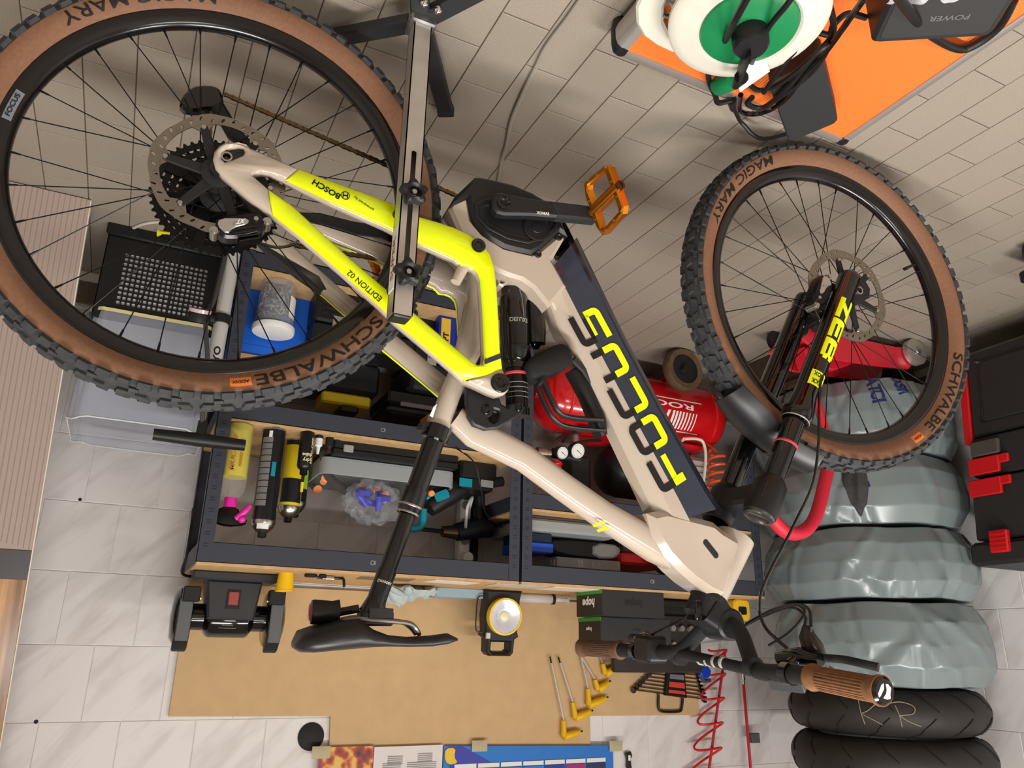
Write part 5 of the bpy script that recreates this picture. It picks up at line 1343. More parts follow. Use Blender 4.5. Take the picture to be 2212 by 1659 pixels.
# calendar and posters along the top of the picture's lower edge
def poster(name, label, x0, x1, z0, z1, m, y=YW-.006):
    q = MB(); q.grid(lambda u, v: V((x0+(x1-x0)*u, y-.006*math.sin(PI*v)*.4-.004*(1-v), z0+(z1-z0)*v)), 8, 10); q.grid(lambda u, v: V((x0+(x1-x0)*(1-u), y+.0008-.006*math.sin(PI*v)*.4-.004*(1-v), z0+(z1-z0)*v)), 8, 10)
    o = q.build(name, m); return o
def fire_mat():
    m = bpy.data.materials.new('painting_print'); m.use_nodes = True; nt = m.node_tree; b = nt.nodes['Principled BSDF']; L = nt.links.new
    tc = nt.nodes.new('ShaderNodeTexCoord'); n = nt.nodes.new('ShaderNodeTexVoronoi'); n.inputs['Scale'].default_value = 42; L(tc.outputs['Object'], n.inputs['Vector'])
    n2 = nt.nodes.new('ShaderNodeTexNoise'); n2.inputs['Scale'].default_value = 16; L(tc.outputs['Object'], n2.inputs['Vector'])
    r = nt.nodes.new('ShaderNodeValToRGB'); e = r.color_ramp.elements; e[0].position = .35; e[0].color = rgb(52, 34, 40); e[1].position = .75; e[1].color = rgb(226, 186, 90)
    x = r.color_ramp.elements.new(.52); x.color = rgb(120, 60, 60); x = r.color_ramp.elements.new(.63); x.color = rgb(190, 60, 44)
    mx = nt.nodes.new('ShaderNodeMath'); mx.operation = 'ADD'; mm = nt.nodes.new('ShaderNodeMath'); mm.operation = 'MULTIPLY'; mm.inputs[1].default_value = .35
    L(n.outputs['Distance'], mm.inputs[0]); L(mm.outputs[0], mx.inputs[0]); L(n2.outputs['Fac'], mx.inputs[1]); L(mx.outputs[0], r.inputs[0]); L(r.outputs[0], b.inputs['Base Color']); b.inputs['Roughness'].default_value = .4
    return m
YP = YW-.022
o = poster('picture_print', 'colourful dark red picture print taped at the right of the calendar', -.798, -.628, 1.398, 1.72, fire_mat(), YP); tag(o, o.name and 'dark red and yellow picture print taped beside the text sheet', 'poster')
o = poster('text_sheet', '', -1.03, -.800, 1.402, 1.70, mat('sheet_white', (226, 220, 218), .5), YP); tag(o, 'white printed text sheet between the dark print and the blue calendar', 'poster')
q = MB()
for (cx_, w_, z_) in ((-.87, .05, 1.43), (-.97, .05, 1.425), (-.86, .06, 1.45), (-.96, .10, 1.45)):
    for k in range(5): q.box(cx_-w_/2, cx_+w_/2, YP-.0065, YP-.0060, z_+.0055*k, z_+.0055*k+.002)
q.build('text_lines', mat('ink_grey', (150, 148, 150), .6), o, kind='stuff')
t = thing('wall_calendar', 'blue wall calendar with yellow figure and dated boxes above the brown board', 'calendar', (-1.36, YW-.01, 1.41))
q = MB(); q.grid(lambda u, v: V((-1.69+.655*u, YP-.004*(1-v), 1.424-.018*u+.33*v)), 6, 6); q.grid(lambda u, v: V((-1.69+.655*(1-u), YP+.0008-.004*(1-v), 1.424-.018*(1-u)+.33*v)), 6, 6); q.build('calendar_sheet', mat('calendar_blue', (30, 118, 206), .35), t)
q = MB(); q.add([V((-1.05, YP-.0062, 1.41)), V((-1.10, YP-.0062, 1.41)), V((-1.24, YP-.0060, 1.478)), V((-1.06, YP-.0060, 1.478))], [(0, 1, 2, 3)]); q.build('dark_wedge', mat('calendar_indigo', (56, 60, 170), .35), t)
q = MB(); q.prism(smooth_poly([(-1.075, 1.412), (-1.04, 1.412), (-1.036, 1.44), (-1.05, 1.462), (-1.085, 1.458), (-1.07, 1.44)], 1), 0, .0008, mp=lambda a, b, w: V((a, YP-.0066-w, b))); q.build('yellow_figure', mat('calendar_yellow', (236, 196, 50), .4), t)
cols = ((40, 44, 90), (160, 40, 110), (44, 60, 140), (60, 120, 200), (70, 130, 205), (60, 120, 200), (50, 110, 200))
for k in range(7):
    xa = -1.655+.084*k
    q = MB(); q.box(xa, xa+.078, YP-.0070, YP-.0062, 1.462, 1.475); q.build('day_header', WHT, t)
    q = MB(); q.box(xa, xa+.078, YP-.0068, YP-.0060, 1.478, 1.56); q.build('day_box', mat('cal_%d' % k, cols[k], .4), t)
for k, (x, z, lb) in enumerate(((-1.70, 1.425, 'beige tape strip on the blue corner of the calendar, towards the red hose'), (-1.16, 1.408, 'beige tape strip folded over the calendar edge'), (-.632, 1.41, 'beige tape strip beside the black round pad'))):
    q = MB(); q.grid(lambda u, v: V((x-.028+.056*u, YP-.0085-.004*math.sin(PI*v)*math.sin(3*u), z-.016+.034*v)), 6, 6); q.grid(lambda u, v: V((x-.028+.056*(1-u), YP-.0078-.004*math.sin(PI*v)*math.sin(3-3*u), z-.016+.034*v)), 6, 6); o = q.build('tape_strip', mat('tape_beige', (196, 184, 150), .6, alpha=.9)); tag(o, lb, 'tape', 'tape strips on the posters')
# coiled red hose, straight red hose, blue trigger, small hook
REDH = mat('red_hose', (214, 40, 40), .35)
yk = YW-.05
t = thing('coiled_air_hose', 'red coiled air hose hanging on the white tiles', 'hose', PY(1545, 1420, yk))
pts = []
zz0, zz1 = PY(1550, 1404, yk).z, 1.62
c0, c1 = PY(1545, 1450, yk), PY(1490, 1659, yk); n_t = 6
for i in range(n_t*20):
    f = i/(n_t*20); a = 2*PI*f*n_t
    z = zz0-.02+(zz1-zz0)*f+.0; xm = -2.185+.115*f; rx = .048+.030*f
    pts.append(V((xm+rx*math.cos(a), yk+.005-.022*math.sin(a)*1.0, z+.020*math.cos(a))))
q = MB(); q.tube(pts, .0045, 7); q.build('coil', REDH, t)
a, b = PY(1567, 1404, yk), PY(1529, 1680, yk)
q = MB(); q.tube([a, b], .0052, 8); q.build('straight_run', mat('red_hose_dark', (196, 30, 44), .35), t)
a, b = PY(1606, 1478, yk), PY(1624, 1690, yk)
t = thing('straight_air_hose', 'straight dark red air hose with a steel coupling hanging beside the tyres', 'hose', b)
q = MB(); q.tube([a, (a+b)/2, b], .0058, 8); q.build('tube', mat('red_hose_dark', (196, 30, 44), .35), t)
c = a+(a-b).normalized()*.055
q = MB(); q.cyl(a, a+(c-a)*.3, .007, n=10); q.cyl(a+(c-a)*.3, a+(c-a)*.8, .010, n=12); q.cyl(a+(c-a)*.8, c, .006, n=10); q.build('coupling', CHROME, t)
p = PY(1626, 1594, yk); q = MB(); q.cbox(p.x-.030, p.x+.012, p.y-.009, p.y+.009, p.z-.018, p.z+.018, .002); q.build('grey_clip', mat('clip_grey', (86, 88, 86), .6), t)
p = PY(1522, 1455, yk); t = thing('blow_gun', 'blue air blow gun hanging between spanners and red hose', 'air gun', p)
q = MB(); q.prism(smooth_poly([(-.025, -.02), (.02, -.028), (.032, -.005), (.015, .022), (-.02, .012)], 1), -.014, .014, mp=lambda a, b, w: V((p.x+a, p.y+w, p.z+b)), bev=.004); q.build('gun_body', mat('blue_plastic', (22, 66, 196), .35), t)
q = MB(); q.tube([(p.x+.028, p.y, p.z+.002), (p.x+.005, p.y, p.z+.028), (p.x-.025, p.y, p.z+.024)], .008, 8); q.build('gun_lever', mat('lever_grey', (70, 70, 72), .5), t)
p = PY(1357, 1640, YW-.012); t = thing('wall_hook', 'small black clip with a white tag on the tiles between calendar and red hose', 'hook', p)
q = MB(); q.prism([(-.012, .03), (.008, .03), (.006, 0), (.014, -.02), (-.010, -.026), (-.016, -.012), (-.008, 0)], -.006, .006, mp=lambda a, b, w: V((p.x+a, p.y+w, p.z+b)), bev=.002); q.build('clip', BLK, t)
q = MB(); q.cbox(p.x-.006, p.x+.004, p.y-.008, p.y-.006, p.z-.014, p.z+.004, .001); q.build('white_tag', WHT, t)
# ================================================================== things on the shelves
def VM(c, z0): return lambda a, b, w: V((c[0]+a, c[1]+b, z0+w))
# yellow spray bottle
c = (-.232, 2.195); t = thing('spray_bottle', 'clear spray bottle with yellow liquid and pink trigger head on the shelf', 'bottle', (*c, ZM))
q = MB(); q.lathe([(.0001, .002), (.031, .002), (.034, .006), (.034, .150), (.0001, .150)], VM(c, ZM), 32); q.build('yellow_liquid', mat('yellow_liquid', (206, 190, 0), .15), t)
q = MB(); q.lathe([(.0355, .004), (.0362, .02), (.0362, .165), (.034, .185), (.024, .203), (.014, .208)], VM(c, ZM), 32); q.build('clear_bottle', mat('clear_plastic', (236, 236, 230), .06, alpha=.10, spec=.6), t)
q = MB(); q.lathe([(.0001, .206), (.017, .206), (.0175, .208), (.0175, .232), (.0001, .232)], VM(c, ZM), 24); q.build('pink_collar', mat('pink_plastic', (222, 42, 158), .35), t)
q = MB(); q.prism(smooth_poly([(.022, .232), (-.02, .232), (-.030, .250), (-.05, .262), (-.046, .278), (.0, .284), (.036, .276), (.038, .256)], 1), -.011, .011, mp=lambda a, b, w: V((c[0]+a, c[1]+w, ZM+b)), bev=.003); q.build('spray_head', BLKG, t)
q = MB(); q.tube(spline([(c[0]-.018, c[1]-.008, ZM+.262), (c[0]-.036, c[1]-.014, ZM+.244), (c[0]-.050, c[1]-.016, ZM+.225)], 4), [.008]*4+[.009]*3+[.007]*2, 10); q.sphere((c[0]-.034, c[1]-.013, ZM+.262), .011, 10); q.build('pink_trigger', mat('pink_plastic', (222, 42, 158), .35), t)
q = MB()
for k in range(2): letter(q, ('NANO TECH', 'MUC-OFF')[k], lambda u, v: V((c[0]+.0125*(1 if k else -.6)+v*1.0, c[1]-.0372*math.cos(.35*(1 if k else -.3)), ZM+.088-u)), (.008, .013)[k], (.075, .10)[k], .02)
q.build('bottle_lettering', mat('print_orange', (196, 120, 20), .5), t)
# spray cans
def can(cx, cy, r, h, m, label, cap=BLK, zb=None, lines=0, lab=None, name='spray_can'):
    zb = ZM if zb is None else zb
    t = thing(name, label, 'spray can', (cx, cy, zb)); mp = VM((cx, cy), zb)
    q = MB(); q.lathe([(.0001, .001), (r*.9, .001), (r, .005), (r, h-.045)], mp, 32); q.build('can_body', m, t)
    q = MB(); q.lathe([(r+.0006, .0), (r+.001, .002), (r+.0006, .006)], mp, 32); q.build('bottom_rim', STEEL, t); q = MB(); q.lathe([(r+.0008, h-.046), (r+.001, h-.040), (r*.9, h-.028), (r*.55, h-.016), (r*.4, h-.014)], mp, 32); q.build('metal_shoulder', STEEL, t)
    q = MB(); q.lathe([(r*.38, h-.016), (r*.38, h-.002), (r*.25, h), (.0001, h)], mp, 20); q.build('nozzle', cap, t)
    if lines:
        q = MB()
        for k in range(lines):
            z0 = .03+(h-.11)*k/lines; z1 = z0+(h-.11)/lines*.86
            q.grid(lambda u, v: mp((r+.0005)*math.cos(-1.5+1.0*u+0.1), (r+.0005)*math.sin(-1.5+1.0*u+0.1), z0+(z1-z0)*v), 6, 1)
        q.build('grey_text_blocks', mat('text_block_grey', (120, 116, 118), .5, noise=.25, nscale=600), t, kind='stuff')
    if lab:
        for (z0, z1, a0, a1, mm) in lab:
            q = MB(); q.grid(lambda u, v: mp((r+.0006)*math.cos(a0+(a1-a0)*u), (r+.0006)*math.sin(a0+(a1-a0)*u), z0+(z1-z0)*v), 8, 1); q.build('label_patch', mm, t)
    return t
TEAL = mat('teal', (0, 138, 158), .4)
t = can(-.325, 2.20, .0315, .305, mat('can_black', (24, 23, 25), .3), 'tall black spray can with grey text blocks and chrome shoulder', lines=11, lab=[(.27, .285, -1.9, -.9, WHT), (.10, .14, -1.9, -1.55, TEAL), (.012, .03, -1.3, -1.0, WHT)])
can(-.405, 2.29, .0300, .245, mat('can_yellow', (226, 200, 30), .35), 'yellow and black spray can behind the small lube bottle', lab=[(.12, .19, -2.6, -.3, BLK), (.0, .02, -2.6, -.3, BLK)])
can(-.440, 2.38, .0290, .215, mat('can_greenblack', (26, 28, 24), .35), 'black spray can with a green band at the back of the shelf', lab=[(.07, .13, -2.6, -.3, mat('green_band', (150, 190, 60), .4))])
c = (-.415, 2.185); t = thing('lube_bottle', 'small black dry lube dropper bottle with white print', 'bottle', (*c, ZM)); mp = VM(c, ZM)
q = MB(); q.lathe([(.0001, 0), (.019, 0), (.0205, .003), (.0205, .098), (.017, .106), (.011, .110)], mp, 28); q.build('bottle_body', mat('lube_black', (20, 20, 20), .3), t)
q = MB(); q.lathe([(.011, .108), (.011, .122), (.005, .126), (.0035, .150)], mp, 18); q.build('cap', BLKG, t)
q = MB(); q.lathe([(.0045, .145), (.004, .172), (.0001, .173)], mp, 12); q.build('yellow_tip', mat('tip_yellow', (232, 214, 20), .4), t)
q = MB()
for (s_, z_, h_, w_) in (('dry', .085, .010, .020), ('lube', .070, .010, .025)): letter(q, s_, lambda u, v: mp(.0209*math.sin(u/.0209), -.0209*math.cos(u/.0209), z_+v), h_, w_, .03)
letter(q, 'MUC-OFF', lambda u, v: mp(.0209*math.sin(-.75+v/.0209), -.0209*math.cos(-.75+v/.0209), .055-u), .007, .075, .03)
q.build('bottle_lettering', mat('print_cream', (232, 224, 170), .5), t)
c = (-.452, 2.20); t = thing('glue_tube', 'small white nozzle bottle beside the dry lube bottle', 'tube', (*c, ZM)); q = MB(); q.lathe([(.0001, 0), (.011, 0), (.011, .03), (.006, .035), (.004, .055), (.0001, .056)], VM(c, ZM), 16); q.build('tube_body', WHITE, t); q = MB(); q.lathe([(.0115, 0), (.0115, .010), (.0001, .010)], VM(c, ZM), 16); q.build('tube_cap', BLK, t)
for k, (x, y, h_) in enumerate(((-.485, 2.21, .045), (-.51, 2.23, .03))):
    t = thing('small_bottle', ('taller of two small dark bottles beside the grey tray', 'lower of two small dark bottles beside the grey tray')[k], 'bottle', (x, y, ZM)); q = MB(); q.lathe([(.0001, 0), (.012, 0), (.012, h_*.6), (.006, h_*.75), (.006, h_), (.0001, h_)], VM((x, y), ZM), 14); q.build('bottle_body', BLK, t); q = MB(); q.lathe([(.0068, h_*.8), (.0068, h_*1.02), (.0001, h_*1.02)], VM((x, y), ZM), 14); q.build('cap', mat('cap_dark', (50, 30, 32), .5), t)
# flat black case and grey tray full of orange-ended tools
t = thing('flat_tool_case', 'flat black tool case lying under the grey tray', 'case', (-.70, 2.35, ZM))
q = MB(); q.cbox(-.90, -.50, 2.22, 2.50, ZM, ZM+.022, .004); q.build('case_base', BLK, t); q = MB(); q.cbox(-.90, -.50, 2.22, 2.50, ZM+.023, ZM+.044, .004); q.build('case_lid', BLK, t); q = MB(); q.cbox(-.56, -.53, 2.214, 2.22, ZM+.012, ZM+.034, .002); q.build('latch', GREYC, t)
t = thing('grey_tool_tray', 'light grey open tray full of orange-ended tool bits', 'tray', (-.68, 2.38, ZM+.044))
tx0, tx1, ty0, ty1, tz = -.905, -.475, 2.25, 2.50, ZM+.045
q = MB(); q.prism(rrect(tx1-tx0, ty1-ty0, .03, 4, (tx0+tx1)/2, (ty0+ty1)/2), tz, tz+.006, bev=.002); q.prism(rrect(tx1-tx0, ty1-ty0, .03, 4, (tx0+tx1)/2, (ty0+ty1)/2), tz+.004, tz+.052, [rrect(tx1-tx0-.012, ty1-ty0-.012, .026, 4, (tx0+tx1)/2, (ty0+ty1)/2)], bev=.002); q.build('tray_shell', GREYC, t)
ORA = mat('orange_plastic', (236, 126, 30), .4)
random.seed(11)
for k in range(15):
    x = random.uniform(tx0+.03, tx1-.03); y = random.uniform(ty0+.03, ty1-.08); z = tz+.045+random.uniform(0, .028); r = random.uniform(.009, .016)
    d = V((random.uniform(-.4, .4), -1, random.uniform(.2, 1.2))).normalized()*.03
    o = thing('tool_bit', 'orange-ended drill accessory lying in the grey tray', 'tool', (x, y, z-.03), 'orange-ended accessories in the grey tray')
    q = MB(); q.cyl(V((x, y, z))-d, V((x, y, z)), r*.8, n=10); q.build('bit_body', BLK if k % 3 else GREYC, o); q = MB(); q.cyl(V((x, y, z)), V((x, y, z))+d*.35, r, n=12); q.build('orange_cap', ORA, o)
p = PY(814, 1016, 2.30); t = thing('blue_ball', 'shiny blue ball knob on the grey tray', 'knob', p); q = MB(); q.sphere(p, .014, 16); q.build('ball', mat('blue_gloss', (10, 60, 190), .1), t); q = MB(); q.cyl(p, p+V((0, .03, -.02)), .007, n=10); q.build('stem', BLK, t)
# plastic bag with blue fittings
BAG = mat('clear_bag', (186, 190, 200), .12, alpha=.13)
t = thing('plastic_bag', 'clear plastic bag with blue fittings hanging over the grey tray', 'bag', (-.66, 2.26, .60))
bc = PY(805, 1085, 2.28)
def bagf(u, v):
    a = 2*PI*u; p = PI*v; r = 1+.14*math.sin(5*a+3*p)+.10*math.sin(9*a-5*p)+.08*math.sin(13*a+7*p)
    return V((bc.x+.085*r*math.sin(p)*math.cos(a), bc.y+.045*r*math.sin(p)*math.sin(a), bc.z+.055*r*math.cos(p)+.008*math.sin(4*a)))
q = MB(); q.grid(bagf, 40, 20); q.build('bag_film', BAG, t, ang=25)
random.seed(3)
for k in range(7):
    p = bc+V((random.uniform(-.04, .045), random.uniform(-.015, .02), random.uniform(-.03, .012))); d = V((random.uniform(-1, 1), random.uniform(-.3, .3), random.uniform(-1, 1))).normalized()*.022
    q = MB(); q.cyl(p-d, p+d, .012, .009, n=10); q.build('blue_fitting', mat('violet_blue', (50, 52, 190), .4), t)
# grip of dark rope
p0, p1 = PY(700, 985, 2.27), PY(750, 1062, 2.30)
t = thing('dark_strap', 'dark grey twisted strap hanging between lube bottle and grey tray', 'strap', (p0.x, p0.y, min(p0.z, p1.z)))
q = MB(); m_ = (p0+p1)/2+V((.02, 0, .01)); q.tube(spline([p0+V((0, .02, -.03)), p0, m_, p1], 6), .014, 10, flat=.45); q.build('strap', mat('strap_grey', (58, 54, 52), .8), t)
# charger, teal tool, drill, socket strip
t = thing('battery_charger', 'black battery charger with a teal label at the end of the shelf', 'charger', (-1.0, 2.38, ZM))
q = MB(); q.cbox(-1.055, -.925, 2.26, 2.46, ZM, ZM+.055, .008); q.build('charger_body', BLK, t)
q = MB(); q.prism([(-.062, -.018), (.062, -.018), (.055, .02), (-.055, .02)], 0, .19, mp=lambda a, b, w: V((-.99+a, 2.27+w, ZM+.07+b)), bev=.005); q.build('charger_top', BLK, t)
q = MB(); q.cbox(-.970, -.925, 2.2665, 2.2695, ZM+.058, ZM+.086, .001); q.build('teal_label', TEAL, t); q = MB(); q.cbox(-1.045, -1.0, 2.2665, 2.2695, ZM+.056, ZM+.080, .001); q.build('grey_label', mat('lab_silver', (150, 150, 150), .4), t)
p = PY(965, 1075, 2.34); t = thing('cordless_grinder', 'black and teal cordless tool with a loop handle on the shelf', 'power tool', (p.x, p.y, ZM))
a, b = PY(895, 1125, 2.33), PY(1000, 1045, 2.33)
q = MB(); q.tube([PY(925, 1098, 2.33), PY(950, 1078, 2.33), PY(975, 1062, 2.33), PY(1002, 1050, 2.33)], [.030, .038, .042, .034], 16); q.build('motor_body', BLK, t)
q = MB(); q.tube(spline([PY(930, 1075, 2.32), PY(890, 1075, 2.32), PY(868, 1105, 2.32), PY(885, 1140, 2.32), PY(910, 1135, 2.32), PY(915, 1100, 2.32)], 5), .012, 10); q.build('loop_handle', TEAL, t)
q = MB(); q.prism(rrect(.05, .03, .008), 0, .004, mp=frame(PY(955, 1070, 2.29), PY(980, 1060, 2.29)-PY(955, 1070, 2.29), (0, 0, 1)), bev=.001); q.build('teal_badge', TEAL, t)
q = MB(); q.tube([PY(998, 1052, 2.33), PY(1085, 1040, 2.33)], .017, 12); q.build('tube_barrel', BLKM, t)
q = MB(); q.tube([PY(960, 1062, 2.36), V((p.x-.01, 2.38, ZM+.002))], .024, 10); q.build('stand_leg', BLK, t)
t = thing('cordless_drill', 'dark cordless drill lying with its bronze chuck towards the seat post', 'drill', (-.95, 2.42, ZM))
yd = 2.44
q = MB(); q.tube([PY(985, 1150, yd), PY(1030, 1140, yd), PY(1060, 1140, yd)], [.030, .036, .033], 14); q.build('drill_body', mat('drill_navy', (22, 28, 38), .5), t)
q = MB(); q.tube([PY(955, 1148, yd), PY(985, 1150, yd)], [.018, .024], 14); q.build('chuck', mat('chuck_bronze', (92, 76, 64), .35, .7), t); q = MB(); q.tube([PY(885, 1140, yd), PY(955, 1148, yd)], .007, 8); q.build('bit', BLK, t)
q = MB(); q.tube([PY(1035, 1145, yd), PY(1035, 1070, yd), V((PY(1030, 1060, yd).x, yd, ZM+.03))], [.022, .020, .030], 12); q.build('drill_grip', BLK, t); q = MB(); xx = PY(1030, 1060, yd).x; q.cbox(xx-.04, xx+.04, yd-.05, yd+.05, ZM, ZM+.04, .005); q.build('battery', BLK, t)
t = thing('socket_strip', 'white multi-socket strip fixed beside the middle rack post', 'socket strip', (-1.045, 2.50, .60))
q = MB(); q.cbox(-1.052, -1.012, 2.46, 2.50, .60, .86, .004); q.build('strip_body', WHITE, t)
for k in range(4):
    q = MB(); q.lathe([(.015, 0), (.015, -.004), (.0001, -.004)], lambda a, b, w: V((-1.032+a, 2.4598-w*1.0-.004, .635+.06*k+b)), 18); q.build('socket', mat('socket_grey', (150, 148, 146), .5), t)
q = MB(); q.lathe([(.0001, .034), (.017, .034), (.019, .03), (.019, 0)], lambda a, b, w: V((-1.032+a, 2.455-w, .815+b)), 18); q.build('white_plug', WHITE, t)
q = MB(); q.tube(spline([(-1.03, 2.43, .66), (-1.02, 2.38, .62), (-.995, 2.36, .66), (-1.0, 2.38, .72), (-1.03, 2.45, .70)], 6), .005, 8); q.build('white_cord', WHITE, t)
q = MB(); q.tube(spline([PY(985, 968, 2.16), PY(1025, 1000, 2.2), PY(1040, 1060, 2.24), PY(1050, 1110, 2.3), PY(1085, 1140, 2.4)], 7), .0026, 7); o = q.build('thin_cable', BLK); tag(o, 'thin black cable running from the frame to the socket strip', 'cable')
# ---- right bay, upper level
t = thing('grey_case', 'light grey hard case lying on the shelf over the compressor', 'case', (-1.30, 2.38, ZR))
q = MB(); q.prism(rrect(.36, .30, .025, 4, -1.325, 2.37), ZR+.012, ZR+.052, bev=.008); q.build('case_lid', GREYC, t); q = MB(); q.prism(rrect(.34, .28, .02, 4, -1.325, 2.37), ZR, ZR+.0115, bev=.003); q.build('case_base', mat('case_charcoal', (60, 62, 64), .5), t)
t = thing('blue_box', 'bright blue flat box on the grey case', 'box', (-1.19, 2.32, ZR+.053)); q = MB(); q.cbox(-1.262, -1.145, 2.25, 2.40, ZR+.085, ZR+.117, .003); q.build('box_body', mat('blue_box', (28, 78, 190), .4), t); q = MB(); q.cbox(-1.258, -1.149, 2.254, 2.40, ZR+.0535, ZR+.0845, .003); q.build('box_base', mat('blue_box_dark', (16, 30, 50), .5), t)
t = thing('drill_case', 'black power tool with a silver shell on the grey case', 'power tool', (-1.40, 2.36, ZR+.053))
q = MB(); q.prism(smooth_poly([(-.14, 0), (.10, 0), (.12, .03), (.08, .062), (-.10, .066), (-.145, .04)], 1), -.05, .05, mp=lambda a, b, w: V((-1.395+a, 2.36+w, ZR+.0535+b)), bev=.008); q.build('tool_body', BLK, t)
q = MB(); q.prism(smooth_poly([(-.15, .008), (-.03, .008), (-.03, .062), (-.14, .055)], 1), -.056, .056, mp=lambda a, b, w: V((-1.42+a, 2.36+w, ZR+.0535+b)), bev=.006); q.build('silver_shell', mat('silver_shell', (176, 178, 180), .35, .3), t)
t = thing('small_parts_organiser', 'clear small parts organiser stacked over the grey case', 'organiser', (-1.42, 2.40, ZR+.12))
ozx = ZR+.122
q = MB(); q.cbox(-1.545, -1.29, 2.28, 2.48, ozx, ozx+.034, .003); q.build('clear_shell', mat('clear_box', (200, 202, 204), .12, alpha=.45), t)
random.seed(5)
for k in range(16):
    x, y = -1.53+.23*random.random(), 2.30+.05*random.random()
    q = MB(); q.cyl((x, y, ozx+.004), (x+random.uniform(-.008, .008), y, ozx+.026), .006, n=8); q.build('small_part', STEELM, t)
for k in range(5):
    q = MB(); q.box(-1.545+.045*(k+1)-.0006, -1.545+.045*(k+1)+.0006, 2.282, 2.478, ozx+.002, ozx+.032); q.build('divider', GREYC, t)
t = thing('red_case', 'red and dark plastic case on the shelf over the compressor', 'case', (-1.66, 2.40, ZR)); q = MB(); q.cbox(-1.78, -1.56, 2.28, 2.50, ZR, ZR+.09, .006); q.build('case_base', mat('case_dark', (52, 46, 44), .5), t); q = MB(); q.cbox(-1.78, -1.55, 2.275, 2.505, ZR+.0905, ZR+.13, .008); q.build('case_lid', mat('red_plastic', (196, 30, 34), .4), t); q = MB(); q.cbox(-1.70, -1.64, 2.268, 2.275, ZR+.07, ZR+.11, .002); q.build('latch', BLK, t)
t = thing('orange_screwdriver', 'clear bag of bits with an orange handle hanging over the shelf', 'tool', (-1.60, 2.24, ZR)); p = PY(1410, 1205, 2.24); q = MB(); q.tube([p, p+V((-.06, .04, .03)), p+V((-.12, .08, .05))], [.016, .02, .012], 10, flat=.7); q.build('grey_body', mat('dark_grey', (70, 70, 72), .5), t); q = MB(); q.sphere(PY(1418, 1216, 2.24), .016, 10, (1, 1, .7)); q.build('orange_handle', ORA, t); q = MB(); q.sphere(PY(1402, 1200, 2.24), .026, 12, (1.2, .8, .6)); q.build('bit_bag', BAG, t); q = MB(); q.tube([p+V((-.12, .08, .05)), V((p.x-.13, 2.34, ZR+.002))], .012, 8); q.build('shaft', BLK, t)
# ---- bottom shelf of the right-hand bay
t = thing('wall_plug_jar', 'clear jar of grey wall plugs with a white lid on the bottom shelf', 'jar', (-.285, 2.24, ZL)); c = (-.290, 2.235); mp = VM(c, ZL); jh = .155
q = MB(); q.lathe([(.0001, .002), (.048, .002), (.052, .008), (.057, jh)], mp, 32); q.build('jar_wall', mat('clear_jar', (214, 218, 222), .08, alpha=.3), t)
random.seed(9)
PLUG = mat('grey_plug', (150, 152, 154), .5); q = MB()
for k in range(170):
    a = random.uniform(0, 2*PI); r = random.uniform(.030, .047) if k % 3 else random.uniform(0, .03); z = random.uniform(.012, jh-.03)
    p = V((c[0]+r*math.cos(a), c[1]+r*math.sin(a), ZL+z)); d = V((random.uniform(-1, 1), random.uniform(-1, 1), random.uniform(-1, 1))).normalized()*.013; d -= V((math.cos(a), math.sin(a), 0))*d.dot(V((math.cos(a), math.sin(a), 0)))*.8
    q.cyl(p-d, p+d, .0036, .0024, n=6)
q.build('wall_plugs', PLUG, t, kind='stuff')
q = MB(); q.lathe([(.0001, jh+.010), (.054, jh+.010), (.060, jh+.008), (.062, jh+.003), (.062, jh-.010), (.058, jh-.012)], mp, 36); q.build('white_lid', WHITE, t)
q = MB(); q.grid(lambda u, v: mp(.0555*math.cos(-2.9+.7*u), .0555*math.sin(-2.9+.7*u), .05+.07*v), 6, 1); q.build('jar_label', WHT, t)
def carton(name, label, x0, x1, y0, y1, z0, z1, m, extra=None, cat='box'):
    t = thing(name, label, cat, ((x0+x1)/2, (y0+y1)/2, z0)); q = MB(); q.cbox(x0, x1, y0, y1, z0, z1-.012, .002); q.build('box_base', m, t)
    q = MB(); q.cbox(x0-.0015, x1+.0015, y0-.0015, y1+.0015, z1-.034, z1, .002); q.build('box_lid', m, t); return t
carton('blue_shoe_box', 'bright blue shoe box standing behind the jar of plugs', -.47, -.175, 2.31, 2.55, ZL, .275, mat('box_blue', (20, 96, 204), .55))
t = carton('striped_carton', 'small brown carton with black stripes on the blue shoe box', -.365, -.20, 2.30, 2.50, .276, .335, CARD)
q = MB()
for k in range(3): q.prism([(-.345+.014*k, .278), (-.338+.014*k, .278), (-.300+.014*k, .333), (-.307+.014*k, .333)], 0, .0008, mp=lambda a, b, w: V((a, 2.2983-w, b)))
q.build('black_stripes', LETT, t)
t = carton('red_carton', 'red and white flat carton on top of the striped carton', -.33, -.19, 2.31, 2.50, .336, .385, mat('box_red', (186, 34, 40), .5)); q = MB(); q.cbox(-.24, -.20, 2.3065, 2.3085, .342, .366, .0005); q.build('barcode_label', WHT, t)
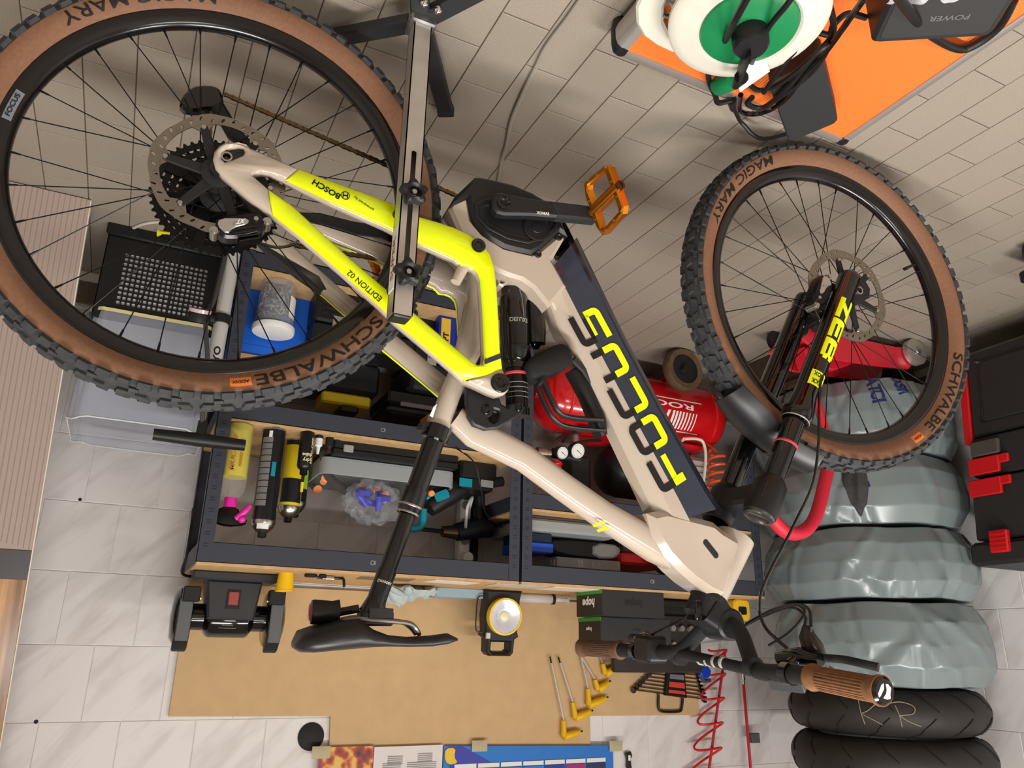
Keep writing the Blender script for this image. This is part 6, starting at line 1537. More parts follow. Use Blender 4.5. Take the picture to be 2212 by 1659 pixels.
# black tool cases
def tool_case(label, x0, x1, y0, y1, z0, z1, ribs=0, latch=2, m=BLK):
    t = thing('black_tool_case', label, 'tool case', ((x0+x1)/2, (y0+y1)/2, z0), 'black tool cases on the bottom shelf')
    zm = z0+(z1-z0)*.6
    q = MB(); q.cbox(x0, x1, y0, y1, z0, zm, .008); q.build('case_base', m, t); q = MB(); q.cbox(x0, x1, y0, y1, zm+.002, z1, .010); q.build('case_lid', m, t)
    for k in range(latch):
        xx = x0+(x1-x0)*(.22+.56*k/max(1, latch-1)); q = MB(); q.cbox(xx-.018, xx+.018, y0-.006, y0, zm-.022, zm+.016, .002); q.build('latch', CHROME if k == latch-1 else BLK, t)
    for k in range(ribs):
        q = MB(); q.cbox(x0+.02, x1-.02, y0-.004, y0, z0+.02+k*.018, z0+.028+k*.018, .001); q.build('rib', m, t)
    return t
tool_case('black ribbed tool case standing at the front of the bottom shelf', -.73, -.40, 2.20, 2.34, ZL, .235, ribs=5)
t = tool_case('black case with a grey top band and chrome latch behind the jar', -.66, -.385, 2.345, 2.50, ZL, .33, latch=1); q = MB(); q.prism([(-.64, .20), (-.62, .225), (-.5, .235), (-.44, .225), (-.44, .205), (-.5, .21), (-.61, .205)], 0, .004, mp=lambda a, b, w: V((a, 2.344-w, b)), bev=.001); q.build('grey_band', mat('band_grey', (74, 76, 78), .45), t)
t = tool_case('large black tool case with a clear latch strip and another case on it', -1.03, -.74, 2.26, 2.50, ZL, .31); q = MB(); q.cbox(-.98, -.79, 2.254, 2.26, .262, .278, .001); q.build('clear_strip', mat('clear_strip', (150, 140, 136), .15, alpha=.6), t)
t = tool_case('low black round-cornered case lying on the large tool case', -1.02, -.68, 2.30, 2.52, .312, .392, latch=0)
q = MB(); q.cbox(-.98, -.72, 2.292, 2.30, .352, .366, .001); q.build('clear_strip', mat('clear_strip', (150, 140, 136), .15, alpha=.6), t)
t = carton('mini_carton', 'little brown carton with black lettering on the low black case', -.90, -.80, 2.25, 2.33, .393, .437, CARD)
q = MB(); letter(q, 'rond', lambda u, v: V((-.85+u, 2.2480, .411+v)), .014, .05, .03); q.build('carton_lettering', LETT, t)
t = thing('yellow_tool', 'yellow and black hand tool lying behind the rear tyre', 'tool', (-.55, 2.30, .33)); q = MB(); q.cbox(-.64, -.48, 2.36, 2.46, .332, .372, .006); q.build('tool_shell', mat('tool_yellow', (214, 186, 24), .4), t); q = MB(); q.cbox(-.60, -.54, 2.35, 2.44, .373, .40, .006); q.build('tool_grip', BLK, t)
p = PY(975, 715, 2.20); t = thing('tape_pack', 'blue and yellow packet standing on the bottom shelf', 'packet', (p.x, 2.22, ZL))
q = MB(); q.cbox(p.x-.055, p.x+.04, 2.21, 2.25, ZL, .185, .002); q.build('packet', mat('packet_blue', (26, 44, 150), .4), t); q = MB(); q.cbox(p.x-.0, p.x+.033, 2.207, 2.21, ZL+.01, .175, .0005); q.build('yellow_panel', mat('packet_yellow', (226, 186, 60), .4), t)
q = MB(); letter(q, 'PT', lambda u, v: V((p.x+.016+v, 2.2064, .135-u)), .018, .03, .04); letter(q, 'Special cleaning cloth', lambda u, v: V((p.x-.02+v, 2.2088, .12-u)), .004, .09, .01); q.build('packet_lettering', LETT, t)
t = carton('brown_carton', 'plain brown carton behind the blue and yellow packet', -.90, -.755, 2.20, 2.255, ZL, .10, CARD) if False else None
# ================================================================== floor things
# ---- compressor
t = thing('air_compressor', 'red air compressor with twin gauges and brown-tyred wheel under the rack', 'compressor', (-1.62, 2.36, 0))
CY, CZ, CR = 2.36, .215, .135
def cmp_(a, b, w): return V((w, CY+a, CZ+b))
q = MB(); pr = [(.0001, -1.235)]+[(CR*math.sin(k*PI/16), -1.32+.085*math.cos(k*PI/16)) for k in range(1, 9)]+[(CR, -1.33)]
pr = [(.0001, -1.235), (.05, -1.24), (.095, -1.26), (.122, -1.29), (CR, -1.33), (CR, -1.985), (.122, -2.025), (.095, -2.055), (.05, -2.075), (.0001, -2.08)]
q.lathe(pr, cmp_, 44); tank = q.build('tank', REDP, t, ang=60)
for w in (-1.335, -1.98): q = MB(); q.lathe([(CR, w+.006), (CR+.003, w+.003), (CR+.003, w-.003), (CR, w-.006)], cmp_, 40); q.build('weld_seam', REDP, tank)
q = MB(); q.cyl((-1.225, CY-.03, CZ+.01), (-1.245, CY-.03, CZ+.01), .022, n=16); q.build('tank_port', REDP, tank)
# print panel on the near side of the tank
def tankmap(u, v, h=.0016): return V((u, CY-(CR+h)*math.cos(v/CR), CZ+(CR+h)*math.sin(v/CR)))
u0, u1, v0, v1 = -1.47, -1.90, -.022, .104
q = MB()
for (a, b, c_, d) in ((u0, u1, v0, v0+.004), (u0, u1-.0, v1-.004, v1)): q.grid(lambda u, v: tankmap(a+(b-a)*u, c_+(d-c_)*v), 12, 1)
q.add([tankmap(u1, v0), tankmap(u1, v1), tankmap(u1+.004, v1), tankmap(u1+.004, v0)], [(0, 1, 2, 3)])
q.build('print_border', WHT, tank)
q = MB()
for k in range(8):
    w_ = .010-.0008*k; ua = -1.765-.0155*k
    q.grid(lambda u, v: tankmap(ua+.012*v-w_*u, .024+.068*v), 1, 6) if True else q.add([tankmap(ua, .058), tankmap(ua-.020, .002), tankmap(ua-.020-w_, .002), tankmap(ua-w_, .058)], [(0, 1, 2, 3)])
letter(q, 'ABAC', lambda u, v: tankmap(-1.645+u, .058+v*1.0), .064, .22, .02)
letter(q, 'ROCKET', lambda u, v: tankmap(-1.69+u, .003+v), .020, .34, .02)
q.build('tank_lettering', WHT, tank)
# wheel, feet, plate
p = V((-1.79, 2.19, .085)); wmp = lambda a, b, w: V((p.x+a, p.y+w, p.z+b))
q = MB(); q.lathe([(.058, -.018), (.078, -.021), (.084, -.012), (.085, 0), (.084, .012), (.078, .021), (.058, .018)], wmp, 36, closedprof=True); wl = q.build('wheel_tyre', mat('brown_tyre', (88, 68, 44), .8, noise=.25, nscale=70), t)
q = MB(); q.lathe([(.059, -.014), (.052, -.016), (.018, -.010), (.014, -.022), (.0001, -.022)], wmp, 30); q.build('wheel_disc', BLK, wl)
q = MB(); q.cyl((p.x, p.y-.02, p.z), (p.x, 2.36, p.z), .008, n=10); q.box(p.x-.03, p.x+.03, 2.20, 2.215, .07, .13); q.cyl((-1.42, 2.30, 0.0), (-1.42, 2.30, .10), .012, n=12); q.cyl((-1.42, 2.42, 0.0), (-1.42, 2.42, .10), .012, n=12); q.build('axle_and_feet', REDP, t)
q = MB(); q.cbox(-1.95, -1.38, CY-.09, CY+.09, CZ+CR-.005, CZ+CR+.012, .004); q.build('top_plate', REDP, t)
# gauges
def gauge(px, r, nm):
    c = PY(px[0], px[1], 2.29); gm = frame(c, (1, 0, 0), (0, .3, 1))
    q = MB(); q.lathe([(.0001, -.02), (r, -.02), (r+.003, 0), (r+.003, .010), (r, .011), (r, .007), (.0001, .007)], gm, 32); g = q.build('gauge', BLK, t)
    q = MB(); q.lathe([(.0001, .0082), (r*.97, .0082)], gm, 32); q.build('dial', WHT, g)
    q = MB(); q.prism([(-.0012, -.006), (.0012, -.006), (.0006, r*.75), (-.0006, r*.75)], .0086, .0094, mp=lambda a, b, w: gm(a*.5+b*-.8, a*.8+b*.5, w)); q.build('needle', LETT, g)
    q = MB(); q.prism(circ(r*.82, 30), .0083, .0087, [circ(r*.78, 30)], mp=gm); q.build('scale_ring', SILV, g)
gauge((1213, 978), .022, 'a'); gauge((1246, 974), .027, 'b')
c = PY(1212, 985, 2.31)
q = MB(); q.tube([c+V((.03, .01, -.01)), c+V((-.08, .01, .0))], .018, 12); q.build('manifold', BLK, t)
a = PY(1202, 998, 2.29); b = PY(1200, 1022, 2.29); q = MB(); q.cyl(a, b, .020, n=18); q.lathe([(.0205, .004), (.022, .006), (.022, .010), (.0205, .012)], frame(a, (1, 0, 0), (0, 1, 0)), 18); q.build('red_knob', REDP, t)
a = PY(1188, 980, 2.29); b = PY(1140, 974, 2.29); q = MB(); q.cyl(a, a+(b-a)*.2, .013, n=12); q.cyl(a+(b-a)*.2, a+(b-a)*.6, .017, n=14); q.cyl(a+(b-a)*.6, a+(b-a)*.8, .011, n=12); q.cyl(a+(b-a)*.8, b, .006, n=10); q.build('quick_coupling', mat('brass_steel', (170, 160, 140), .25, .95), t)
p = PY(1245, 1010, 2.34); q = MB(); q.cbox(p.x-.045, p.x+.045, 2.31, 2.40, .44, .60, .010); q.build('pressure_switch', BLK, t)
q = MB(); q.tube([(p.x, 2.35, .44), (p.x, 2.35, .355)], .016, 12); q.build('riser_pipe', STEELM, t)
q = MB(); q.tube(spline([PY(1216, 955, 2.3), PY(1228, 940, 2.3), PY(1260, 933, 2.3), PY(1295, 935, 2.32)], 6), .005, 8); q.tube(spline([PY(1238, 958, 2.3), PY(1270, 952, 2.3), PY(1298, 952, 2.32)], 6), .005, 8); q.build('black_hoses', BLK, t)
# pump head: black ribbed hood, grey motor with cooling ribs
p = PY(1350, 1020, 2.38); hx = p.x
hm = lambda a, b, w: V((hx+w, 2.39+a, .46+b))
q = MB(); q.lathe([(.0001, .105), (.045, .10), (.075, .085), (.092, .06), (.096, .03), (.096, -.10), (.080, -.12), (.0001, -.12)], hm, 36); hood = q.build('pump_hood', BLK, t)
q = MB()
for k in range(9): q.lathe([(.0955, .03-.014*k), (.0985, .027-.014*k), (.0985, .023-.014*k), (.0955, .020-.014*k)], hm, 36)
q.build('hood_ribs', BLK, hood)
q = MB(); q.cyl((hx, 2.39, .36), (hx, 2.39, .40), .05, n=20); q.build('hood_base', BLK, hood)
p = PY(1485, 1015, 2.36); q = MB(); q.prism(rrect(.15, .16, .03), 0, .13, mp=lambda a, b, w: V((-1.98+w, 2.38+a, .455+b)), bev=.01); mo = q.build('motor', mat('motor_grey', (196, 192, 184), .5), t)
for k in range(5):
    q = MB(); q.cbox(-1.978+.0, -1.855, 2.296, 2.303, .40+.024*k, .412+.024*k, .001); q.build('cooling_rib', mat('motor_grey', (196, 192, 184), .5), mo)
q = MB(); q.tube(spline([PY(1478, 948, 2.24), PY(1505, 948, 2.24), PY(1520, 958, 2.24), PY(1524, 1000, 2.24), PY(1512, 1092, 2.24)], 5), .006, 10); q.tube([PY(1478, 948, 2.24), V((-1.84, 2.34, .355))], .006, 8); q.tube([PY(1512, 1092, 2.24), V((-1.90, 2.38, .53))], .006, 8); q.build('white_handle', mat('cream_tube', (222, 216, 200), .4), t)
# orange coil hose beside the compressor
t = thing('orange_coil_hose', 'short orange coiled hose hanging between compressor and tyre stack', 'hose', (-2.0, 2.24, .30)); pts = []
pa_, pb_ = PY(1548, 975, 2.25), PY(1548, 1098, 2.25)
for i in range(7*18):
    f = i/(7*18); a = 2*PI*f*7; c = pa_+(pb_-pa_)*f; pts.append(c+V((.030*math.cos(a), .030*math.sin(a), .0)))
q = MB(); q.tube(pts, .0055, 7); q.build('coil', mat('orange_hose', (226, 84, 36), .35), t)
q = MB(); q.tube([pa_, pa_+V((.02, .05, -.05)), V((-1.97, 2.36, .35))], .005, 8); q.build('lead', mat('orange_hose', (226, 84, 36), .35), t)
# ---- red trolley jack
t = thing('trolley_jack', 'red trolley jack with a bent red handle in front of the wrapped tyres', 'jack', (-2.2, 1.78, 0))
JR = mat('jack_red', (206, 34, 52), .3, coat=.3)
jy = 1.80
for sg in (-1, 1):
    q = MB(); q.prism([(-2.52, .035), (-2.44, .115), (-2.25, .135), (-2.02, .15), (-1.92, .10), (-1.96, .05), (-2.2, .045)], -.005, .005, mp=lambda a, b, w: V((a, jy+sg*.075+w, b)), bev=.001); q.build('side_plate', JR, t)
q = MB(); q.cbox(-2.30, -1.98, jy-.07, jy+.07, .055, .08, .003); q.build('cross_plate', JR, t)
q = MB(); q.prism([(-2.30, .08), (-2.12, .16), (-2.0, .17), (-1.98, .10), (-2.1, .075)], -.03, .03, mp=lambda a, b, w: V((a, jy+w, b)), bev=.005); q.build('lift_arm', JR, t)
for k, (x, r) in enumerate(((-2.465, .05), (-1.98, .035))):
    for sg in (-1, 1):
        q = MB(); q.lathe([(.0001, .014), (r*.8, .014), (r, .010), (r, -.010), (r*.8, -.014), (.0001, -.014)], lambda a, b, w: V((x+a, jy+sg*.095+w, r+b)), 24); wl = q.build('jack_wheel', STEELM if k == 0 else BLK, t)
        q = MB(); q.cyl((x, jy+sg*.110, r), (x, jy+sg*.114, r), .012, n=12); q.build('wheel_nut', CHROME, wl)
hp_ = [V((-2.04, jy, .15)), PY(1728, 735, 1.80), PY(1745, 830, 1.83), PY(1795, 970, 1.80), PY(1782, 1040, 1.78), PY(1762, 1115, 1.76), PY(1735, 1148, 1.75), PY(1700, 1150, 1.74), PY(1672, 1125, 1.74), PY(1640, 1080, 1.75)]
q = MB(); q.tube(spline(hp_[3:], 5), .021, 12); q.build('jack_handle', mat('jack_handle_red', (214, 40, 62), .5), t)
q = MB(); q.tube([V((-2.05, jy, .14)), PY(1740, 780, 1.81), PY(1795, 975, 1.80)], .015, 10); q.build('handle_tube', JR, t)
# ---- wrapped car tyres
TC = V((-2.43, 2.00, 0)); BAGM = mat('grey_bag', (112, 124, 126), .30, bump=.0, noise=.05, nscale=6)
def bag_material():
    m = bpy.data.materials.new('grey_plastic_bag'); m.use_nodes = True; nt = m.node_tree; b = nt.nodes['Principled BSDF']; L = nt.links.new
    b.inputs['Base Color'].default_value = rgb(118, 130, 131); b.inputs['Roughness'].default_value = .27; b.inputs['Specular IOR Level'].default_value = .6
    tc = nt.nodes.new('ShaderNodeTexCoord'); mp = nt.nodes.new('ShaderNodeMapping'); mp.inputs['Scale'].default_value = (1, 1, .55); L(tc.outputs['Object'], mp.inputs[0])
    n = nt.nodes.new('ShaderNodeTexNoise'); n.noise_type = 'RIDGED_MULTIFRACTAL'; n.inputs['Scale'].default_value = 4.2; n.inputs['Detail'].default_value = 2.5; n.inputs['Distortion'].default_value = .9; n.inputs['Roughness'].default_value = .45; L(mp.outputs[0], n.inputs['Vector'])
    bp = nt.nodes.new('ShaderNodeBump'); bp.inputs['Strength'].default_value = .42; bp.inputs['Distance'].default_value = .022; L(n.outputs['Fac'], bp.inputs['Height']); L(bp.outputs[0], b.inputs['Normal'])
    return m
BAGM = bag_material()
levels_ = [(.17, .44), (.44, .69), (.69, .93), (.93, 1.20)]
lbls = ['car tyre in a grey plastic bag with blue print, behind the trolley jack', 'grey-bagged car tyre with black tread showing through a gap in the bag', 'unprinted grey-bagged car tyre lying between two other bagged tyres', 'grey-bagged car tyre touching the bare motorcycle tyre with chalk letters']
_cr = {}
def bag_wrinkle(a, v, k):
    """soft folds plus a few straight creases at random slants"""
    if k not in _cr:
        rnd = random.Random(70+k)
        _cr[k] = [(rnd.uniform(0, 2*PI), rnd.uniform(.2, .85), rnd.uniform(-1.2, 1.2), rnd.uniform(.018, .05), rnd.uniform(.25, .7), rnd.choice((-1, 1, 1))*rnd.uniform(.004, .010)) for _ in range(46)]
    w = .006*math.sin(2*a+k)+.004*math.sin(5*a+2*v+k*2)
    for (a0, v0, sl, wd, ln, am) in _cr[k]:
        d = (a-a0+PI) % (2*PI)-PI
        if abs(d) > .9: continue
        y = v-v0; c, s_ = math.cos(sl), math.sin(sl); e = (d*c-y*s_); l = (d*s_+y*c)
        if abs(e) > 3*wd: continue
        w += am*math.exp(-(e/wd)**2-(l/ln)**4)
    return w
def bag_pt(k, u, v, z0, z1, off=0.0):
    a = 2*PI*u; h = z1-z0
    # v: 0 bottom centre .. 1 top centre
    prof = [(.10, .02), (.26, .015), (.315, .03), (.345, .25), (.352, .5), (.345, .75), (.315, .97), (.26, .985), (.10, .98)]
    x = v*(len(prof)-1); i = min(int(x), len(prof)-2); f = x-i; f = f*f*(3-2*f)
    r = prof[i][0]*(1-f)+prof[i+1][0]*f; z = prof[i][1]*(1-f)+prof[i+1][1]*f
    r += bag_wrinkle(a, v, k)*min(1, r/.3)+off; zz = z0+h*z+.004*math.sin(7*a+k)*math.sin(PI*v)
    zz = min(max(zz, z0+.002), z1-.002)
    return V((TC.x+r*math.cos(a), TC.y+r*math.sin(a), zz))
pl = thing('wooden_pallet', 'dark wooden pallet under the stack of wrapped tyres', 'pallet', (TC.x, TC.y, 0))
PAL = mat('pallet_dark', (70, 54, 40), .85, noise=.2, nscale=30)
for k in range(4):
    q = MB(); yy = TC.y-.045+.11*k; q.cbox(TC.x-.33, TC.x+.33, yy-.045, yy+.045, .145, .168, .002); q.build('plank', PAL, pl)
for x in (-.27, 0, .27):
    q = MB(); q.cbox(TC.x+x-.04, TC.x+x+.04, TC.y-.09, TC.y+.33, 0, .144, .003); q.build('bearer', PAL, pl)
for k, (z0, z1) in enumerate(levels_):
    t = thing('wrapped_car_tyre', lbls[k], 'tyre', (TC.x, TC.y, z0), 'wrapped car tyres')
    q = MB()
    NU, NV = 180, 48
    full = k != 1
    for j in range(NV+1):
        for i in range(NU): q.v.append(bag_pt(k, i/NU, j/NV, z0, z1))
    gap = (ray(1850, 1080).xy); ga = math.atan2(-gap.y, -gap.x)
    for j in range(NV):
        for i in range(NU):
            a = 2*PI*(i+.5)/NU; d = (a-ga+PI) % (2*PI)-PI
            q.f.append([j*NU+i, j*NU+(i+1) % NU, (j+1)*NU+(i+1) % NU, (j+1)*NU+i]); q.mi.append(0)
    q.build('plastic_bag', BAGM, t, ang=180)
    q = MB(); zm = (z0+z1)/2; hh = (z1-z0)/2-.02; mpz = VM(TC, zm)
    q.lathe([(.19, -hh), (.25, -hh), (.305, -hh*.8), (.322, -hh*.4), (.322, hh*.4), (.305, hh*.8), (.25, hh), (.19, hh)], mpz, 60); q.build('tyre', RUB, t)
    if not full:
        q = MB(); q.grid(lambda u, v: bag_pt(1, (ga-.10+.23*u)/(2*PI), .36+(.34-1.3*abs(u-.45)**1.6*.5)*v, z0, z1, .0025), 16, 10); q.build('exposed_tread', TREAD, t)
    if False:
        for (wd_, aoff, zc, rot) in (((('MATICI', .16, .40, 1), ('ASSISTENZA', .06, .36, 1)) if k == 0 else (('PNEUS', -.05, .82, 1),))[0:2]):
            pass
INKB = mat('ink_blue', (34, 38, 110), .5)
def bag_text(t, k, s_, px, h, w_, rot):
    d = ray(*px); a = math.atan2(d.y, d.x); z0, z1 = levels_[k]
    # angle on the bag seen at that pixel: solve by marching
    best = None
    for i in range(400):
        u = i/400
        for j in range(8, 32):
            p = bag_pt(k, u, j/40, z0, z1); e = p-CAM; zz = e.dot(_fw); x = 1106-FPX*e.dot(_r)/zz; y = 829.5+FPX*e.dot(_u)/zz
            if (p-TC).xy.dot(-d.xy) < 0: continue
            q_ = (x-px[0])**2+(y-px[1])**2
            if best is None or q_ < best[0]: best = (q_, u, j/40)
    _, u0, v0 = best; q = MB(); cr, sr = math.cos(rot), math.sin(rot)
    letter(q, s_, lambda a_, b_: bag_pt(k, u0+(a_*cr-b_*sr)/(2*PI*.345), v0+(a_*sr+b_*cr)/(z1-z0)*.5, z0, z1, .0015), h, w_, .03); q.build('bag_print', INKB, t)
tyres = [o for o in COL.objects if o.name.startswith('wrapped_car_tyre')]
bag_text(tyres[0], 0, 'MATICI', (1890, 838), .045, .13, PI/2*1.05)
bag_text(tyres[0], 0, 'TOSIA', (1940, 830), .045, .12, PI/2*1.05)
bag_text(tyres[1], 1, 'JR', (1862, 1048), .045, .06, PI/2*1.15)
# ---- motorcycle tyres
def moto(z0, z1, label, k, cx=0.0):
    t = thing('motorcycle_tyre', label, 'tyre', (TC.x+cx, TC.y, z0), 'bare motorcycle tyres'); mp = VM((TC.x+cx, TC.y), (z0+z1)/2); h = (z1-z0)/2; R_ = .318
    q = MB(); pr = [(R_-.10+0, -h*.92)]+[(R_-.075+.075*math.cos(a), h*math.sin(a)) for a in [(-80+160*i/14)*PI/180 for i in range(15)]]+[(R_-.10, h*.92)]
    q.lathe(pr, mp, 72); q.build('tyre_body', mat('worn_tread', (40, 36, 33), .6, noise=.12, nscale=14), t, ang=60)
    q = MB(); random.seed(20+k)
    for i in range(15):
        a0 = 2*PI*i/15+.1
        for sg in (-1, 1):
            pts = [mp((R_-.075+.0755*math.cos(e*sg*PI/180))*math.cos(a0+sg*.02+d), (R_-.075+.0755*math.cos(e*sg*PI/180))*math.sin(a0+sg*.02+d), h*math.sin(e*sg*PI/180)*1.004) for e, d in ((8, 0), (20, .05), (36, .11), (52, .14), (66, .22))]
            q.tube(spline(pts, 3), .0028, 5, flat=.5)
    q.build('tread_grooves', mat('groove', (16, 15, 15), .8), t, kind='stuff')
    return t, mp, R_, h
t5, mp5, R5, h5 = moto(1.201, 1.342, 'bare worn motorcycle tyre with chalk letters resting on the wrapped tyres', 0)
d = ray(1880, 1560); a0 = math.atan2(-d.y, -d.x); q = MB()
def on5(u, v): return mp5((R5-.075+.0765*math.cos(v/h5*.9))*math.cos(a0+u/R5), (R5-.075+.0765*math.cos(v/h5*.9))*math.sin(a0+u/R5), h5*math.sin(v/h5*.9)*1.01)
for st_ in ([(-.085, .045), (-.078, 0), (-.072, -.038)], [(-.03, .035), (-.058, .008), (-.075, -.002), (-.045, -.02), (-.02, -.036)], [(.035, -.04), (.03, 0), (.022, .03)], [(.0, .034), (.04, .042), (.075, .028), (.07, .005), (.03, -.002)], [(.03, -.002), (.055, -.02), (.09, -.036)]):
    q.tube(spline([on5(-u, -v) for u, v in st_], 5), .0014, 5)
q.build('chalk_marks', mat('chalk', (150, 138, 116), .9), t5)
moto(1.345, 1.49, 'bare motorcycle tyre cut off by the edge of the picture', 1, .005)
# ---- toolbox on a trolley
t = thing('tool_trolley', 'low dark trolley on castors under the black toolbox', 'trolley', (-2.45, .95, 0))
q = MB(); q.cbox(-2.74, -2.12, .55, 1.12, .075, .112, .006); q.build('deck', BLK, t)
for (x, y) in ((-2.14, 1.08), (-2.70, 1.08), (-2.14, .6), (-2.70, .6)):
    q = MB(); q.lathe([(.0001, .012), (.030, .012), (.036, .008), (.036, -.008), (.030, -.012), (.0001, -.012)], lambda a, b, w: V((x+a, y+w, .036+b)), 20); w_ = q.build('castor', RUB, t); q = MB(); q.cyl((x, y-.014, .036), (x, y+.014, .036), .008, n=10); q.build('castor_hub', STEELM, w_)
t = thing('rolling_toolbox', 'tall black toolbox with red latches and red edge beside the tyre stack', 'toolbox', (-2.63, 1.15, .113))
TX, ty0_, ty1_ = -2.50, .70, 1.585
DK = mat('toolbox_black', (34, 33, 33), .55, noise=.08, nscale=200)
def tb(a0, a1, b0, b1, w0, w1, c=.006): return MB().cbox(b0, b1, w0, w1, a0, a1, c, mp=lambda x, y, z: V((y, x+(z-.113)*.09, z)))
tb(.113, .40, ty0_, ty1_-.04, TX-.27, TX).build('lower_box', DK, t)
tb(.405, .535, ty0_, ty1_-.03, TX-.27, TX+.004).build('middle_box', DK, t)
tb(.54, .74, ty0_, ty1_-.02, TX-.27, TX+.002).build('upper_box', DK, t)
tb(.745, .82, ty0_, ty1_, TX-.285, TX+.014, .012).build('lid', DK, t)
REDL = mat('latch_red', (190, 16, 22), .4)
tb(.16, .42, ty1_-.040, ty1_-.012, TX-.05, TX+.006, .003).build('red_edge', REDL, t)
for (za, zb, ya, yb) in ((.475, .530, 1.455, 1.560), (.545, .60, 1.455, 1.565)):
    tb(za, zb, ya, yb, TX+.004, TX+.018, .003).build('red_bar', REDL, t); tb(za, za+.028, ya-.03, ya+.01, TX+.004, TX+.016, .003).build('red_bar_step', REDL, t)
lt = tb(.715, .785, 1.445, 1.505, TX+.010, TX+.030, .004).build('red_latch', REDL, t)
for k in range(4): tb(.725+.014*k, .729+.014*k, 1.448, 1.502, TX+.030, TX+.0325, .0008).build('latch_rib', REDL, lt)
tb(.42, .47, 1.45, 1.545, TX+.004, TX+.020, .004).build('grey_catch', mat('catch_grey', (70, 66, 62), .45), t)
tb(.15, .36, 1.18, 1.50, TX, TX+.008, .006).build('front_panel', DK, t)
tb(.80, .835, .9, 1.45, TX-.20, TX-.10, .010).build('top_handle', DK, t)
# ---- orange board with the cable reel
OZ = .070
t = thing('orange_board', 'orange ribbed board with rounded aluminium edges and black corner feet', 'board', (-.95, .58, 0))
bx0, bx1, by0, by1 = -1.240, -.655, .18, .945
def ribbed(name, col):
    m = bpy.data.materials.new(name); m.use_nodes = True; nt = m.node_tree; b = nt.nodes['Principled BSDF']; L = nt.links.new
    b.inputs['Base Color'].default_value = rgb(*col); b.inputs['Roughness'].default_value = .5
    tc = nt.nodes.new('ShaderNodeTexCoord'); w = nt.nodes.new('ShaderNodeTexWave'); w.bands_direction = 'X'; w.inputs['Scale'].default_value = 55; w.inputs['Distortion'].default_value = 0; L(tc.outputs['Object'], w.inputs['Vector'])
    bp = nt.nodes.new('ShaderNodeBump'); bp.inputs['Strength'].default_value = .5; bp.inputs['Distance'].default_value = .003; L(w.outputs['Fac'], bp.inputs['Height']); L(bp.outputs[0], b.inputs['Normal']); return m
q = MB(); q.cbox(bx0+.012, bx1-.012, by0+.012, by1-.012, .020, OZ-.002, .002); q.build('orange_panel', ribbed('orange_ribbed', (250, 122, 46)), t)
ALU = mat('satin_alu', (196, 190, 184), .35, .7)
for nm, a, b in (('edge', (bx0+.02, by1), (bx1-.02, by1)), ('edge', (bx0, by0+.02), (bx0, by1-.02)), ('edge', (bx1, by0+.02), (bx1, by1-.02)), ('edge', (bx0+.02, by0), (bx1-.02, by0))):
    q = MB(); d = (V((*b, 0))-V((*a, 0))).normalized(); n_ = V((d.y, -d.x, 0)); c = V(((bx0+bx1)/2, (by0+by1)/2, 0)); n_ = n_ if (V((*a, 0))-c).dot(n_) > 0 else -n_
    pr = [(-.018, OZ+.001), (-.004, OZ+.001), (.004, OZ-.004), (.008, OZ-.014), (.008, .034), (.004, .022), (-.018, .018)]
    q.rings([[V((*p, 0))+n_*x+V((0, 0, z)) for x, z in pr] for p in (a, b)]); q.build('aluminium_edge', ALU, t)
for (x, y) in ((bx0, by0), (bx0, by1), (bx1, by0), (bx1, by1)):
    q = MB(); q.lathe([(.0001, OZ+.002), (.010, OZ+.002), (.016, OZ-.006), (.018, OZ-.02), (.018, .02), (.014, 0.0), (.0001, 0)], VM((x+(.010 if x == bx0 else -.010), y+(.010 if y == by0 else -.010)), 0), 24); q.build('corner_foot', BLK, t)
q = MB(); q.lathe([(.0001, .016), (.022, .016), (.022, .030), (.0001, .030)], lambda a, b, w: V((bx0+a*.5-.004, .79+b, w)), 20); q.build('side_foot', BLK, t)
q = MB(); pts = [V((bx1+.005+.02*math.cos(a), .76+.03*math.sin(a), OZ+.03+.02*math.sin(a))) for a in [2*PI*i/16 for i in range(16)]]; q.tube(pts, .005, 8, closed=True); q.build('steel_ring', CHROME, t)
# cable reel
rcx, rcy = -.742, .700
t = thing('cable_reel', 'white and green plastic cable reel lying on the orange board', 'cable reel', (rcx, rcy, OZ))
OFF = mat('reel_white', (214, 210, 196), .4); mp = VM((rcx, rcy), OZ)
q = MB(); q.lathe([(.0001, .012), (.115, .012), (.124, .004), (.124, .002), (.0001, .002)], mp, 48); q.build('lower_flange', OFF, t)
q = MB(); q.lathe([(.085, .012), (.085, .088)], mp, 36); q.build('drum', OFF, t)
q = MB(); q.lathe([(.076, .112), (.080, .116), (.086, .114), (.108, .106), (.120, .102), (.124, .097), (.124, .090), (.07, .090)], mp, 56); q.build('upper_flange', OFF, t)
q = MB(); q.lathe([(.0001, .122), (.060, .121), (.074, .116), (.0765, .110)], mp, 48); q.build('green_cap', mat('reel_green', (18, 122, 70), .35), t)
q = MB(); q.prism(smooth_poly([(.05, -.135), (.12, -.11), (.158, -.02), (.156, .08), (.115, .135), (.05, .150), (-.01, .140), (0, .127), (.05, .125), (.10, .09), (.125, .02), (.11, -.07)], 1), .040, .056, mp=mp, bev=.004); q.build('stand_frame', OFF, t)
q = MB(); rr2 = [mp(.105*math.cos(2*PI*i/40), .105*math.sin(2*PI*i/40), .02+.011*(i//40)) for i in range(240)]; q.tube(rr2, .0052, 6); q.build('wound_cable', mat('reel_cable', (150, 142, 130), .5), t)
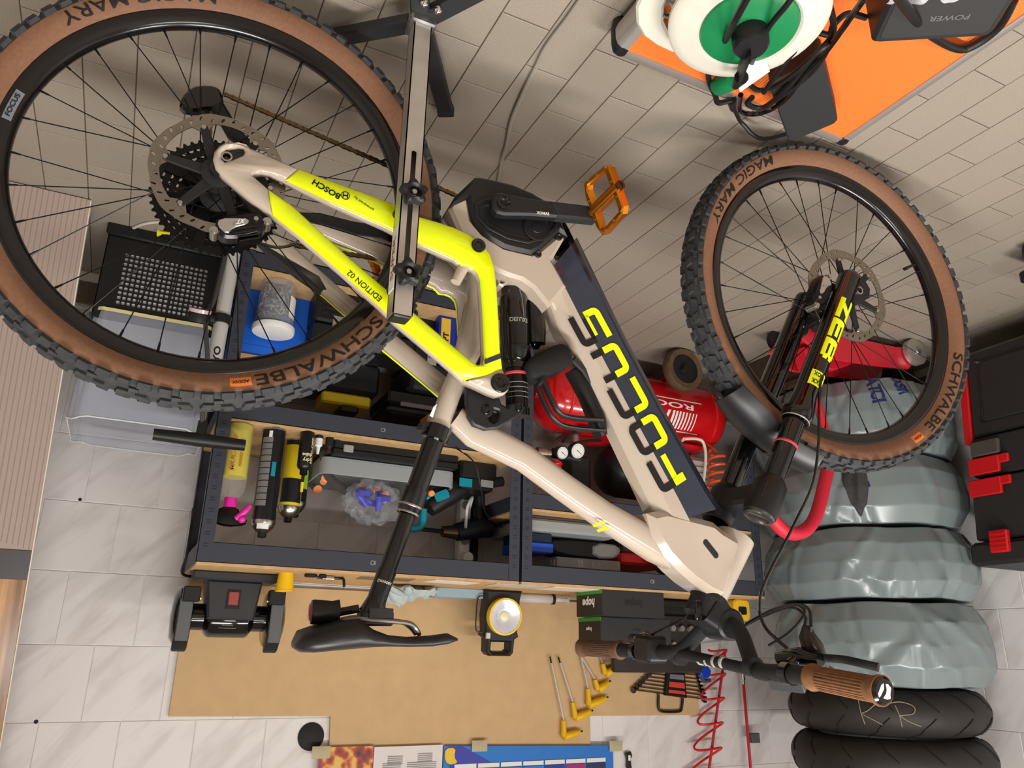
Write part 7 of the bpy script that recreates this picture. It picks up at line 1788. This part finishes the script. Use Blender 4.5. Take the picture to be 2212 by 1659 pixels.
gp = PZ(1566, 172, OZ+.03); q = MB(); q.lathe([(.0001, .0), (.017, 0), (.018, .003), (.018, .034), (.015, .044), (.0001, .046)], frame(gp+V((0, .02, 0)), (1, 0, 0), (0, .4, 1)), 24); q.build('winding_knob', mat('reel_green', (18, 122, 70), .35), t)
# plug stuck in the reel and adapter cables
pc = PZ(1595, 95, OZ+.15)
t = thing('plug_adapter', 'black plug adapter stuck in the green centre of the cable reel', 'plug', (rcx, rcy, OZ+.122))
pc = V((rcx, rcy, OZ+.122))
q = MB(); q.lathe([(.0001, .030), (.024, .030), (.028, .024), (.028, 0)], VM(pc, pc.z), 28); q.build('round_plug', BLK, t)
q = MB(); q.prism([(-.030, -.016), (-.010, -.022), (.022, -.018), (.030, -.010), (.030, .010), (.022, .018), (-.010, .022), (-.030, .016)], 0, .036, mp=lambda a, b, w: V((pc.x-.012-a*.45, pc.y+.03+b*.2+a*.9, pc.z+.012+w)), bev=.005); q.build('plug_body', BLK, t)
q = MB(); q.tube([V((pc.x-.03, pc.y+.055, pc.z+.03)), V((pc.x-.045, pc.y+.085, pc.z+.02))], [.012, .006], 10); q.build('strain_relief', BLK, t)
t = thing('power_brick', 'matte black power brick hanging over the edge of the orange board', 'power brick', (-.98, .86, OZ))
A_c = [PZ(x, y, .125) for x, y in ((1655, 185), (1772, 130), (1826, 256), (1700, 312))]
cc = sum(A_c, V((0, 0, 0)))/4
ex = (A_c[3]-A_c[0]).normalized(); ey = (A_c[1]-A_c[0]).normalized()
Lx, Ly = (A_c[3]-A_c[0]).length, (A_c[1]-A_c[0]).length
q = MB(); q.prism(rrect(Lx, Ly, .012, 3), -.052, 0, mp=lambda a, b, w: cc+ex*a+ey*b+V((0, 0, w)), bev=.003); q.build('brick_shell', mat('brick_black', (40, 40, 42), .6), t)
q = MB(); q.cbox(Lx/2-.002, Lx/2+.014, -.018, .018, -.040, -.014, .003, mp=lambda a, b, w: cc+ex*a+ey*b+V((0, 0, w))); q.build('socket_block', BLK, t)
s0 = cc+ex*(Lx/2+.012)+V((0, 0, -.028))
q = MB(); q.tube(spline([s0, PZ(1650, 300, .06), PZ(1605, 268, .03), PZ(1592, 248, .035), PZ(1585, 232, .05)], 6), .0045, 8); q.tube([PZ(1585, 234, .05), PZ(1580, 215, .075)], [.008, .010], 10); q.tube(spline([PZ(1580, 216, .075), PZ(1552, 222, .085), PZ(1545, 205, .09), PZ(1530, 160, .10), PZ(1560, 100, .17), PZ(1590, 40, .25), PZ(1620, -15, .27)], 6), .0055, 8); q.build('output_cable', BLK, t)
def cab(pts, r, n=7): return MB().tube(spline([PZ(*p) for p in pts], n), r, 8)
cb = thing('cable_bundle', 'tangle of black cables tied beside the cable reel', 'cables', PZ(1680, 200, OZ))
for k, pts in enumerate((((1612, 120, .19), (1605, 160, .16), (1640, 195, .14), (1700, 170, .16), (1770, 110, .17), (1790, 100, .16), (1760, 150, .15), (1700, 200, .14), (1660, 225, .13)),
                        ((1600, 205, .13), (1600, 240, .11), (1640, 245, .11), (1690, 220, .13), (1740, 160, .15), (1785, 110, .16), (1850, 20, .18), (1880, -20, .18)),
                        ((1620, 150, .17), (1630, 120, .2), (1660, 60, .2), (1700, 10, .22), (1720, -20, .22)),
                        ((1625, 210, .13), (1615, 225, .12), (1650, 232, .12), (1700, 190, .14), (1760, 120, .15), (1800, 70, .15), (1790, 0, .16), (1795, -20, .16)),
                        ((1650, 200, .15), (1700, 130, .17), (1760, 60, .17), (1770, 20, .17), (1775, -20, .17)),
                        ((1745, 60, .13), (1790, 75, .12), (1800, 55, .12), (1830, 30, .12), (1870, 38, .11)))):
    cab(pts, .0052 if k % 2 else .0045).build('cable', BLKG if k == 1 else BLK, cb)
tg = PZ(1625, 158, .20); q = MB(); q.prism([(-.030, -.016), (.030, -.016), (.030, .016), (-.030, .016)], 0, .0008, mp=frame(tg, ray(1650, 140)-ray(1600, 175), (0, .7, .7)), bev=0); q.build('white_cable_tag', WHT, cb)
# charger in its film at the edge of the picture
t = thing('battery_charger_box', 'black charger half wrapped in clear film on the orange board', 'charger', PZ(2030, 60, OZ))
CZT = .165
e0, e1 = PZ(1878, 97, CZT), PZ(2140, 82, CZT); ex = (e1-e0).normalized(); ey = V((-ex.y, ex.x, 0)); ey = ey if ey.y < 0 else -ey; L_ = (e1-e0).length
chm = lambda a, b, w: V((e0.x, e0.y, 0))+ex*a+ey*b+V((0, 0, w))
q = MB(); q.prism(rrect(L_, .20, .014, 4, L_/2, .10), OZ+.001, CZT, mp=chm, bev=.006); q.build('charger_body', mat('charger_black', (34, 34, 35), .5), t)
q = MB(); q.prism(rrect(L_-.022, .078, .008, 4, L_/2, .052), CZT-.001, CZT+.001, mp=chm, bev=.0006); q.build('front_plate', mat('charger_plate', (46, 46, 46), .6), t)
q = MB(); letter(q, 'POWER', lambda u, v: chm(L_*.55-u, .050-v, CZT+.0016), .010, .06, .02); q.build('charger_lettering', mat('grey_ink', (100, 100, 100), .5), t)
q = MB(); q.grid(lambda u, v: chm(-.004+(L_+.008)*u, .088+.115*v+.006*math.sin(23*u), CZT+.003+.003*math.sin(31*u+9*v)+.003*math.sin(17*v+50*u)), 60, 24); q.build('clear_film', mat('film2', (226, 222, 230), .1, alpha=.6), t, ang=25)
q = MB(); q.tube(spline([PZ(1935, -15, .24), PZ(1960, 20, .20), PZ(2010, 75, .12), PZ(2070, 105, .085), PZ(2110, 95, .080), PZ(2160, 55, .08), PZ(2190, 0, .09)], 7), .0075, 10); q.build('power_lead', BLK, t)
# grey cable across the floor
q = MB(); pts = [(1270, -25), (1225, 40), (1180, 100), (1155, 150), (1130, 200), (1105, 260), (1095, 310), (1085, 345), (1075, 400), (1060, 470), (1050, 520)]
q.tube(spline([PZ(x, y, .0045) for x, y in pts], 6), .0045, 8); o = q.build('floor_cable', mat('grey_cable', (150, 142, 130), .6)); tag(o, 'thin grey cable snaking across the floor tiles', 'cable')
# ---- crate with plastic bag, pump, yellow bit, leaning panel
t = thing('black_crate', 'black perforated plastic crate holding a clear bag beside the rack', 'crate', (.02, 2.34, 0))
kx0, kx1, ky0, ky1, kh = -.135, .185, 2.20, 2.50, .285
CR_ = mat('crate_black', (18, 18, 19), .4)
def crate_face(axis, pos, a0, a1, sgn):
    q = MB(); holes = []; n = 17; m_ = 11; pw = (a1-a0-.10)/n
    for i in range(n):
        for j in range(m_): holes.append(rrect(pw*.70, .0100, .002, 1, a0+.05+pw*(i+.5), .085+.0145*j))
    mp = (lambda a, b, w: V((a, pos+w*sgn, b))) if axis == 'y' else (lambda a, b, w: V((pos+w*sgn, a, b)))
    q.prism(rrect(a1-a0, kh, .02, 3, (a0+a1)/2, kh/2), 0, .004, holes, mp=mp); q.build('perforated_side', CR_, t, ang=25)
crate_face('y', ky0, kx0, kx1, 1)
q = MB(); q.cbox(kx0, kx0+.004, ky0, ky1, 0, kh, .001); q.build('side', CR_, t); q = MB(); q.cbox(kx1-.004, kx1, ky0, ky1, 0, kh, .001); q.build('side', CR_, t); q = MB(); q.cbox(kx0, kx1, ky1-.004, ky1, 0, kh, .001); q.build('side', CR_, t); q = MB(); q.cbox(kx0, kx1, ky0, ky1, 0, .004, .001); q.build('bottom', CR_, t)
q = MB(); q.cbox(kx0-.006, kx1+.006, ky0-.010, ky0, .0, .035, .004); q.build('bottom_rim', CR_, t)
q = MB(); q.prism(rrect(kx1-kx0-.012, ky1-ky0-.012, .02, 3, (kx0+kx1)/2, (ky0+ky1)/2), .006, kh-.005, [rrect(kx1-kx0-.016, ky1-ky0-.016, .018, 3, (kx0+kx1)/2, (ky0+ky1)/2)]); q.build('white_lining', mat('lining_white', (226, 226, 230), .5), t)
t = thing('clear_plastic_liner', 'clear plastic bin liner rising out of the black crate', 'bag', (.02, 2.34, .005))
def liner(u, v, off=0):
    rr3 = rrect(kx1-kx0+.010+off, ky1-ky0+.012+off, .05, 6, (kx0+kx1)/2, (ky0+ky1)/2); n = len(rr3); x = u*n; i = int(x) % n; f = x-int(x)
    a, b = rr3[i], rr3[(i+1) % n]; px_, py_ = a[0]*(1-f)+b[0]*f, a[1]*(1-f)+b[1]*f
    z = .262+.30*v; w = .0010*math.sin(23*u*6.28+5*v)+.0014*math.sin(9*u*6.28-7*v); c0 = ((kx0+kx1)/2, (ky0+ky1)/2); k_ = 1+w*5+.02*v
    return V((c0[0]+(px_-c0[0])*k_, c0[1]+(py_-c0[1])*k_, z+.004*math.sin(5*u*6.28)*v))
LIN = mat('liner_film', (176, 182, 198), .25, alpha=.5)
q = MB(); q.grid(lambda u, v: liner(u, v), 84, 14); q.build('liner_film', LIN, t, ang=180)
q = MB(); q.tube([liner(i/84, 1.0) for i in range(84)], .0022, 6, closed=True); q.build('liner_rim', mat('liner_edge', (226, 228, 234), .3, alpha=.85), t)
q = MB(); q.grid(lambda u, v: liner(u, .0+.035*v-.03+.04*math.sin(5*u)*.1, .006), 84, 3); q.build('yellowed_rim', mat('yellowed', (216, 206, 150), .5), t)
# floor pump
pb0 = V((-.125, 2.085, 0)); t = thing('floor_pump', 'light grey floor pump with a black T-handle and pressure gauge', 'pump', pb0)
pd = (PY(430, 895, 2.085)-PY(497, 560, 2.085)).normalized(); px0 = PY(503, 530, 2.085); px0 = pb0+V((-.012, 0, .03))
top_ = PY(452, 850, 2.085); ax_ = (top_-px0).normalized()
q = MB(); q.cyl(px0, top_, .0195, n=24); q.build('barrel', mat('pump_grey', (206, 204, 200), .25, .3), t)
q = MB(); q.cyl(px0-ax_*.012, px0+ax_*.012, .027, n=20); q.tube([px0, V((px0.x+.10, px0.y, .012))], [.02, .014], 10, flat=.6); q.tube([px0, V((px0.x-.10, px0.y-.02, .012))], [.02, .014], 10, flat=.6); q.tube([px0, V((px0.x, px0.y-.09, .012))], [.02, .014], 10, flat=.6); q.build('foot_base', BLK, t)
m_ = PY(478, 692, 2.085); q = MB(); q.cyl(m_-ax_*.012, m_+ax_*.012, .026, n=20); q.build('collar', BLK, t)
gc = PY(430, 685, 2.06); gm = frame(gc, (1, 0, 0), (0, 1, .1)); q = MB(); q.lathe([(.0001, -.012), (.026, -.012), (.029, 0), (.029, .012), (.0001, .012)], frame(gc, (1, 0, 0), (0, .9, -.45)), 28); g = q.build('gauge', BLK, t)
q = MB(); q.lathe([(.0275, -.0125), (.029, -.022), (.0001, -.024)], frame(gc, (1, 0, 0), (0, .9, -.45)), 28); q.build('gauge_lens', mat('gauge_lens', (206, 176, 172), .1), g); q = MB(); q.tube([gc, m_], .012, 10); q.build('gauge_neck', BLK, g)
hl_, hr_ = PY(331, 938, 2.085), PY(529, 962, 2.085); hc_ = (hl_+hr_)/2
q = MB(); q.tube([hl_, hl_+(hc_-hl_)*.5, hc_, hc_+(hr_-hc_)*.5, hr_], [.015, .0165, .018, .0165, .015], 16); q.tube([hc_, hc_-ax_*.05], [.014, .012], 12); q.build('t_handle', BLK, t)
q = MB(); q.cyl(hc_-ax_*.04, top_, .006, n=12); q.build('piston_rod', STEEL, t)
q = MB(); q.tube(spline([px0+V((.02, -.01, .05)), PY(465, 640, 2.06), PY(445, 690, 2.05), PY(448, 780, 2.05), PY(440, 860, 2.06), hc_-ax_*.03], 6), .006, 8); q.build('hose', mat('hose_grey', (60, 60, 62), .6), t)
q = MB(); letter(q, 'GIYO', lambda u, v: top_-ax_*(.09+u)+V((.0, -.0200, 0))+V((.010, .0, 0))*0+V((v, 0, 0)), .016, .075, .03); q.build('barrel_lettering', LETT, t)
# small yellow plug and scrap on the floor
p = PZ(345, 498, 0); t = thing('yellow_wall_anchor', 'tiny yellow plastic anchor lying on the floor by the crate', 'anchor', p); q = MB(); q.cyl(p+V((0, 0, .006)), p+V((-.03, -.01, .006)), .005, .003, n=8); q.build('anchor_shaft', mat('anchor_yellow', (222, 214, 40), .5), t); q = MB(); q.cyl(p+V((.004, 0, .008)), p+V((-.006, -.002, .008)), .012, .005, n=10); q.build('anchor_head', mat('anchor_yellow', (222, 214, 40), .5), t)
p = PZ(395, 515, 0); q = MB(); q.grid(lambda u, v: V((p.x-.03+.06*u, p.y-.02+.04*v, .002+.010*abs(math.sin(9*u+5*v))*math.sin(PI*u)*math.sin(PI*v))), 12, 8); o = q.build('film_scrap', mat('film', (220, 214, 220), .08, alpha=.45)); tag(o, 'small clear film scrap lying beside the yellow anchor', 'scrap')
q = MB(); q.tube(spline([PZ(x, y, .004) for x, y in ((270, 502), (310, 484), (360, 478), (420, 470), (480, 470))], 6), .004, 8); o = q.build('white_cord', mat('cord_white', (206, 200, 190), .5)); tag(o, 'short white cord on the floor behind the rear wheel', 'cord')
# leaning panel at the right of the room
t = thing('leaning_panel', 'tall wooden panel wrapped in ribbed plastic leaning on the white tiles', 'panel', (.70, 2.15, 0))
b0, b1 = V((.233, 2.085, .004)), V((1.25, 2.085, .004)); tp = V((.196, 2.560, 1.72))
dv = (tp-b0); hgt = dv.length; dv.normalize(); du = V((1, 0, 0)); dn_ = du.cross(dv).normalized(); dn_ = dn_ if dn_.y < 0 else -dn_
pm = lambda a, b, w: b0+V((1, 0, 0))*a+dv*b+dn_*w
def wood_mat():
    m = bpy.data.materials.new('orange_wood'); m.use_nodes = True; nt = m.node_tree; b = nt.nodes['Principled BSDF']; L = nt.links.new
    tc = nt.nodes.new('ShaderNodeTexCoord'); mp = nt.nodes.new('ShaderNodeMapping'); mp.inputs['Scale'].default_value = (26, 4, 2); L(tc.outputs['Object'], mp.inputs[0])
    n = nt.nodes.new('ShaderNodeTexNoise'); n.inputs['Scale'].default_value = 1.5; n.inputs['Detail'].default_value = 5; L(mp.outputs[0], n.inputs['Vector'])
    r = nt.nodes.new('ShaderNodeValToRGB'); r.color_ramp.elements[0].color = rgb(122, 84, 52); r.color_ramp.elements[1].color = rgb(206, 156, 98); r.color_ramp.elements[0].position = .35; r.color_ramp.elements[1].position = .65
    L(n.outputs['Fac'], r.inputs[0]); L(r.outputs[0], b.inputs['Base Color']); b.inputs['Roughness'].default_value = .25; return m
q = MB(); q.cbox(0, 1.0, .0, hgt, -.022, -.006, .001, mp=pm); q.build('wood_board', wood_mat(), t)
q = MB(); q.cbox(-.003, .0, .0, hgt, -.022, -.002, .0005, mp=pm); q.build('pale_edge', mat('edge_pale', (222, 212, 196), .4), t)
q = MB(); pr = []; NB = 80
for i in range(NB*4+1):
    x = i/(NB*4); s_ = (i % 4); pr.append((x, .0022 if s_ in (1, 2) else 0.0))
hz = .92
q.grid(lambda u, v: pm(u, hz*v-(.0 if v < 1 else .03*math.sin(u*9)), pr[min(int(round(u*NB*4)), NB*4)][1]-.003), NB*4, 6)
q.grid(lambda u, v: pm(1-u, hz*v, -.0055), 4, 6); q.build('ribbed_film', mat('ribbed_pink', (168, 151, 142), .3, coat=.3), t, ang=25)
q = MB(); q.cbox(0, 1.0, hz+.001, hz+.075, -.0055, -.003, .0005, mp=pm); q.build('dark_band', mat('dark_band', (66, 62, 66), .35), t)
# insects / specks on the tiles
for (x, y, r_, lb) in ((173, 1079, .0045, 'small dark hole in the wall tiles near the panel'), (78, 1559, .005, 'small dark speck on the tile joint close to the wooden panel')):
    p = PY(x, y, YW); q = MB(); q.lathe([(.0001, .0012), (r_, .0008), (r_*1.1, 0)], lambda a, b, w: V((p.x+a, YW-.0005-w, p.z+b)), 10); o = q.build('wall_speck', BLKM); tag(o, lb, 'speck')
